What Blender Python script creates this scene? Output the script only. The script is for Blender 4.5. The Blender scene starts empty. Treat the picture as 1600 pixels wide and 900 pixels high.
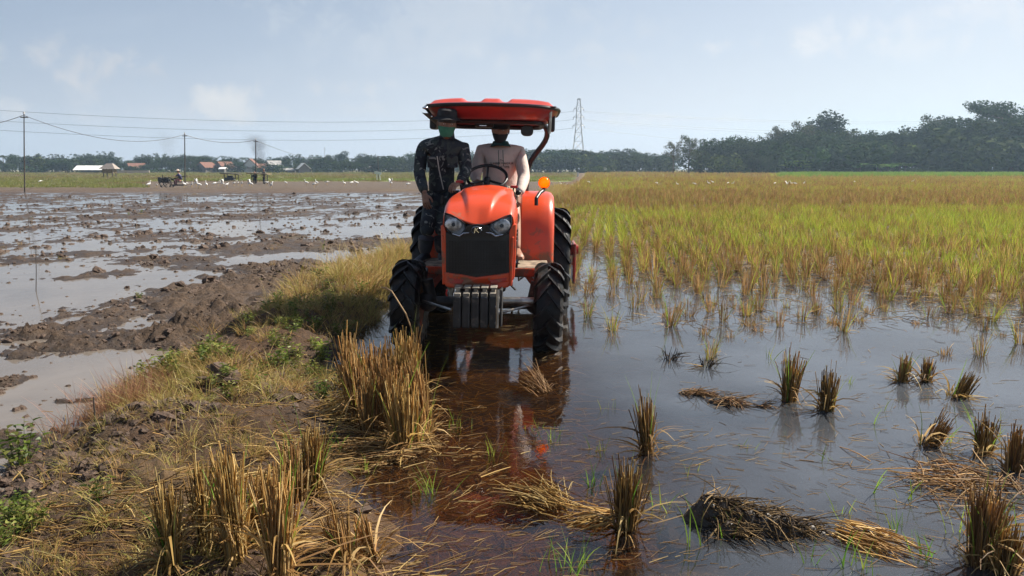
import bpy, bmesh, math, random
import numpy as np
from mathutils import Vector, Matrix, Euler

random.seed(7)
RNG = np.random.default_rng(11)
scene = bpy.context.scene
COL = scene.collection
R = math.radians

# ------------------------------------------------------------------ camera
PITCH = 9.15
EYE = 1.6
FPX = 1155.0
cam_data = bpy.data.cameras.new("camera")
cam_data.sensor_width = 36.0
cam_data.lens = FPX / 1600 * 36.0
cam_data.clip_start = 0.05
cam_data.clip_end = 9000
cam = bpy.data.objects.new("camera", cam_data)
cam.location = (0, 0, EYE)
cam.rotation_euler = (R(90 - PITCH), 0, 0)
COL.objects.link(cam)
scene.camera = cam

_cp, _sp = math.cos(R(PITCH)), math.sin(R(PITCH))


def ray(px, py):
    a = (px - 800) / FPX
    b = (450 - py) / FPX
    return Vector((a, _cp + b * _sp, -_sp + b * _cp))


def P(px, py, Y):
    """point at world depth Y seen at photo pixel px, py"""
    d = ray(px, py)
    t = Y / d.y
    return Vector((d.x * t, Y, EYE + d.z * t))


def G(px, py, z=0.0):
    """point of the level z seen at photo pixel px, py"""
    d = ray(px, py)
    t = (z - EYE) / d.z
    return Vector((d.x * t, d.y * t, z))


# ------------------------------------------------------------------ light, sky, exposure
SUN_EL, SUN_AZ = 46.0, 64.0          # azimuth clockwise from +Y (straight ahead)
sun_data = bpy.data.lights.new("sun", "SUN")
sun_data.energy = 5.0
sun_data.angle = R(0.53)
sun_data.color = (1.0, 0.93, 0.82)
sun = bpy.data.objects.new("sun", sun_data)
_sd = Vector((math.sin(R(SUN_AZ)) * math.cos(R(SUN_EL)), math.cos(R(SUN_AZ)) * math.cos(R(SUN_EL)), math.sin(R(SUN_EL))))
sun.rotation_euler = _sd.to_track_quat("Z", "Y").to_euler()
sun.location = (60, 60, 60)
COL.objects.link(sun)

scene.view_settings.view_transform = "Standard"
scene.view_settings.look = "None"
scene.view_settings.gamma = 1.0
scene.view_settings.use_curve_mapping = False
scene.view_settings.exposure = 0.95
scene.cycles.use_denoising = True
scene.cycles.max_bounces = 8
scene.cycles.transparent_max_bounces = 24
scene.cycles.volume_bounces = 1
scene.cycles.sample_clamp_indirect = 6.0
scene.cycles.caustics_reflective = False
scene.cycles.caustics_refractive = False


class NT:
    """tiny node-tree writer"""

    def __init__(self, tree):
        self.t = tree
        self.n = tree.nodes
        self.l = tree.links

    def add(self, kind, **props):
        n = self.n.new(kind)
        for k, v in props.items():
            setattr(n, k, v)
        return n

    def set(self, sock, v):
        if isinstance(v, bpy.types.NodeSocket):
            self.l.new(v, sock)
        elif isinstance(v, (tuple, list)) and len(v) == 3 and sock.type == "RGBA":
            sock.default_value = (*v, 1.0)
        else:
            sock.default_value = v

    def math(self, op, a, b=0.0, c=None, clamp=False):
        n = self.add("ShaderNodeMath", operation=op, use_clamp=clamp)
        self.set(n.inputs[0], a)
        self.set(n.inputs[1], b)
        if c is not None:
            self.set(n.inputs[2], c)
        return n.outputs[0]

    def vmath(self, op, a, b=None):
        n = self.add("ShaderNodeVectorMath", operation=op)
        self.set(n.inputs[0], a)
        if b is not None:
            self.set(n.inputs[1], b)
        return n.outputs["Value"] if op in ("LENGTH", "DISTANCE", "DOT_PRODUCT") else n.outputs[0]

    def noise(self, vec, scale, detail=4.0, rough=0.55, dist=0.0):
        n = self.add("ShaderNodeTexNoise")
        if vec is not None:
            self.set(n.inputs["Vector"], vec)
        n.inputs["Scale"].default_value = scale
        n.inputs["Detail"].default_value = detail
        n.inputs["Roughness"].default_value = rough
        n.inputs["Distortion"].default_value = dist
        return n.outputs["Fac"]

    def ramp(self, fac, lo, hi, a=0.0, b=1.0):
        n = self.add("ShaderNodeMapRange", clamp=True, interpolation_type="SMOOTHSTEP")
        self.set(n.inputs[0], fac)
        self.set(n.inputs[1], lo)
        self.set(n.inputs[2], hi)
        self.set(n.inputs[3], a)
        self.set(n.inputs[4], b)
        return n.outputs[0]

    def mix(self, fac, a, b, blend="MIX"):
        n = self.add("ShaderNodeMix", data_type="RGBA", blend_type=blend)
        self.set(n.inputs[0], fac)
        self.set(n.inputs[6], a)
        self.set(n.inputs[7], b)
        return n.outputs[2]


world = bpy.data.worlds.new("World")
scene.world = world
world.use_nodes = True
w = NT(world.node_tree)
w.n.clear()
w_out = w.add("ShaderNodeOutputWorld")
w_bg = w.add("ShaderNodeBackground")
w_bg.inputs["Strength"].default_value = 0.0525
w.l.new(w_bg.outputs[0], w_out.inputs[0])
sky = w.add("ShaderNodeTexSky", sky_type="NISHITA", sun_disc=False)
sky.sun_elevation = R(SUN_EL)
sky.sun_rotation = R(SUN_AZ)
sky.altitude = 0.0
sky.air_density = 1.0
sky.dust_density = 2.0
sky.ozone_density = 1.2
tc = w.add("ShaderNodeTexCoord")
direc = tc.outputs["Generated"]
sep = w.add("ShaderNodeSeparateXYZ")
w.l.new(direc, sep.inputs[0])
# milky tropical air: the blue thins towards a pale horizon all round, a little brighter towards the sun
sundot = w.vmath("DOT_PRODUCT", direc, tuple(_sd))
glow = w.ramp(sundot, -0.7, 1.0, 0.0, 1.0)
veil_col = w.mix(glow, (2.1, 2.9, 4.6), (8.6, 9.1, 10.2))
veil = w.ramp(sep.outputs["Z"], 0.02, 0.40, 0.78, 0.06)
base_sky = w.mix(veil, sky.outputs[0], veil_col)
base_sky = w.mix(w.ramp(sep.outputs["Z"], 0.16, -0.01, 0.0, 0.55), base_sky, w.mix(glow, (5.6, 5.7, 5.9), (9.9, 10.0, 10.3)))
# thin high cloud everywhere
wn = w.add("ShaderNodeMapping")
w.l.new(direc, wn.inputs[0])
wn.inputs["Scale"].default_value = (1.0, 1.0, 3.2)
wn.inputs["Rotation"].default_value = (0.0, R(14), R(20))
cir = w.noise(wn.outputs[0], 2.3, 7.0, 0.58, 0.6)
cir_m = w.ramp(cir, 0.44, 0.80, 0.0, 0.32)
col = w.mix(cir_m, base_sky, (7.2, 7.6, 8.2))
cn = w.noise(direc, 22.0, 8.0, 0.62, 0.3)
cn2 = w.noise(direc, 5.0, 4.0, 0.5, 0.0)


def sky_cloud(colour, px, py, rx, ry, amount, tone):
    c = ray(px, py).normalized()
    side = Vector((c.y, -c.x, 0)).normalized()
    up = side.cross(c)
    d = w.vmath("SUBTRACT", direc, tuple(c))
    a = w.math("DIVIDE", w.vmath("DOT_PRODUCT", d, tuple(side)), rx / FPX)
    b = w.math("DIVIDE", w.vmath("DOT_PRODUCT", d, tuple(up)), ry / FPX)
    front = w.ramp(w.vmath("DOT_PRODUCT", direc, tuple(c)), 0.5, 0.8)
    r2 = w.math("ADD", w.math("MULTIPLY", a, a), w.math("MULTIPLY", b, b))
    f = w.math("SUBTRACT", w.math("MULTIPLY_ADD", cn, 6.5, -2.75), r2)
    m = w.math("MULTIPLY", w.ramp(f, -0.35, 1.1, 0.0, amount), front)
    return w.mix(m, colour, tone)


for px, py, rx, ry, am, tone in (
        (105, 98, 105, 34, 0.50, (6.9, 6.7, 6.7)), (185, 118, 60, 22, 0.35, (6.3, 6.2, 6.3)),
        (352, 158, 46, 30, 0.8, (8.0, 7.7, 7.4)), (392, 178, 52, 18, 0.7, (7.4, 7.2, 7.1)),
        (545, 134, 95, 18, 0.45, (7.4, 7.3, 7.3)), (130, 148, 90, 26, 0.35, (6.5, 6.4, 6.5)),
        (10, 168, 60, 22, 0.45, (6.9, 6.8, 6.8)), (230, 180, 190, 22, 0.35, (6.6, 6.5, 6.6)),
        (620, 172, 90, 18, 0.35, (7.2, 7.1, 7.1)), (1020, 186, 130, 16, 0.45, (8.2, 8.0, 7.9)),
        (1260, 62, 150, 18, 0.40, (8.2, 8.2, 8.3)), (1500, 40, 330, 40, 0.45, (8.6, 8.6, 8.8)),
        (880, 84, 150, 22, 0.3, (7.4, 7.5, 7.7)), (700, 40, 330, 70, 0.30, (6.9, 7.2, 7.6))):
    col = sky_cloud(col, px, py, rx, ry, am, tuple(c * 1.02 for c in tone))
w.l.new(col, w_bg.inputs["Color"])

# ------------------------------------------------------------------ helpers: objects
def tag(o, label=None, category=None, group=None, kind=None):
    if label:
        o["label"] = label
    if category:
        o["category"] = category
    if group:
        o["group"] = group
    if kind:
        o["kind"] = kind
    return o


def empty(name, loc=(0, 0, 0), rot=(0, 0, 0)):
    o = bpy.data.objects.new(name, None)
    o.location = loc
    o.rotation_euler = rot
    o.empty_display_size = 0.2
    COL.objects.link(o)
    return o


def link(name, mesh, parent=None, loc=None):
    o = bpy.data.objects.new(name, mesh)
    COL.objects.link(o)
    if parent is not None:
        o.parent = parent
    if loc is not None:
        o.location = loc
    return o


def kids(o, _c={}):
    return list(o.children)


def copy_tree(o, parent=None, tree=None):
    """o and its children copied; tree = [(object, [subtree...])] read once"""
    obj, subs = tree
    c = obj.copy()
    COL.objects.link(c)
    c.parent = parent
    for s in subs:
        copy_tree(None, c, s)
    return c


def read_tree(o):
    return (o, [read_tree(c) for c in o.children])


def mesh_arrays(name, V, F, mats, cols=None, smooth=True, fmat=None):
    """mesh from numpy verts and quad/tri faces"""
    me = bpy.data.meshes.new(name)
    V = np.asarray(V, np.float32)
    F = np.asarray(F, np.int32)
    n, k = F.shape
    me.vertices.add(len(V))
    me.vertices.foreach_set("co", V.ravel())
    me.loops.add(n * k)
    me.loops.foreach_set("vertex_index", F.ravel())
    me.polygons.add(n)
    me.polygons.foreach_set("loop_start", np.arange(0, n * k, k, dtype=np.int32))
    me.polygons.foreach_set("loop_total", np.full(n, k, np.int32))
    me.polygons.foreach_set("use_smooth", np.full(n, smooth, bool))
    if fmat is not None:
        me.polygons.foreach_set("material_index", np.asarray(fmat, np.int32))
    for m in (mats if isinstance(mats, (list, tuple)) else [mats]):
        me.materials.append(m)
    if cols is not None:
        a = me.color_attributes.new("Col", "FLOAT_COLOR", "POINT")
        c = np.ones((len(V), 4), np.float32)
        c[:, :3] = cols
        a.data.foreach_set("color", c.ravel())
    me.update(calc_edges=True)
    return me


class MB:
    """collects shapes; build() links them as ONE mesh object"""

    def __init__(self):
        self.v, self.f = [], []

    def add(self, vs, fs):
        o = len(self.v)
        self.v += [tuple(x) for x in vs]
        self.f += [tuple(i + o for i in f) for f in fs]
        return self

    def box(self, c, s, rot=None):
        hx, hy, hz = s[0] / 2, s[1] / 2, s[2] / 2
        vs = [Vector((x, y, z)) for x in (-hx, hx) for y in (-hy, hy) for z in (-hz, hz)]
        if rot is not None:
            m = Euler(rot).to_matrix()
            vs = [m @ v for v in vs]
        c = Vector(c)
        return self.add([v + c for v in vs], [(0, 1, 3, 2), (4, 6, 7, 5), (0, 4, 5, 1), (2, 3, 7, 6), (0, 2, 6, 4), (1, 5, 7, 3)])

    def tube(self, pts, rad, n=10, caps=True, flat=1.0):
        pts = [Vector(p) for p in pts]
        if not isinstance(rad, (list, tuple)):
            rad = [rad] * len(pts)
        rings = []
        prev = None
        for i, p in enumerate(pts):
            t = (pts[min(i + 1, len(pts) - 1)] - pts[max(i - 1, 0)]).normalized()
            if prev is None:
                ref = Vector((0, 0, 1)) if abs(t.z) < 0.9 else Vector((1, 0, 0))
                u = t.cross(ref).normalized()
            else:
                u = (prev - t * prev.dot(t)).normalized()
            prev = u
            vv = t.cross(u)
            rings.append([p + (u * math.cos(a) + vv * math.sin(a) * flat) * rad[i] for a in (2 * math.pi * k / n for k in range(n))])
        vs = [v for r in rings for v in r]
        fs = [(i * n + k, i * n + (k + 1) % n, (i + 1) * n + (k + 1) % n, (i + 1) * n + k) for i in range(len(pts) - 1) for k in range(n)]
        if caps:
            fs.append(tuple(range(n - 1, -1, -1)))
            fs.append(tuple((len(pts) - 1) * n + k for k in range(n)))
        return self.add(vs, fs)

    def rings(self, rings, close=True, cap0=True, cap1=True):
        n = len(rings[0])
        vs = [v for r in rings for v in r]
        m = n if close else n - 1
        fs = [(i * n + k, i * n + (k + 1) % n, (i + 1) * n + (k + 1) % n, (i + 1) * n + k) for i in range(len(rings) - 1) for k in range(m)]
        if cap0:
            fs.append(tuple(range(n - 1, -1, -1)))
        if cap1:
            fs.append(tuple((len(rings) - 1) * n + k for k in range(n)))
        return self.add(vs, fs)

    def ball(self, c, r, n=12, m=8, rot=None):
        c = Vector(c)
        r = (r, r, r) if not isinstance(r, (tuple, list)) else r
        mt = Euler(rot).to_matrix() if rot else None
        rr = []
        for i in range(m + 1):
            a = math.pi * (0.02 + 0.96 * i / m)
            ring = []
            for k in range(n):
                b = 2 * math.pi * k / n
                v = Vector((r[0] * math.sin(a) * math.cos(b), r[1] * math.sin(a) * math.sin(b), r[2] * math.cos(a)))
                ring.append(c + (mt @ v if mt else v))
            rr.append(ring)
        return self.rings(rr)

    def lathe(self, prof, axis="x", c=(0, 0, 0), n=40):
        """prof: (offset along the axis, radius) closed loop"""
        rr = []
        for k in range(n):
            a = 2 * math.pi * k / n
            ring = []
            for o, r in prof:
                if axis == "x":
                    ring.append((c[0] + o, c[1] + r * math.cos(a), c[2] + r * math.sin(a)))
                elif axis == "y":
                    ring.append((c[0] + r * math.cos(a), c[1] + o, c[2] + r * math.sin(a)))
                else:
                    ring.append((c[0] + r * math.cos(a), c[1] + r * math.sin(a), c[2] + o))
            rr.append(ring)
        m = len(prof)
        vs = [v for r in rr for v in r]
        fs = [(i * m + j, i * m + (j + 1) % m, ((i + 1) % n) * m + (j + 1) % m, ((i + 1) % n) * m + j) for i in range(n) for j in range(m)]
        return self.add(vs, fs)

    def prism(self, outline, thick, axis=1):
        """outline: list of 3-D points, pushed by thick along the axis"""
        n = len(outline)
        d = Vector((0, 0, 0))
        d[axis] = thick
        a = [Vector(p) for p in outline]
        vs = a + [p + d for p in a]
        fs = [tuple(range(n)), tuple(range(2 * n - 1, n - 1, -1))] + [(k, k + n, (k + 1) % n + n, (k + 1) % n) for k in range(n)]
        return self.add(vs, fs)

    def mesh(self, name, m):
        me = bpy.data.meshes.new(name)
        me.from_pydata(self.v, [], self.f)
        for x in (m if isinstance(m, (list, tuple)) else [m]):
            me.materials.append(x)
        bm = bmesh.new()
        bm.from_mesh(me)
        bmesh.ops.recalc_face_normals(bm, faces=bm.faces)
        bm.to_mesh(me)
        bm.free()
        return me

    def build(self, name, m, parent=None, smooth=False, bevel=0.0, shift=None, subsurf=0, seg=2):
        if shift is not None:
            s = Vector(shift)
            self.v = [tuple(Vector(v) - s) for v in self.v]
        me = self.mesh(name, m)
        if smooth:
            me.polygons.foreach_set("use_smooth", [True] * len(me.polygons))
        o = link(name, me, parent)
        if bevel:
            b = o.modifiers.new("bevel", "BEVEL")
            b.width = bevel
            b.segments = seg
            b.limit_method = "ANGLE"
            b.angle_limit = R(35)
        if subsurf:
            s = o.modifiers.new("subsurf", "SUBSURF")
            s.levels = s.render_levels = subsurf
        if smooth and not subsurf:
            me.set_sharp_from_angle(angle=R(42))
        return o


# ------------------------------------------------------------------ helpers: numpy noise
def _hash(ix, iy, seed):
    h = (ix.astype(np.int64) * 374761393 + iy.astype(np.int64) * 668265263 + seed * 974711) & 0x7FFFFFFF
    h = ((h ^ (h >> 13)) * 1274126177) & 0x7FFFFFFF
    h = (h ^ (h >> 16)) & 0xFFFF
    return h / 32767.5 - 1.0


def vnoise(x, y, seed=0):
    fx, fy = np.floor(x), np.floor(y)
    u, v = x - fx, y - fy
    u = u * u * u * (u * (u * 6 - 15) + 10)
    v = v * v * v * (v * (v * 6 - 15) + 10)
    ix, iy = fx.astype(np.int64), fy.astype(np.int64)
    a, b = _hash(ix, iy, seed), _hash(ix + 1, iy, seed)
    c, d = _hash(ix, iy + 1, seed), _hash(ix + 1, iy + 1, seed)
    return (a * (1 - u) + b * u) * (1 - v) + (c * (1 - u) + d * u) * v


def fbm(x, y, seed=0, oct=4, gain=0.5):
    s, amp, tot = 0.0, 1.0, 0.0
    for k in range(oct):
        ca, sa = math.cos(0.6 * k), math.sin(0.6 * k)
        s = s + amp * vnoise((x * ca - y * sa) * 2 ** k + 13.7 * k, (x * sa + y * ca) * 2 ** k - 7.1 * k, seed + 31 * k)
        tot += amp
        amp *= gain
    return s / tot


def sstep(a, b, x):
    t = np.clip((x - a) / (b - a), 0, 1)
    return t * t * (3 - 2 * t)


def lerp(a, b, t):
    a, b = np.asarray(a, float), np.asarray(b, float)
    t = np.asarray(t)[..., None]
    return a * (1 - t) + b * t


# ------------------------------------------------------------------ helpers: materials
def new_mat(name):
    m = bpy.data.materials.new(name)
    m.use_nodes = True
    t = NT(m.node_tree)
    return m, t, t.n["Principled BSDF"]


def mat(name, col, rough=0.5, metal=0.0, spec=0.5, var=0.15, scale=8.0, col2=None, bump=0.0, bscale=40.0, coat=0.0, rvar=0.0, dust=None, dscale=5.0, damt=0.5, splash=0.0):
    """procedural paint / metal / cloth: colour broken by noise, optional dust or mud splashes"""
    m, t, b = new_mat(name)
    tcn = t.add("ShaderNodeTexCoord").outputs["Object"]
    n = t.noise(tcn, scale, 5.0, 0.6)
    c2 = col2 if col2 else tuple(x * (1 - var * 1.6) for x in col)
    c1 = col if col2 else tuple(min(1, x * (1 + var * 0.6)) for x in col)
    c = t.mix(t.ramp(n, 0.35, 0.65), c1, c2)
    rsock = rough
    if dust is not None:
        dn = t.noise(tcn, dscale, 7.0, 0.65, 0.3)
        zz = t.add("ShaderNodeSeparateXYZ")
        t.l.new(tcn, zz.inputs[0])
        low = t.math("MULTIPLY", t.ramp(zz.outputs["Z"], 1.25, 0.35), splash)
        dm = t.ramp(t.math("ADD", dn, low), 0.62 - 0.25 * damt, 0.72 - 0.1 * damt, 0.0, 0.9)
        c = t.mix(dm, c, dust)
        rsock = t.ramp(dm, 0, 1, rough, 0.75)
    elif rvar:
        rsock = t.ramp(n, 0.3, 0.7, rough - rvar, rough + rvar)
    t.set(b.inputs["Base Color"], c)
    t.set(b.inputs["Roughness"], rsock)
    b.inputs["Metallic"].default_value = metal
    b.inputs["Specular IOR Level"].default_value = spec
    b.inputs["Coat Weight"].default_value = coat
    b.inputs["Coat Roughness"].default_value = 0.08
    if bump:
        bn = t.add("ShaderNodeBump")
        bn.inputs["Strength"].default_value = bump
        bn.inputs["Distance"].default_value = 0.01
        t.l.new(t.noise(tcn, bscale, 5.0, 0.6), bn.inputs["Height"])
        t.l.new(bn.outputs[0], b.inputs["Normal"])
    return m


def leaf_mat(name, trans=0.35, rough=0.55, hue=0.04, val=0.35, spec=0.3, tint=(1, 1, 1)):
    """thin plant matter: own colour from the mesh, each copy a little different, light passes through"""
    m, t, b = new_mat(name)
    a = t.add("ShaderNodeVertexColor", layer_name="Col").outputs[0]
    inf = t.add("ShaderNodeObjectInfo")
    h = t.add("ShaderNodeHueSaturation")
    t.set(h.inputs["Hue"], t.ramp(inf.outputs["Random"], 0, 1, 0.5 - hue * 0.5, 0.5 + hue * 0.5))
    t.set(h.inputs["Value"], t.ramp(t.math("FRACT", t.math("MULTIPLY", inf.outputs["Random"], 7.31)), 0, 1, 1 - val * 0.5, 1 + val * 0.5))
    t.set(h.inputs["Color"], t.mix(1.0, a, tint, "MULTIPLY"))
    t.set(b.inputs["Base Color"], h.outputs[0])
    b.inputs["Roughness"].default_value = rough
    b.inputs["Specular IOR Level"].default_value = spec
    tr = t.add("ShaderNodeBsdfTranslucent")
    t.l.new(h.outputs[0], tr.inputs[0])
    mx = t.add("ShaderNodeMixShader")
    mx.inputs[0].default_value = trans
    t.l.new(b.outputs[0], mx.inputs[1])
    t.l.new(tr.outputs[0], mx.inputs[2])
    t.l.new(mx.outputs[0], t.n["Material Output"].inputs[0])
    return m


M_STRAW = leaf_mat("straw", 0.42, 0.6, 0.012)
M_GREEN = leaf_mat("rice_blade", 0.45, 0.45)
M_CROWN = leaf_mat("tree_leaf", 0.15, 0.85, 0.05, 0.5, 0.03)
M_DEBRIS = leaf_mat("wet_straw", 0.15, 0.75, 0.012, 0.2, 0.15)
M_BARK = mat("bark", (0.10, 0.075, 0.055), 0.9, var=0.3, scale=4)


# ------------------------------------------------------------------ helpers: blades of straw and grass
def blades(base, dirs, L, wd, bend, segs=3, tip=0.35, cols=None, sides=2, rng=RNG, tipcol=None):
    """n blades in one go. sides=2: ribbon; sides=3: three-sided stem. Returns verts, quads, colours"""
    base = np.asarray(base, float)
    n = len(base)
    dirs = np.asarray(dirs, float)
    dirs = dirs / np.linalg.norm(dirs, axis=1, keepdims=True)
    L = np.broadcast_to(np.asarray(L, float), (n,))
    wd = np.broadcast_to(np.asarray(wd, float), (n,))
    t = np.linspace(0, 1, segs + 1)
    ctr = base[:, None, :] + dirs[:, None, :] * (L[:, None] * t)[..., None] + np.asarray(bend)[:, None, :] * (L[:, None] * t ** 2)[..., None]
    rv = rng.normal(size=(n, 3))
    s = np.cross(dirs, rv)
    s /= np.linalg.norm(s, axis=1, keepdims=True) + 1e-9
    s2 = np.cross(dirs, s)
    wt = (wd[:, None] * (1 - (1 - tip) * t ** 1.5)) * 0.5
    V = []
    for k in range(sides):
        a = 2 * math.pi * k / sides
        off = s * math.cos(a) + s2 * math.sin(a)
        V.append(ctr + off[:, None, :] * wt[..., None])
    V = np.stack(V, 2)                                   # n, segs+1, sides, 3
    idx = np.arange(n * (segs + 1) * sides).reshape(n, segs + 1, sides)
    q = []
    for k in range(1 if sides == 2 else sides):
        k2 = (k + 1) % sides
        q.append(np.stack([idx[:, :-1, k], idx[:, :-1, k2], idx[:, 1:, k2], idx[:, 1:, k]], -1).reshape(-1, 4))
    C = np.broadcast_to(np.asarray(cols, float)[:, None, None, :], (n, segs + 1, sides, 3)).copy()
    if tipcol is not None:
        tt = (t ** 1.5)[None, :, None, None]
        C = C * (1 - tt) + np.asarray(tipcol, float) * tt
    return V.reshape(-1, 3), np.concatenate(q), C.reshape(-1, 3)


def join(*parts):
    V, F, C, o = [], [], [], 0
    for v, f, c in parts:
        V.append(v)
        F.append(f + o)
        C.append(c)
        o += len(v)
    return np.concatenate(V), np.concatenate(F), np.concatenate(C)


def pick(pal, n, rng=RNG, jit=0.18):
    pal = np.asarray(pal, float)
    c = pal[rng.integers(0, len(pal), n)]
    return np.clip(c * (1 + rng.normal(0, jit, (n, 1))), 0.004, 1)


STRAW = [(0.50, 0.33, 0.12), (0.44, 0.27, 0.09), (0.36, 0.21, 0.075), (0.58, 0.42, 0.19), (0.30, 0.17, 0.06)]
DRYP = [(0.44, 0.28, 0.10), (0.36, 0.21, 0.08), (0.27, 0.155, 0.06), (0.50, 0.35, 0.15), (0.22, 0.125, 0.05)]
STRAW_D = [(0.34, 0.20, 0.075), (0.27, 0.155, 0.06), (0.22, 0.125, 0.05), (0.40, 0.26, 0.11)]
GREEN = [(0.19, 0.30, 0.035), (0.24, 0.34, 0.045), (0.13, 0.24, 0.03), (0.32, 0.36, 0.06)]
OLIVE = [(0.33, 0.28, 0.07), (0.27, 0.25, 0.06), (0.37, 0.28, 0.09)]


def ring_dirs(n, spread, rng, lean=(0, 0)):
    a = rng.uniform(0, 2 * math.pi, n)
    r = np.abs(rng.normal(0, spread, n))
    return np.stack([np.cos(a) * r + lean[0], np.sin(a) * r + lean[1], np.ones(n)], 1)

# ------------------------------------------------------------------ the ground
BANK_Y = [0, 1.5, 2.5, 4.5, 6.5, 8.4, 11, 20, 44, 110, 400, 1500]
BANK_X = [-0.5, -0.95, -1.30, -2.0, -2.18, -2.18, -1.95, -0.75, 2.5, 9.5, 38.0, 148.0]
BANK_W = [1.0, 1.0, 1.0, 0.85, 0.72, 0.62, 0.45, 0.4, 0.5, 0.8, 2.0, 6.0]
BANK_H = [0.10, 0.13, 0.19, 0.23, 0.24, 0.24, 0.2, 0.13, 0.10, 0.08, 0.08, 0.08]


def bank_t(x, y):
    return (x - np.interp(y, BANK_Y, BANK_X)) / np.interp(y, BANK_Y, BANK_W)


def blob(x, y, px, py, rx, ry, rot=0.0):
    g = G(px, py)
    dx, dy = x - g.x, y - g.y
    c, s = math.cos(rot), math.sin(rot)
    return np.exp(-(((dx * c + dy * s) / rx) ** 2 + ((-dx * s + dy * c) / ry) ** 2))


MUD_PATCHES = [(440, 445, 1.3, 1.9, 0.055), (270, 470, 1.1, 1.5, 0.035), (330, 515, 1.2, 0.8, 0.05), (150, 545, 0.9, 0.45, 0.04), (60, 530, 0.6, 0.6, 0.05),
               (480, 425, 1.4, 1.4, 0.04), (110, 435, 1.2, 0.6, 0.045), (240, 410, 1.0, 0.5, 0.04), (350, 385, 3.0, 0.8, 0.03), (560, 385, 2.0, 0.9, 0.035),
               (40, 632, 0.5, 0.12, 0.03), (10, 600, 0.4, 0.2, 0.03), (310, 590, 0.4, 0.25, 0.03),
               (120, 650, 0.5, 0.25, -0.06), (90, 520, 0.9, 0.7, -0.04),
               (170, 610, 0.9, 0.55, -0.06), (60, 570, 1.1, 0.6, -0.05), (200, 560, 0.8, 0.4, -0.04), (40, 460, 2.2, 1.4, -0.05), (170, 385, 2.0, 1.2, -0.035),
               (520, 400, 1.2, 0.6, -0.05), (345, 530, 0.5, 0.18, -0.05), (290, 440, 0.7, 0.35, -0.05), (560, 360, 3, 1.0, -0.03), (420, 350, 4, 1.4, -0.03)]


def shore(x, y):
    """0 in the open pool on the right, 1 in the stubble field beyond"""
    n = fbm(x * 0.55, y * 0.55, 77, 3)
    edge = np.interp(x, [-1.2, 0.8, 1.2, 2.0, 3.5, 5, 8], [12.0, 11.0, 10.4, 9.0, 8.3, 7.2, 6.0])
    return sstep(-0.6, 4.2, y - edge + 1.5 * n)


def height(x, y, fine=True):
    t = bank_t(x, y)
    hb = np.interp(y, BANK_Y, BANK_H)
    left = t < 0
    # left: churned flooded mud, ploughed along the bank
    c, s = math.cos(R(62)), math.sin(R(62))
    u, v = x * c + y * s, -x * s + y * c
    ridge = fbm(u / 3.2, v / 0.85, 3, 4)
    clod = 1.6 * np.abs(fbm(x * 2.6, y * 2.6, 9, 4, .6)) + 1.1 * np.abs(fbm(x * 7.5, y * 7.5, 10, 3, .6))
    crumb = fbm(x * 1.5, y * 1.5, 18, 5, .66)
    crumb2 = fbm(x * 5.2, y * 5.2, 19, 3, .6)
    zl = 0.022 * ridge - 0.013 + 0.009 * sstep(11, 20, y) + 0.010 * fbm(x / 5, y / 5, 15, 2) + 0.042 * crumb + 0.026 * crumb2
    for px, py, rx, ry, h in MUD_PATCHES:
        zl = zl + 0.72 * h * blob(x, y, px, py, rx, ry, 0.3)
    zl = zl + 0.02 * np.exp(-((t + 1.25) / 0.35) ** 2)
    far = sstep(47, 56, y)
    zl = zl + np.maximum(0, zl + 0.015) * (clod * 2.3 - 0.7) * np.clip(1.5 - y / 14, .35, 1.15) + 0.05 * far
    zl = zl + 0.14 * np.exp(-((y - 58 - 0.02 * x) / 1.6) ** 2) * (0.7 + 0.6 * fbm(x / 2.5, y / 2.5, 41, 3))
    # right: shallow clear pool, then stubble field
    sh = shore(x, y)
    zr = -0.085 + 0.03 * fbm(x * 0.9, y * 0.9, 21, 3) + sh * (0.098 + 0.035 * fbm(x * 1.3, y * 1.3, 23, 3))
    zr = zr - 0.05 * np.exp(-((x - 1.22 - 0.03 * (y - 9)) / 0.17) ** 2) * sstep(6.5, 8, y) * (1 - sstep(13, 17, y))
    zr = zr + 0.06 * np.exp(-((x - 0.93) / 0.16) ** 2) * sstep(6.6, 7.6, y) * (1 - sstep(12, 15, y))
    zr = zr + 0.028 * (1 - sstep(0.9, 2.0, t)) * (1 - sstep(4.2, 5.6, y)) * (1 + 1.2 * fbm(x * 2.3, y * 2.3, 29, 3))
    z = np.where(left, zl, zr)
    # the earth bank between them
    ta = np.where(t < 0, t * 1.28, t)
    prof = np.exp(-np.abs(ta) ** 2.6 * 1.3)
    lump = 0.75 + 0.60 * fbm(x * 1.7, y * 1.7, 51, 4) + 0.42 * fbm(x * 4.6, y * 4.6, 53, 4, .6)
    # wheel cut and breach in the bank
    z = z * (1 - prof) + prof * (hb * lump)
    if fine:
        amp = np.where(z > -0.005, 1.0, 0.35) * np.clip(1.2 - y / 60.0, 0.25, 1)
        z = z + amp * (0.010 * fbm(x * 9, y * 9, 61, 3) + 0.006 * np.abs(fbm(x * 23, y * 23, 63, 2)))
        z = z + prof * 0.055 * np.abs(fbm(x * 7, y * 7, 67, 4, .6))
    return z


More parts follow.
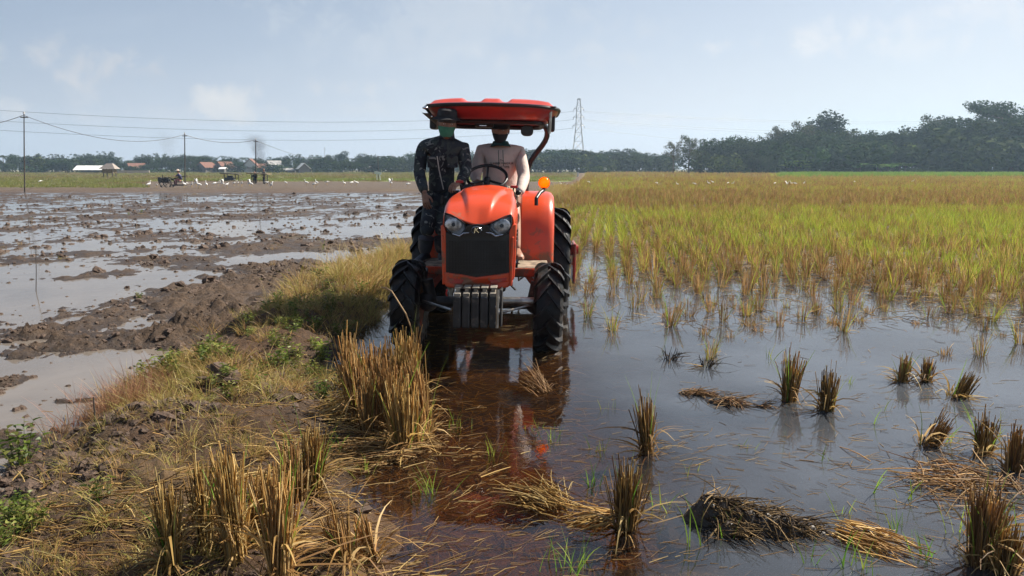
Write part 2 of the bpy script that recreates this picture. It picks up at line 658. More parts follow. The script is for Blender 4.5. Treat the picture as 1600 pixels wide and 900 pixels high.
def ground_colour(x, y, z):
    t = bank_t(x, y)
    left = t < 0
    n1 = 0.5 + 0.5 * fbm(x * 1.9, y * 1.9, 101, 4)
    n2 = 0.5 + 0.5 * fbm(x * 0.35, y * 0.35, 103, 3)
    n3 = 0.5 + 0.5 * fbm(x * 6, y * 6, 107, 3)
    mud = lerp((0.058, 0.038, 0.025), (0.112, 0.074, 0.048), np.clip(n1 * 0.7 + n3 * 0.4, 0, 1))
    mud = lerp(mud, (0.15, 0.11, 0.05), 0.5 * sstep(0.62, 0.85, n2))
    # far side of the left field: dry plough soil, then weedy green, brown and pale bands
    dry = lerp((0.070, 0.052, 0.038), (0.12, 0.09, 0.064), n3)
    px = x / np.maximum(y, 1) * FPX + 800
    farmud = sstep(51, 60, y)
    cl = lerp(mud, dry, farmud)
    yy = y * (1 + 0.05 * fbm(x / 9, y / 9, 111, 2)) + 0.03 * x
    band_a = lerp((0.13, 0.14, 0.045), (0.20, 0.17, 0.065), n1)
    band_b = lerp((0.14, 0.095, 0.055), (0.12, 0.11, 0.05), n2)
    seg = np.floor(yy / 27)
    hsh = 0.5 + 0.5 * _hash(seg.astype(np.int64), (np.floor((x + yy * 0.2) / 55)).astype(np.int64), 5)
    bands = lerp(band_a, band_b, sstep(0.25, 0.75, hsh))
    bands = lerp(bands, (0.13, 0.22, 0.04), sstep(90, 100, yy) * (1 - sstep(128, 140, yy)) * sstep(300, 420, px))
    bands = lerp(bands, (0.06, 0.05, 0.03), 0.7 * (np.abs(np.mod(yy, 27) - 13.5) > 12.6))
    gstart = np.where(px < 230, 64.0, 92.0)
    cl = lerp(cl, bands, sstep(-3, 3, yy - gstart))
    # right: brown bed under water, straw-littered soil in the stubble, then far bands
    bed = lerp((0.032, 0.025, 0.018), (0.060, 0.044, 0.028), np.clip(n1 * 0.6 + n3 * 0.5, 0, 1))
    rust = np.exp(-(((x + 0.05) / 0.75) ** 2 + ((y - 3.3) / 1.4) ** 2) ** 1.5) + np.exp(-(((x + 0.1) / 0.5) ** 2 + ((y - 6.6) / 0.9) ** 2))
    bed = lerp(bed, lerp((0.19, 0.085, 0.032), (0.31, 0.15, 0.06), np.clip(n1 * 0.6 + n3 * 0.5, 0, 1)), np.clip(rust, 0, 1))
    soil = lerp((0.12, 0.08, 0.045), (0.22, 0.155, 0.08), n3)
    cr = lerp(bed, soil, shore(x, y))
    cr = lerp(cr, lerp((0.20, 0.135, 0.06), (0.20, 0.19, 0.06), n2), sstep(35, 70, y))
    lush = sstep(125, 140, y + 4 * fbm(x / 14, y / 14, 117, 2)) * sstep(0.33, 0.40, x / np.maximum(y, 1))
    cr = lerp(cr, lerp((0.10, 0.24, 0.03), (0.19, 0.31, 0.05), n1), lush)
    c = np.where(left[..., None], cl, cr)
    soil_b = lerp((0.046, 0.025, 0.013), (0.120, 0.068, 0.036), np.clip(n3 * 0.7 + n1 * 0.4, 0, 1))
    soil_b = lerp(soil_b, (0.20, 0.135, 0.06), 0.4 * sstep(0.58, 0.75, n1))
    prof = np.exp(-np.abs(np.where(t < 0, t * 1.28, t)) ** 2.6 * 1.1)
    c = lerp(c, soil_b, prof)
    # soaked near the water line: wet soil is darker
    damp = 1 - sstep(0.004, 0.06, z + 0.02 * (n1 - 0.5))
    dampw = damp * (y < 50) * (z > -0.01)
    c = c * (1 - 0.42 * dampw[..., None])
    return c, damp * (y < 55)


def build_ground():
    ys = [0.55]
    while ys[-1] < 1450:
        ys.append(ys[-1] + max(0.012, ys[-1] * 0.0078))
    ys = np.array(ys)
    nu = 620
    us = np.linspace(-1.45, 1.45, nu)
    us = np.sign(us) * (np.abs(us) ** 1.0)
    X = us[None, :] * (ys[:, None] + 0.8)
    Y = np.repeat(ys[:, None], nu, 1)
    Z = height(X, Y)
    C, damp = ground_colour(X, Y, Z)
    nr = len(ys)
    idx = np.arange(nr * nu).reshape(nr, nu)
    F = np.stack([idx[:-1, :-1], idx[:-1, 1:], idx[1:, 1:], idx[1:, :-1]], -1).reshape(-1, 4)
    V = np.stack([X, Y, Z], -1).reshape(-1, 3)
    m, t, b = new_mat("soil")
    a = t.add("ShaderNodeVertexColor", layer_name="Col").outputs[0]
    wet = t.add("ShaderNodeAttribute", attribute_name="wet").outputs["Fac"]
    pos = t.add("ShaderNodeNewGeometry").outputs["Position"]
    n = t.noise(pos, 28.0, 6.0, 0.65)
    c = t.mix(1.0, a, t.mix(t.ramp(n, 0.3, 0.7), (0.72, 0.72, 0.72), (1.25, 1.22, 1.18)), "MULTIPLY")
    t.set(b.inputs["Base Color"], c)
    t.set(b.inputs["Roughness"], t.ramp(wet, 0.1, 1.0, 0.92, 0.42))
    b.inputs["Specular IOR Level"].default_value = 0.4
    bn = t.add("ShaderNodeBump")
    bn.inputs["Strength"].default_value = 0.7
    bn.inputs["Distance"].default_value = 0.02
    t.l.new(t.noise(pos, 60.0, 5.0, 0.7), bn.inputs["Height"])
    b2 = t.add("ShaderNodeBump")
    b2.inputs["Strength"].default_value = 0.9
    b2.inputs["Distance"].default_value = 0.07
    t.l.new(t.noise(pos, 13.0, 8.0, 0.72, 0.5), b2.inputs["Height"])
    t.l.new(b2.outputs[0], bn.inputs["Normal"])
    t.l.new(bn.outputs[0], b.inputs["Normal"])
    me = mesh_arrays("field_ground", V, F, m, C.reshape(-1, 3))
    at = me.attributes.new("wet", "FLOAT", "POINT")
    at.data.foreach_set("value", damp.reshape(-1).astype(np.float32))
    o = link("ground", me)
    tag(o, "churned brown paddy soil with an earth bank between mud and pool", kind="structure")
    # the land under and around it, out to the horizon
    mb = MB().add([(-1600, -60, -0.5), (1600, -60, -0.5), (1600, 1600, -0.5), (-1600, 1600, -0.5)], [(0, 1, 2, 3)])
    tag(mb.build("land", mat("land_soil", (0.17, 0.14, 0.07), 0.95, var=0.3, scale=0.05)), "brown and green farmland reaching the horizon", kind="structure")


build_ground()


def water_mat(name, muddy, clear, murk, ripple, rough, ior, sky_sheen=False):
    m, t, b = new_mat(name)
    pos = t.add("ShaderNodeNewGeometry").outputs["Position"]
    bn = t.add("ShaderNodeBump")
    bn.inputs["Strength"].default_value = 0.35
    bn.inputs["Distance"].default_value = ripple
    mp = t.add("ShaderNodeMapping")
    t.l.new(pos, mp.inputs[0])
    mp.inputs["Scale"].default_value = (1.0, 0.7, 1.0)
    t.l.new(t.noise(mp.outputs[0], 5.0, 5.0, 0.6, 0.4), bn.inputs["Height"])
    fr = t.add("ShaderNodeFresnel")
    fr.inputs["IOR"].default_value = ior
    t.l.new(bn.outputs[0], fr.inputs["Normal"])
    gl = t.add("ShaderNodeBsdfGlossy")
    gl.inputs["Roughness"].default_value = rough
    t.l.new(bn.outputs[0], gl.inputs["Normal"])
    tr = t.add("ShaderNodeBsdfTransparent")
    tr.inputs[0].default_value = (*clear, 1)
    df = t.add("ShaderNodeBsdfDiffuse")
    n = t.noise(pos, 0.9, 6.0, 0.65, 0.5)
    t.set(df.inputs[0], t.mix(t.ramp(n, 0.3, 0.7), muddy, tuple(c * 1.25 for c in muddy)))
    under = t.add("ShaderNodeMixShader")
    silt = t.ramp(t.noise(pos, 0.55, 5.0, 0.6, 0.6), 0.32, 0.68, murk[0], murk[1])
    if sky_sheen:                                   # silt tone also stands in for sky reflection, faded out by the tractor's mirror image
        sx = t.add("ShaderNodeSeparateXYZ")
        t.l.new(pos, sx.inputs[0])
        wob = t.math("MULTIPLY_ADD", t.noise(pos, 1.6, 3.0), 0.7, sx.outputs["X"])
        silt = t.math("MULTIPLY", silt, t.ramp(wob, 0.75, 1.6, 0.04, 1.0))
    t.set(under.inputs[0], silt)
    t.l.new(tr.outputs[0], under.inputs[1])
    t.l.new(df.outputs[0], under.inputs[2])
    mx = t.add("ShaderNodeMixShader")
    # from below the surface lets nearly all light through at these sun heights
    bf = t.add("ShaderNodeNewGeometry").outputs["Backfacing"]
    t.set(mx.inputs[0], t.ramp(bf, 0, 1, fr.outputs[0], 0.06))
    t.l.new(under.outputs[0], mx.inputs[1])
    t.l.new(gl.outputs[0], mx.inputs[2])
    t.l.new(mx.outputs[0], t.n["Material Output"].inputs[0])
    t.n.remove(b)
    return m


def water_sheet(name, m, side, y1, z, label):
    ys = [0.3, 1.5, 2.5, 4.5, 6.5, 8.4, 11, 20, 30, y1]
    vs, fs = [], []
    for y in ys:
        xb = float(np.interp(y, BANK_Y, BANK_X))
        vs += [(xb, y, z), (xb + side * (8 + y * 1.8), y, z)]
    for i in range(len(ys) - 1):
        q = (2 * i, 2 * i + 1, 2 * i + 3, 2 * i + 2)
        fs.append(q if side > 0 else q[::-1])
    o = MB().add(vs, fs).build(name, m)
    return tag(o, label, kind="structure")


water_sheet("pool_water", water_mat("pool_water", (0.080, 0.088, 0.100), (0.52, 0.40, 0.25), (0.35, 0.75), 0.006, 0.010, 1.72, True), 1, 44, 0.0,  # pool silt tinted blue-grey in place of brighter sky reflection
            "clear shallow paddy water mirroring the sky and the tractor")
water_sheet("muddy_water", water_mat("muddy_water", (0.17, 0.145, 0.122), (0.6, 0.5, 0.4), (0.80, 0.95), 0.010, 0.04, 1.5), -1, 60, 0.0,
            "milky brown water standing between ridges of ploughed mud")

# ------------------------------------------------------------------ air
def build_haze():
    mb = MB().box((0, 770, 36.0), (3400, 1700, 76.0))
    m = bpy.data.materials.new("haze_air")
    m.use_nodes = True
    t = NT(m.node_tree)
    t.n.remove(t.n["Principled BSDF"])
    v = t.add("ShaderNodeVolumePrincipled")
    v.inputs["Color"].default_value = (0.56, 0.76, 1.0, 1)
    v.inputs["Density"].default_value = 0.00040
    v.inputs["Anisotropy"].default_value = 0.2
    t.l.new(v.outputs[0], t.n["Material Output"].inputs["Volume"])
    tag(mb.build("haze", m), "thin pale blue haze lying over the fields", "haze", kind="stuff")


build_haze()

# ------------------------------------------------------------------ the tractor
M_ORANGE = mat("orange_paint", (0.60, 0.060, 0.011), 0.34, var=0.10, scale=3, coat=0.22, rvar=0.06, dust=(0.20, 0.10, 0.055), dscale=6, damt=0.07, splash=0.24)
M_RED = mat("red_paint", (0.40, 0.022, 0.018), 0.35, var=0.15, scale=4, coat=0.3, dust=(0.24, 0.12, 0.07), dscale=8, damt=0.15, splash=0.12)
M_ROOF = mat("bright_red_paint", (0.56, 0.060, 0.030), 0.34, var=0.10, scale=3, coat=0.3, rvar=0.06, dust=(0.40, 0.14, 0.10), dscale=5, damt=0.12)  # brighter, more orange red than the canopy shell below
M_ORANGE_D = mat("worn_orange_paint", (0.48, 0.058, 0.016), 0.5, var=0.25, scale=6, dust=(0.20, 0.12, 0.07), dscale=7, damt=0.45, splash=0.1)
M_BLACK = mat("black_plastic", (0.012, 0.012, 0.013), 0.42, var=0.2, scale=10)
M_BLACKM = mat("black_metal", (0.016, 0.016, 0.018), 0.38, var=0.3, scale=9, dust=(0.12, 0.085, 0.055), dscale=6, damt=0.2)
M_IRON = mat("cast_iron", (0.035, 0.033, 0.031), 0.55, var=0.3, scale=12, bump=0.25, dust=(0.16, 0.12, 0.085), dscale=7, damt=0.25)
M_WEIGHT = mat("black_weight", (0.02, 0.02, 0.022), 0.5, var=0.3, scale=10, dust=(0.12, 0.10, 0.08), dscale=11, damt=0.3)
M_WTOP = mat("mud_dusted_iron", (0.24, 0.21, 0.17), 0.8, var=0.3, scale=16, bump=0.2)
M_STEEL = mat("bare_steel", (0.42, 0.40, 0.37), 0.32, metal=0.9, var=0.25, scale=10, dust=(0.22, 0.17, 0.12), dscale=8, damt=0.3)
M_CHROME = mat("chrome", (0.75, 0.75, 0.76), 0.10, metal=1.0, var=0.05)
M_RUBBER = mat("wet_muddy_rubber", (0.009, 0.009, 0.010), 0.42, spec=0.3, var=0.3, scale=7, bump=0.5, bscale=26, dust=(0.042, 0.031, 0.023), dscale=6.0, damt=0.55)
M_WOOD = mat("muddy_step", (0.26, 0.20, 0.14), 0.85, var=0.35, scale=9, bump=0.4)
M_GLASSY, _t, _b = new_mat("clear_lens")
_fr = _t.add("ShaderNodeFresnel")
_fr.inputs["IOR"].default_value = 1.45
_gl = _t.add("ShaderNodeBsdfGlossy")
_gl.inputs["Roughness"].default_value = 0.03
_tr = _t.add("ShaderNodeBsdfTransparent")
_mx = _t.add("ShaderNodeMixShader")
_t.l.new(_fr.outputs[0], _mx.inputs[0])
_t.l.new(_tr.outputs[0], _mx.inputs[1])
_t.l.new(_gl.outputs[0], _mx.inputs[2])
_t.l.new(_mx.outputs[0], _t.n["Material Output"].inputs[0])
M_AMBER, _t, _b = new_mat("amber_lens")
_b.inputs["Base Color"].default_value = (1.0, 0.30, 0.01, 1)
_b.inputs["Roughness"].default_value = 0.12
_ti = _t.add("ShaderNodeBsdfTranslucent")
_ti.inputs[0].default_value = (1.0, 0.36, 0.01, 1)
_mx = _t.add("ShaderNodeMixShader")
_mx.inputs[0].default_value = 0.75
_t.l.new(_b.outputs[0], _mx.inputs[1])
_t.l.new(_ti.outputs[0], _mx.inputs[2])
_t.l.new(_mx.outputs[0], _t.n["Material Output"].inputs[0])
M_BULB, _t, _b = new_mat("amber_lens_glow")
_b.inputs["Emission Color"].default_value = (1.0, 0.42, 0.04, 1)
_b.inputs["Emission Strength"].default_value = 9.0  # emission added for the amber glow of sun through the lens

TR = empty("farm_tractor", (-0.265, 7.4, 0.0), (0, R(1.2), R(-1.4)))
tag(TR, "orange farm tractor with canopy and front weights driving through the wet paddy", "tractor")
_TI = (Matrix.Translation(TR.location) @ TR.rotation_euler.to_matrix().to_4x4()).inverted()


def L(px, py, Y):
    return _TI @ P(px, py, Y)


def build_hood():
    nv, sec = 26, []
    for k in range(-20, 21):
        sec.append((k / 20 * 0.86, 0.0))
    drop = [(0.925, 0.012), (0.968, 0.035), (0.992, 0.075), (1.0, 0.13), (1.004, 0.20)]
    sec = [(-a, b) for a, b in reversed(drop)] + sec + drop
    rings = []
    for i in range(nv):
        v = (i / (nv - 1)) ** 1.5
        y = 5.965 + 1.40 * v - 7.4
        hw = 0.292 + 0.022 * math.sin(math.pi * min(1, v * 1.3)) - 0.03 * v
        b = 1 - (1 - v) ** 7.5
        ring = []
        for xf, dz in sec:
            a = min(abs(xf), 0.86)
            ze = 1.150 + 0.105 * abs(xf) ** 1.3
            zt = 1.362 + 0.085 * v - 0.040 * a ** 3 - 0.012 * a
            cx = 0.27 + 0.42 * min(1, v * 1.7)                      # the two creases open towards the cab
            rise = 0.036 * float(1 - sstep(cx - 0.040, cx + 0.040, abs(xf))) * min(1, v * 9) * float(1 - sstep(0.45, 0.72, v))
            z = ze * (1 - b) + (zt + rise) * b - dz
            yy = y + (0.075 * abs(xf) ** 2.2) * (1 - b)
            ring.append((xf * hw, yy, z))
        rings.append(ring)
    m = MB()
    m.rings(rings, close=False, cap0=False, cap1=False)
    # a lip folded inward all round gives the sheet its thickness
    o = m.build("hood", M_ORANGE, TR, smooth=True)
    s = o.modifiers.new("thick", "SOLIDIFY")
    s.thickness = 0.012
    s.offset = -1
    # chrome badge on the nose
    c = L(745, 316, 6.24)
    m = MB()
    for k in range(1):
        pts = [(-0.001, -0.06, -0.016), (0.020, 0.0, 0.0), (0.0, 0.05, 0.016), (-0.020, 0.0, 0.0), (0.0, -0.012, 0.036)]
        pts = [c + Vector(p) for p in pts]
        m.add(pts, [(0, 1, 4), (1, 2, 4), (2, 3, 4), (3, 0, 4), (0, 3, 2, 1)])
    m.build("hood_badge", M_CHROME, o)
    # side panels of the engine bay
    for s in (-1, 1):
        m = MB()
        ys = [-1.43, -1.2, -0.8, -0.35, -0.02]
        top = [1.06, 1.12, 1.17, 1.20, 1.22]
        bot = [0.66, 0.68, 0.74, 0.80, 0.84]
        out = [(s * (0.300 if i else 0.294), y, t) for i, (y, t) in enumerate(zip(ys, top))]
        low = [(s * (0.290 if i else 0.285), y, t) for i, (y, t) in enumerate(zip(ys, bot))]
        ring = [(a, b, (b[0] - s * 0.02, b[1], b[2]), (a[0] - s * 0.02, a[1], a[2])) for a, b in zip(out, low)]
        m.rings(ring)
        p = m.build("side_panel", M_ORANGE, TR, bevel=0.006)
        m = MB()
        for k in range(4):
            m.box((s * 0.306, -0.95 + 0.16 * k, 0.93 + 0.02 * k), (0.012, 0.11, 0.12))
        m.build("air_slot", M_BLACK, p, bevel=0.004)


build_hood()


def front_y(px, bow=0.035):
    return 5.955 + bow * ((px - 747) / 55) ** 2


def trace(pts, thick, name, m, parent, bow=0.035, dy=0.0, bevel=0.006, smooth=False):
    o = [L(px, py, front_y(px, bow) + dy) for px, py in pts]
    return MB().prism(o, thick, 1).build(name, m, parent, bevel=bevel, smooth=smooth)


def build_front():
    gr = trace([(696, 362), (716, 370), (730, 352), (746, 350), (763, 352), (780, 369), (796, 363), (796, 428), (790, 431), (744, 436), (700, 430), (696, 427)],
               0.05, "grille", M_BLACK, TR, dy=0.004)
    # fine upright bars of the screen
    m = MB()
    for k in range(21):
        px = 702 + 4.4 * k
        a, b = L(px, 376, front_y(px) + 0.001), L(px, 427, front_y(px) + 0.001)
        m.tube([a, b], 0.0022, 4)
    m.build("grille_bar", M_BLACK, gr)["kind"] = "stuff"
    m = MB()
    for k in range(9):
        py = 377 + 6.2 * k
        m.tube([L(px, py, front_y(px) + 0.002) for px in (700, 716, 732, 747, 762, 778, 792)], 0.0022, 4)
    m.build("grille_wire", M_BLACK, gr)["kind"] = "stuff"
    # orange surround
    su = trace([(694, 425), (720, 429), (744, 433.5), (768, 430.5), (796, 426), (799, 440), (795, 449), (780, 451.5), (745, 452.5), (712, 451), (697, 448.5), (692, 440)],
               0.09, "grille_surround", M_ORANGE, TR, dy=-0.008, bevel=0.012)
    for a, b in (((699, 434), (725, 437.5)), ((764, 438), (792, 433.5))):
        trace([(a[0], a[1]), (b[0], b[1]), (b[0] - 4 if a[0] < 740 else b[0] - 2, b[1] + 6), (a[0] + 4, a[1] + 9 if a[0] < 740 else a[1] + 6)], 0.02,
              "lamp_recess", M_RED, su, dy=-0.013, bevel=0.004)
    trace([(688.5, 352), (693, 352), (696.5, 362), (696.5, 428), (694, 440), (691, 436)], 0.09, "surround_post", M_ORANGE, su, dy=-0.006, bevel=0.008)
    trace([(795.5, 363), (800, 352), (806.5, 350), (806, 400), (803.5, 436), (797, 441), (795.5, 428)], 0.09, "surround_post", M_ORANGE, su, dy=-0.006, bevel=0.008)
    # oval badge with its letter
    c = L(744.5, 360, 5.945)
    m = MB()
    m.lathe([(-0.004, 0.035), (-0.008, 0.038), (-0.004, 0.041), (0.004, 0.041), (0.004, 0.035)], "y", (0, 0, 0), 30)
    m.v = [(v[0] * 1.05 + c.x, v[1] + c.y, v[2] * 0.78 + c.z) for v in m.v]

    def stroke(a, b, wd):
        a, b = Vector((a[0], 0, a[1])), Vector((b[0], 0, b[1]))
        d = (b - a).normalized()
        n = Vector((-d.z, 0, d.x)) * wd
        m.prism([c + a + n + Vector((0, -0.007, 0)), c + b + n + Vector((0, -0.007, 0)), c + b - n + Vector((0, -0.007, 0)), c + a - n + Vector((0, -0.007, 0))], 0.010, 1)
    stroke((-0.016, -0.022), (-0.008, 0.022), 0.0035)
    stroke((-0.011, 0.0), (0.017, 0.022), 0.0033)
    stroke((-0.004, 0.004), (0.020, -0.018), 0.0033)
    m.build("badge", M_CHROME, gr)
    # headlights
    lt = [(695.5, 333), (704, 335.5), (713.5, 340.5), (721, 346), (726, 351), (727.5, 357), (724, 363), (718.5, 368.5), (707, 365.5), (699, 359), (695.5, 349)]
    rt = [(798.5, 335.5), (790, 338), (781, 342), (773, 346), (766.5, 351), (765, 358), (769, 363.5), (774, 368.5), (786, 366.5), (795, 361), (799, 352)]
    for pts, s, bc in ((lt, -1, (708.5, 351)), (rt, 1, (784, 352.5))):
        def fy(px, py):
            return front_y(px, 0.05) + 0.0011 * (368 - py)
        rim = [L(px, py, fy(px, py) - 0.012) for px, py in pts]
        cx = sum((p for p in rim), Vector()) / len(rim)
        deep = [p + (cx - p) * 0.12 + Vector((0, 0.035, 0)) for p in rim]
        n = len(rim)
        m = MB().add(rim + deep, [(k, (k + 1) % n, (k + 1) % n + n, k + n) for k in range(n)] + [tuple(range(n, 2 * n))])
        h = m.build("headlight", mat("lamp_bowl", (0.42, 0.43, 0.45), 0.4, metal=0.1, var=0.25, scale=30), TR)
        b = L(bc[0], bc[1], 5.995)
        m = MB().ball(b, (0.070, 0.008, 0.056), 20, 12)
        m.build("reflector", mat("reflector", (0.55, 0.56, 0.58), 0.30, metal=0.55, var=0.4, scale=26), h, smooth=True)
        MB().ball(b + Vector((0, -0.009, 0)), (0.016, 0.006, 0.016), 10, 6).build("bulb", M_BLACKM, h, smooth=True)
        mid = [p + (cx - p) * 0.35 + Vector((0, -0.008, 0)) for p in rim]
        m = MB().add(rim + mid + [cx + Vector((0, -0.011, 0))],
                     [(k, (k + 1) % n, (k + 1) % n + n, k + n) for k in range(n)] + [(k + n, (k + 1) % n + n, 2 * n) for k in range(n)])
        m.build("lens", M_GLASSY, h, smooth=True)
        m = MB().tube(rim + [rim[0]], 0.006, 6)
        m.build("lens_seal", M_BLACK, h, smooth=True)
        e = [(718, 369), (724, 364.5), (733, 364)] if s < 0 else [(774, 369), (768, 364.5), (759, 363.5)]
        MB().tube([L(*(pts[8 if s < 0 else 8]), 5.95), *[L(a, bb, 5.938) for a, bb in e]], [0.005, 0.008, 0.006, 0.003], 6).build("chrome_strip", M_CHROME, h, smooth=True)


build_front()


def build_tyre(parent, loc, Rr, W, rim, nl, lugh, steer=0.0):
    wheel = MB().lathe([(-W * 0.30, rim * 0.25), (-W * 0.12, rim * 0.3), (-W * 0.12, rim * 0.75), (-W * 0.36, rim * 0.92), (-W * 0.40, rim + 0.008), (W * 0.40, rim + 0.008),
                        (W * 0.36, rim * 0.92), (W * 0.10, rim * 0.72), (W * 0.10, rim * 0.3), (W * 0.2, rim * 0.25)], "x", (0, 0, 0), 28)
    wo = wheel.build("wheel", M_ORANGE_D if rim < 0.25 else M_ORANGE_D, parent, smooth=True)
    wo.location = loc
    wo.rotation_euler = (0.3, 0, steer)
    h = W / 2
    c = Rr - lugh
    m = MB().lathe([(-h * 0.80, rim), (-h * 0.98, rim + 0.25 * (c - rim)), (-h * 1.0, rim + 0.62 * (c - rim)), (-h * 0.93, c - 0.035), (-h * 0.78, c - 0.008), (-h * 0.4, c + 0.002), (0, c + 0.004),
                    (h * 0.4, c + 0.002), (h * 0.78, c - 0.008), (h * 0.93, c - 0.035), (h * 1.0, rim + 0.62 * (c - rim)), (h * 0.98, rim + 0.25 * (c - rim)), (h * 0.80, rim)], "x", (0, 0, 0), 44)
    m.build("tyre", M_RUBBER, wo, smooth=True)
    for k in range(nl):
        for s in (-1, 1):
            a0 = 2 * math.pi * (k + (0.5 if s > 0 else 0.0)) / nl
            rings = []
            for j in range(6):
                q = j / 5
                x = s * (-0.012 + q * (h * 1.03 + 0.012))
                a = a0 + 0.44 * q ** 0.9
                drop = 0.0 if q < 0.75 else (q - 0.75) / 0.25 * lugh * 1.1
                wd = (0.016 + 0.008 * q) * (1.35 if Rr > 0.5 else 1.0)
                r0, r1 = c - 0.045 - drop * 1.4, Rr - 0.004 * q - drop * 0.8
                da = wd / Rr
                rings.append([(x, r0 * math.cos(a - da * 1.3), r0 * math.sin(a - da * 1.3)), (x, r1 * math.cos(a - da * 0.8), r1 * math.sin(a - da * 0.8)),
                              (x, r1 * math.cos(a + da * 0.8), r1 * math.sin(a + da * 0.8)), (x, r0 * math.cos(a + da * 1.3), r0 * math.sin(a + da * 1.3))])
            if k == 0:
                lm = MB().rings(rings).mesh("tread_lug", M_RUBBER)
                if s < 0:
                    lug_l = lm
                else:
                    lug_r = lm
            o = link("tread_lug", lug_l if s < 0 else lug_r, wo)
            o.rotation_euler = (2 * math.pi * k / nl, 0, 0)
    m = MB()
    for k in range(6):
        a = 2 * math.pi * k / 6
        for s in (-1, 1):
            m.tube([(s * W * 0.11, rim * 0.5 * math.cos(a), rim * 0.5 * math.sin(a)), (s * W * 0.15, rim * 0.5 * math.cos(a), rim * 0.5 * math.sin(a))], 0.014, 6)
    m.build("wheel_nut", M_STEEL, wo)["kind"] = "stuff"
    return wo


FW_Y, RW_Y = 6.62 - 7.4, 8.45 - 7.4
for s, x in ((-1, -0.655), (1, 0.605)):
    build_tyre(TR, (x, FW_Y, 0.365), 0.415, 0.255, 0.20, 15, 0.045, R(-1))
for s, x in ((-1, -0.665), (1, 0.675)):
    build_tyre(TR, (x, RW_Y, 0.56), 0.625, 0.385, 0.30, 18, 0.055)


def build_chassis():
    m = MB()
    m.box((0, -0.62, 0.60), (0.34, 1.35, 0.42))
    m.box((0, 0.45, 0.60), (0.40, 1.3, 0.40))
    m.box((0, -0.75, 0.95), (0.50, 1.2, 0.42))
    m.box((0, 0.15, 1.02), (0.46, 0.5, 0.48))
    m.build("engine_block", M_BLACKM, TR, bevel=0.03)
    m = MB()
    m.tube([(-0.50, FW_Y, 0.40), (0.50, FW_Y, 0.40)], 0.05, 14)
    m.box((0, FW_Y, 0.44), (0.26, 0.24, 0.18))
    for s in (-1, 1):
        m.tube([(s * 0.46, FW_Y, 0.40), (s * 0.50, FW_Y, 0.60)], 0.055, 12)
        m.ball((s * 0.49, FW_Y, 0.40), 0.095, 14, 8)
    m.build("front_axle", M_IRON, TR, smooth=True)
    m = MB()
    m.tube([L(779, 470, 6.35), L(835, 471, 6.38)], 0.036, 14)
    m.tube([L(835, 471, 6.38), L(852, 470, 6.42)], 0.020, 10)
    m.build("steering_cylinder", M_STEEL, TR, smooth=True)
    m = MB()
    m.tube([L(776, 489, 6.25), L(792, 486, 6.27)], 0.014, 8)
    m.tube([L(792, 486, 6.27), L(848, 472, 6.42)], 0.011, 8)
    m.build("tie_rod", M_STEEL, TR, smooth=True)
    MB().tube([L(660, 470, 6.45), L(705, 484, 6.25)], 0.012, 8).build("tie_rod", M_STEEL, TR, smooth=True)
    # weight carrier
    m = MB()
    m.box((0.0, -1.42, 0.60), (0.30, 0.30, 0.06))
    a = L(782, 455, 5.80)
    m.box((a.x + 0.006, a.y + 0.08, 0.505), (0.018, 0.16, 0.30))
    m.build("weight_carrier", M_IRON, TR, bevel=0.006)
    m = MB()
    for z0 in (0.40, 0.53):
        m.tube([(0.163, -1.66, z0), (0.185, -1.66, z0)], 0.016, 8)
    m.tube([(0.178, -1.665, 0.36), (0.178, -1.665, 0.665)], 0.012, 8)
    m.build("carrier_bolt", M_STEEL, TR, smooth=True)
    for k in range(5):
        px = 714 + 14.05 * k
        a, b = L(px, 464, 5.73), L(px, 513, 5.73)
        m = MB().box(((a.x + b.x) / 2, a.y + 0.13, (a.z + b.z) / 2), (0.064, 0.27, a.z - b.z))
        wgt = m.build("ballast_weight", M_WEIGHT, TR, bevel=0.012)
        m = MB()
        m.box((a.x, a.y + 0.12, a.z + 0.012), (0.052, 0.22, 0.03))
        m.box((a.x, a.y + 0.135, a.z + 0.042), (0.030, 0.15, 0.034))
        m.box((a.x, a.y + 0.135, a.z + 0.060), (0.056, 0.15, 0.012))
        m.build("weight_hook", M_WTOP, wgt, bevel=0.005)
    MB().tube([L(698, 452, 5.9), L(697.5, 458, 5.9), L(698.5, 462, 5.9), L(697, 458, 5.895), L(699, 453, 5.895)], 0.006, 6).build("tow_tie", mat("red_cord", (0.6, 0.03, 0.02), 0.6), TR, smooth=True)


build_chassis()


def build_fender(s):
    ax, az = RW_Y, 0.56
    rings = []
    n = 22
    for i in range(n):
        f = R(-2 + 150 * i / (n - 1))
        c, sn = math.cos(f), math.sin(f)
        y = ax - 0.74 * math.copysign(abs(c) ** 0.62, c)
        z = az + 0.80 * math.copysign(abs(sn) ** 0.72, sn) if sn >= 0 else az - 0.80 * abs(sn)
        nrm = Vector((0, -0.74 * c, 0.80 * sn)).normalized()
        base = Vector((0, y, z))
        pr = [(0.315, -0.02), (0.335, 0.0), (0.50, 0.004), (0.61, 0.0), (0.655, -0.014), (0.676, -0.042), (0.680, -0.085), (0.668, -0.085), (0.660, -0.05), (0.60, -0.02), (0.335, -0.02)]
        rings.append([base + nrm * d + Vector((s * x, 0, 0)) for x, d in pr])
    o = MB().rings(rings).build("fender", M_ORANGE, TR, smooth=True)
    # inner wall of the fender down to the axle
    wall = [Vector((s * 0.316, r[0].y, r[0].z)) for r in rings] + [Vector((s * 0.316, ax + 0.6, 0.55))]
    MB().prism(wall, s * 0.012, 0).build("fender_wall", M_ORANGE, o)
    return o


fl = build_fender(-1)
fr_ = build_fender(1)


